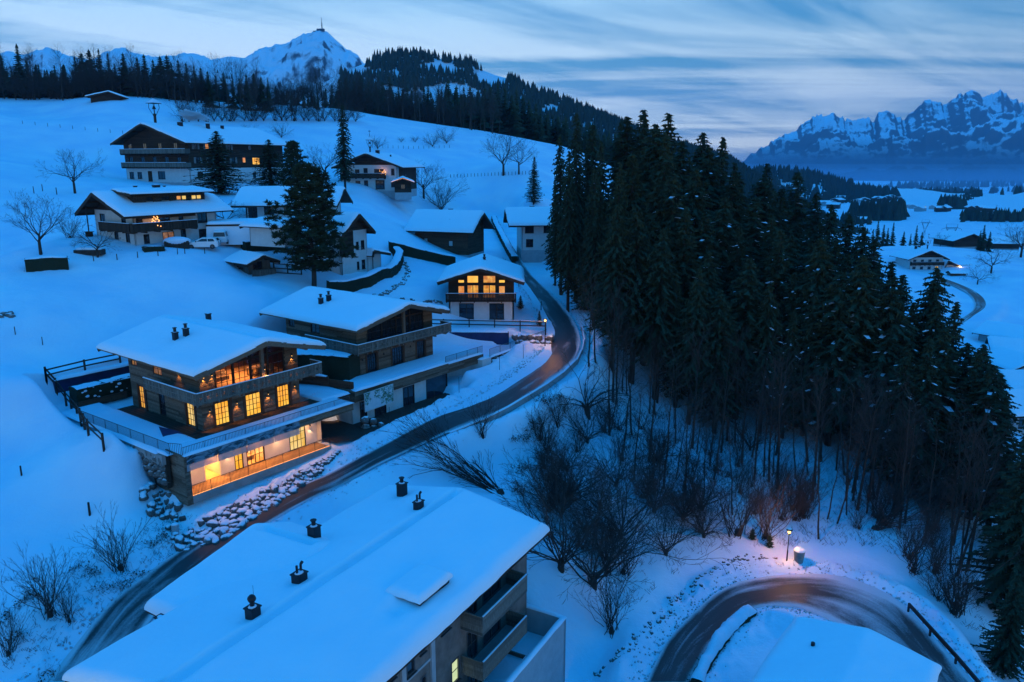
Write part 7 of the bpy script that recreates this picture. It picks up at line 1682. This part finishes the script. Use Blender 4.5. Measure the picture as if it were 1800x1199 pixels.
# crash barrier and low log
gd = thing('crash_barrier', 'dark crash barrier descending along the outer edge of the lower bend', 'barrier', (0, 0, 0)); B_ = [Vector(PZ(u, v, z)) for u, v, z in [(1597, 1070, -32.3), (1635, 1112, -32.2), (1680, 1162, -32.2), (1725, 1215, -32.1)]]
for a, b in zip(B_[:-1], B_[1:]): mb = MB(); mb.beam(a + Vector((0, 0, .35)), b + Vector((0, 0, .35)), .12, .28); part('beam', mb, 'dark_metal', gd)
for a in B_: mb = MB(); mb.box(a.x - .06, a.x + .06, a.y - .06, a.y + .06, a.z - .5, a.z + .45); part('post', mb, 'dark_metal', gd)
# guard wall along the outside of the upper bend
gw = thing('road_edge_wall', 'low dark edge wall with snow along the outside of the upper road bend', 'wall', (0, 0, 0)); P_ = [r_[1] for r_ in RD1]; i0 = min(range(len(P_)), key=lambda i: abs(px_of(*P_[i])[0] - 790) + abs(px_of(*P_[i])[1] - 760)); i1 = min(range(len(P_)), key=lambda i: abs(px_of(*P_[i])[0] - 1014) + abs(px_of(*P_[i])[1] - 575))
for i in range(i0, i1, 3):
    a, b = P_[i], P_[min(i + 3, i1)]; c = (RD1[i][0] - RD1[i][1]).normalized(); mb = MB(); a2, b2 = a - c * .75, b - c * .75; mb.beam(a2 + Vector((0, 0, .0)), b2 + Vector((0, 0, .0)), .16, .62); part('wall_segment', mb, 'concrete', gw); mb = MB(); mb.beam(a2 + Vector((0, 0, .34)), b2 + Vector((0, 0, .34)), .2, .09); part('snow_cap', mb, 'snow', gw)
# posts
def stake(u, v, hgt, lab, grp=None, r=.05, name='wooden_post'):
    x, y, z = G(u, v); mb = MB(); mb.tube((0, 0, -.3), (rv(.03), rv(.03), hgt), r, r * .85, 6); o = link(name, mb.mesh(name, 'fence_wood'), None, (x, y, z)); tag(o, lab, 'post', grp)
stake(158, 905, 1.0, 'single thick post in the snow field nearest the lit deck', r=.09); stake(38, 836, .8, 'single post in the snow field at the left picture edge', r=.07); stake(27, 588, .8, 'lone post high in the snow field at the left edge'); stake(75, 606, .8, 'lone post left of the rail fence corner')
for i, (u, v) in enumerate([(165, 459), (206, 457), (242, 453), (278, 450), (312, 447), (325, 446), (360, 446)]): stake(u, v, .75, 'short fence post in the snow in front of the villa', 'short posts in front of the villa', .06)
for i in range(26): stake(792 + i * 6.0, 312 - i * .25, .9, 'tiny pasture fence post on the open slope', 'pasture fence posts below the tree pair', .07)
for i in range(22): stake(40 + i * 22, np.interp(i, [0, 10, 21], [218, 240, 232]), .9, 'thin pasture fence post on the upper left slope', 'pasture fence posts on the upper left slope', .06)
for i in range(16): stake(655 + i * 9, 262 - abs(i - 8) * .3, .9, 'faint pasture fence post on the middle slope', 'pasture fence posts on the middle slope', .06)
for u, v in [(60, 340), (100, 342), (330 * 0 + 75, 336)]: stake(u, v, 1.2, 'post on the slope left of the villa roof', 'posts left of the villa', .08)
for u, v in [(685, 745), (714, 735), (764, 712), (807, 690), (878, 650), (920, 630)]: stake(u, v, 1.7, 'thin snow marker pole on the verge of the upper road', 'snow marker poles along the road', .025, 'marker_pole')
stake(951, 545, 1.3, 'dark post on the lawn edge at the inside of the road bend', None, .08); stake(912, 505, 1.0, 'post beside the road right of the gable house roof', None, .05)
x, y, z = G(309, 938); t_ = thing('round_bin', 'pale round bin with snow lid at the foot of the boulder bank', 'bin', (x, y, z)); mb = MB(); mb.tube((0, 0, -.2), (0, 0, .75), .24, .26, 16); part('body', mb, 'grey_render', t_); mb = MB(); mb.ball((0, 0, .75), .26, 12, 6, sq=(1, 1, .5)); part('snow_cap', mb, 'snow', t_, True)
# ================================================================== cars by the villa
def car(name, label, loc, rz, van=False):
    t = thing(name, label, 'car', loc, rz); L_, W_, Hh = (4.2, 1.75, 1.45) if not van else (4.6, 1.85, 1.9)
    if van: pr = [(-2.25, .35), (-2.28, .9), (-2.15, 1.75), (-1.9, 1.88), (.9, 1.9), (1.25, 1.75), (1.75, 1.1), (2.25, .95), (2.3, .45), (2.2, .3), (-2.1, .3)]; gls = [(-2.05, 1.1), (-1.95, 1.7), (.95, 1.72), (1.5, 1.15)]
    else: pr = [(-2.05, .35), (-2.1, .85), (-2.0, 1.0), (-1.75, 1.38), (-1.3, 1.46), (.1, 1.45), (.75, 1.12), (.95, .98), (1.85, .82), (2.08, .6), (2.08, .32), (1.9, .25), (-1.9, .25)]; gls = [(-1.7, 1.0), (-1.5, 1.34), (.05, 1.36), (.72, 1.0)]
    bm = bmesh.new(); secs = []
    for y, k, dz in ((-.5, .93, 0), (-.46, 1, 0), (-.2, 1, .0), (.2, 1, .0), (.46, 1, 0), (.5, .93, 0)):
        secs.append([bm.verts.new((x * (k if k < 1 else 1), W_ * y * (1 - .16 * max(0, z - .95) / .6), z * (1 if k == 1 else .98) + .005)) for x, z in pr])
    for a, b in zip(secs[:-1], secs[1:]):
        for i in range(len(pr)): j = (i + 1) % len(pr); bm.faces.new((a[i], a[j], b[j], b[i]))
    bm.faces.new(secs[0][::-1]); bm.faces.new(secs[-1]); bmesh.ops.recalc_face_normals(bm, faces=bm.faces)
    me = bpy.data.meshes.new('body'); bm.to_mesh(me); bm.free(); me.materials.append(MAT['car_white']); o = link('body', me, t); bv = o.modifiers.new('b', 'BEVEL'); bv.width = .04; bv.segments = 2
    for sg in (-1, 1):
        mb = MB(); yk = lambda z: sg * (W_ / 2 * (1 - .16 * max(0, z - .95) / .6) + .006)
        g0, g1, g2, g3 = gls; xm = (g1[0] + g2[0]) / 2
        for (A, B, C, D) in (((g0[0] + .05, g0[1]), (g1[0] + .05, g1[1]), (xm - .04, g1[1]), (xm - .04, g0[1])), ((xm + .04, g0[1]), (xm + .04, g2[1]), (g2[0] - .03, g2[1]), (g3[0] - .08, g3[1]))):
            mb.add([(p[0], yk(p[1]), p[1]) for p in (A, B, C, D)], [(0, 1, 2, 3)])
        part('side_windows', mb, 'dark_glass', t)
    mb = MB(); w = W_ * .42; (x0, z0), (x1, z1) = (gls[3][0] + .1, gls[3][1] + .02), (gls[2][0] + .08, gls[2][1] + .02)
    mb.add([(x0 + .1, -w, z0), (x0 + .1, w, z0), (x1 + .07, w * .9, z1), (x1 + .07, -w * .9, z1)], [(0, 1, 2, 3)]); part('windscreen', mb, 'dark_glass', t)
    mb = MB(); xa, xb = pr[1][0] - .01, pr[2 if van else 3][0]; mb.add([(-2.26 if van else -2.0, -w, 1.1), (-2.26 if van else -2.0, w, 1.1), (-2.17 if van else -1.78, w * .9, 1.66 if van else 1.36), (-2.17 if van else -1.78, -w * .9, 1.66 if van else 1.36)], [(0, 1, 2, 3)]); part('rear_window', mb, 'dark_glass', t)
    for x in (-1.3, 1.35):
        for sg in (-1, 1): mb = MB(); mb.tube((x, sg * (W_ / 2 - .2), .31), (x, sg * (W_ / 2 + .012), .31), .31, .31, 18); o = part('wheel', mb, 'rubber', t); mb = MB(); mb.tube((x, sg * (W_ / 2), .31), (x, sg * (W_ / 2 + .02), .31), .19, .18, 12); part('rim', mb, 'grey_metal', o)
    for sg in (-1, 1): mb = MB(); mb.ball((2.03, sg * .62, .66), .13, 8, 5, sq=(.5, 1.2, .7)); part('headlight', mb, 'frame_white', t); mb = MB(); mb.ball((-2.1, sg * .7, .85), .11, 8, 5, sq=(.4, .8, 1.5)); part('tail_light', mb, 'red_plank', t); mb = MB(); mb.ball((.72, sg * (W_ / 2 + .08), 1.02), .09, 6, 4); part('mirror', mb, 'rubber', t)
    return t
x, y, z = G(358, 437); car('parked_car', 'white hatchback parked in the snow in front of the villa', (x, y, z + .02), rad(10) + PI)
x, y, z = G(392, 428); car('parked_van', 'white minivan parked under the carport roof', (x, y, z + .05), rad(100), True)
# snow-covered woodpile / wagon by the villa
x, y, z = G(312, 434); t_ = thing('covered_stack', 'dark arched wood stack buried under a rounded snow hood beside the white hatchback', 'wood stack', (x, y, z), rad(15)); mb = MB(); mb.box(-1.5, 1.5, -.6, .6, -.2, .8)
for i in range(9):
    for j in range(3): mb.tube((-1.4 + i * .34, -.66, .0 + j * .28), (-1.4 + i * .34, -.5, .0 + j * .28), .14, .14, 6)
part('logs', mb, 'bark', t_); mb = MB(); mb.ball((0, 0, .8), 1.0, 16, 10, sq=(1.75, .85, .55)); part('snow_hood', mb, 'snow', t_, True)
x, y, z = G(158, 445); t_ = thing('raised_bed', 'low wooden box filled with snow beside the small fruit tree', 'planter box', (x, y, z), rad(5)); mb = MB(); mb.box(-1.6, 1.6, -.7, .7, -.2, .45); part('box', mb, 'fence_wood', t_); sheet(t_, 'snow_fill', lambda a, b: .45 + .3 + 0 * a, -1.55, 1.55, -.65, .65, 16, 10)
x, y, z = G(124, 418); t_ = put_bare('shrub', x, y, 3.0, 'thin dark columnar shrub left of the villa gable', 'shrub')
bh = thing('birdhouse', 'dark nesting box hanging at the left gable corner of the villa', 'birdhouse', (*loc2(oF, aF, -1.6, 7.8), oF[2] + 1.4)); mb = MB(); mb.box(-.35, .35, -.3, .3, 0, .75); part('box', mb, 'dark_plank', bh); mb = MB(); mb.box(-.48, .48, -.42, .42, .75, .82); part('lid', mb, 'dark_plank', bh); mb = MB(); mb.tube((0, 0, .8), (0, 0, 4.4), .09, .09, 6); part('post', mb, 'frame_dark', bh)
# grassy snow clumps / twigs on the forest floor
def litter(name, n, box, label, seed, hm=(.15, .5)):
    rr = random.Random(seed); mb = MB(); us = [rr.uniform(box[0], box[2]) for _ in range(n)]; vs = [rr.uniform(*box[4](u)) for u in us]
    for u, v in zip(us, vs):
        x, y, z = G(u, v)
        for k in range(4): a = rr.random() * 6.3; h = rr.uniform(*hm); p = Vector((x + rr.uniform(-.3, .3), y + rr.uniform(-.3, .3), z - .03)); mb.tube(p, p + Vector((math.cos(a) * h * .9, math.sin(a) * h * .9, h)), .013, .007, 3, caps=False)
    o = part(name, mb, 'twig'); o['kind'] = 'stuff'; o['label'] = label
litter('undergrowth', 1500, (940, 0, 1740, 0, lambda u: (np.interp(u, [940, 1100, 1250, 1400, 1550, 1740], [700, 700, 760, 800, 840, 900]), np.interp(u, [940, 1100, 1250, 1400, 1550, 1740], [900, 1080, 960, 960, 960, 1150]))), 'thin dark twigs and stalks sticking out of the gully snow', 3)
litter('verge_stalks', 260, (0, 0, 330, 0, lambda u: (np.interp(u, [0, 330], [1020, 900]), np.interp(u, [0, 150, 330], [1190, 1110, 960]))), 'dry stalks on the snowy road bank at the lower left', 4, (.1, .35))
# snow lumps thrown aside by the plough
def lumps(rd, side, i0, i1, n, seed, label):
    rr = random.Random(seed); mb = MB()
    for k in range(n):
        i = rr.randint(int(i0 * (len(rd) - 1)), int(i1 * (len(rd) - 1))); a = rd[i][side].lerp(rd[min(i + 1, len(rd) - 1)][side], rr.random() * 1.3 - .3); c = (rd[i][1 - side] - a).normalized(); d = rr.random() ** 1.4 * 2.1 + .02; q = a - c * d; r = rr.uniform(.03, .12) * (1 - .2 * d); mb.ball((q.x, q.y, Hs(q.x, q.y) + r * .3), r, 6, 4, sq=(1, 1, .8), jit=.5)
    o = part('snow_lumps', mb, 'ploughed_snow', None, True); o['kind'] = 'stuff'; o['label'] = label
lumps(RD1, 0, 0, .62, 1500, 1, 'ploughed snow lumps along the uphill edge of the road'); lumps(RD1, 1, 0, .7, 700, 2, 'ploughed snow lumps along the downhill edge of the road'); lumps(RD2, 0, 0, 1, 800, 3, 'ploughed snow lumps outside the lower bend'); lumps(RD2, 1, 0, .8, 300, 4, 'ploughed snow lumps inside the lower bend')
# ------------------------------------------------------------------ haze
def haze_box(name, x0, x1, y0, y1, z0, z1, dens, colr):
    mb = MB(); mb.box(x0, x1, y0, y1, z0, z1)
    m = bpy.data.materials.new(name); m.use_nodes = True; n = m.node_tree; n.nodes.clear()
    oo = n.nodes.new('ShaderNodeOutputMaterial'); v = n.nodes.new('ShaderNodeVolumePrincipled')
    v.inputs['Color'].default_value = (*colr, 1); v.inputs['Density'].default_value = dens; v.inputs['Anisotropy'].default_value = .2
    n.links.new(v.outputs[0], oo.inputs['Volume']); MAT[name] = m
    o = part(name, mb, name); o['kind'] = 'stuff'; return o
haze_box('haze', -36000, 36000, -60, 15500, -900, 1250, 4.6e-5, (.40, .66, .92))
haze_box('valley_mist', 300, 9000, 2300, 8900, -260, -48, 1.0e-4, (.42, .66, .92))
haze_box('valley_mist', 250, 9050, 2900, 8950, -261, -14, 4.5e-5, (.42, .66, .92))
haze_box('valley_mist', 200, 9100, 3600, 9000, -262, 34, 3.0e-5, (.42, .66, .92))
haze_box('valley_mist', 150, 9150, 4300, 9050, -263, 90, 2.0e-5, (.42, .66, .92))
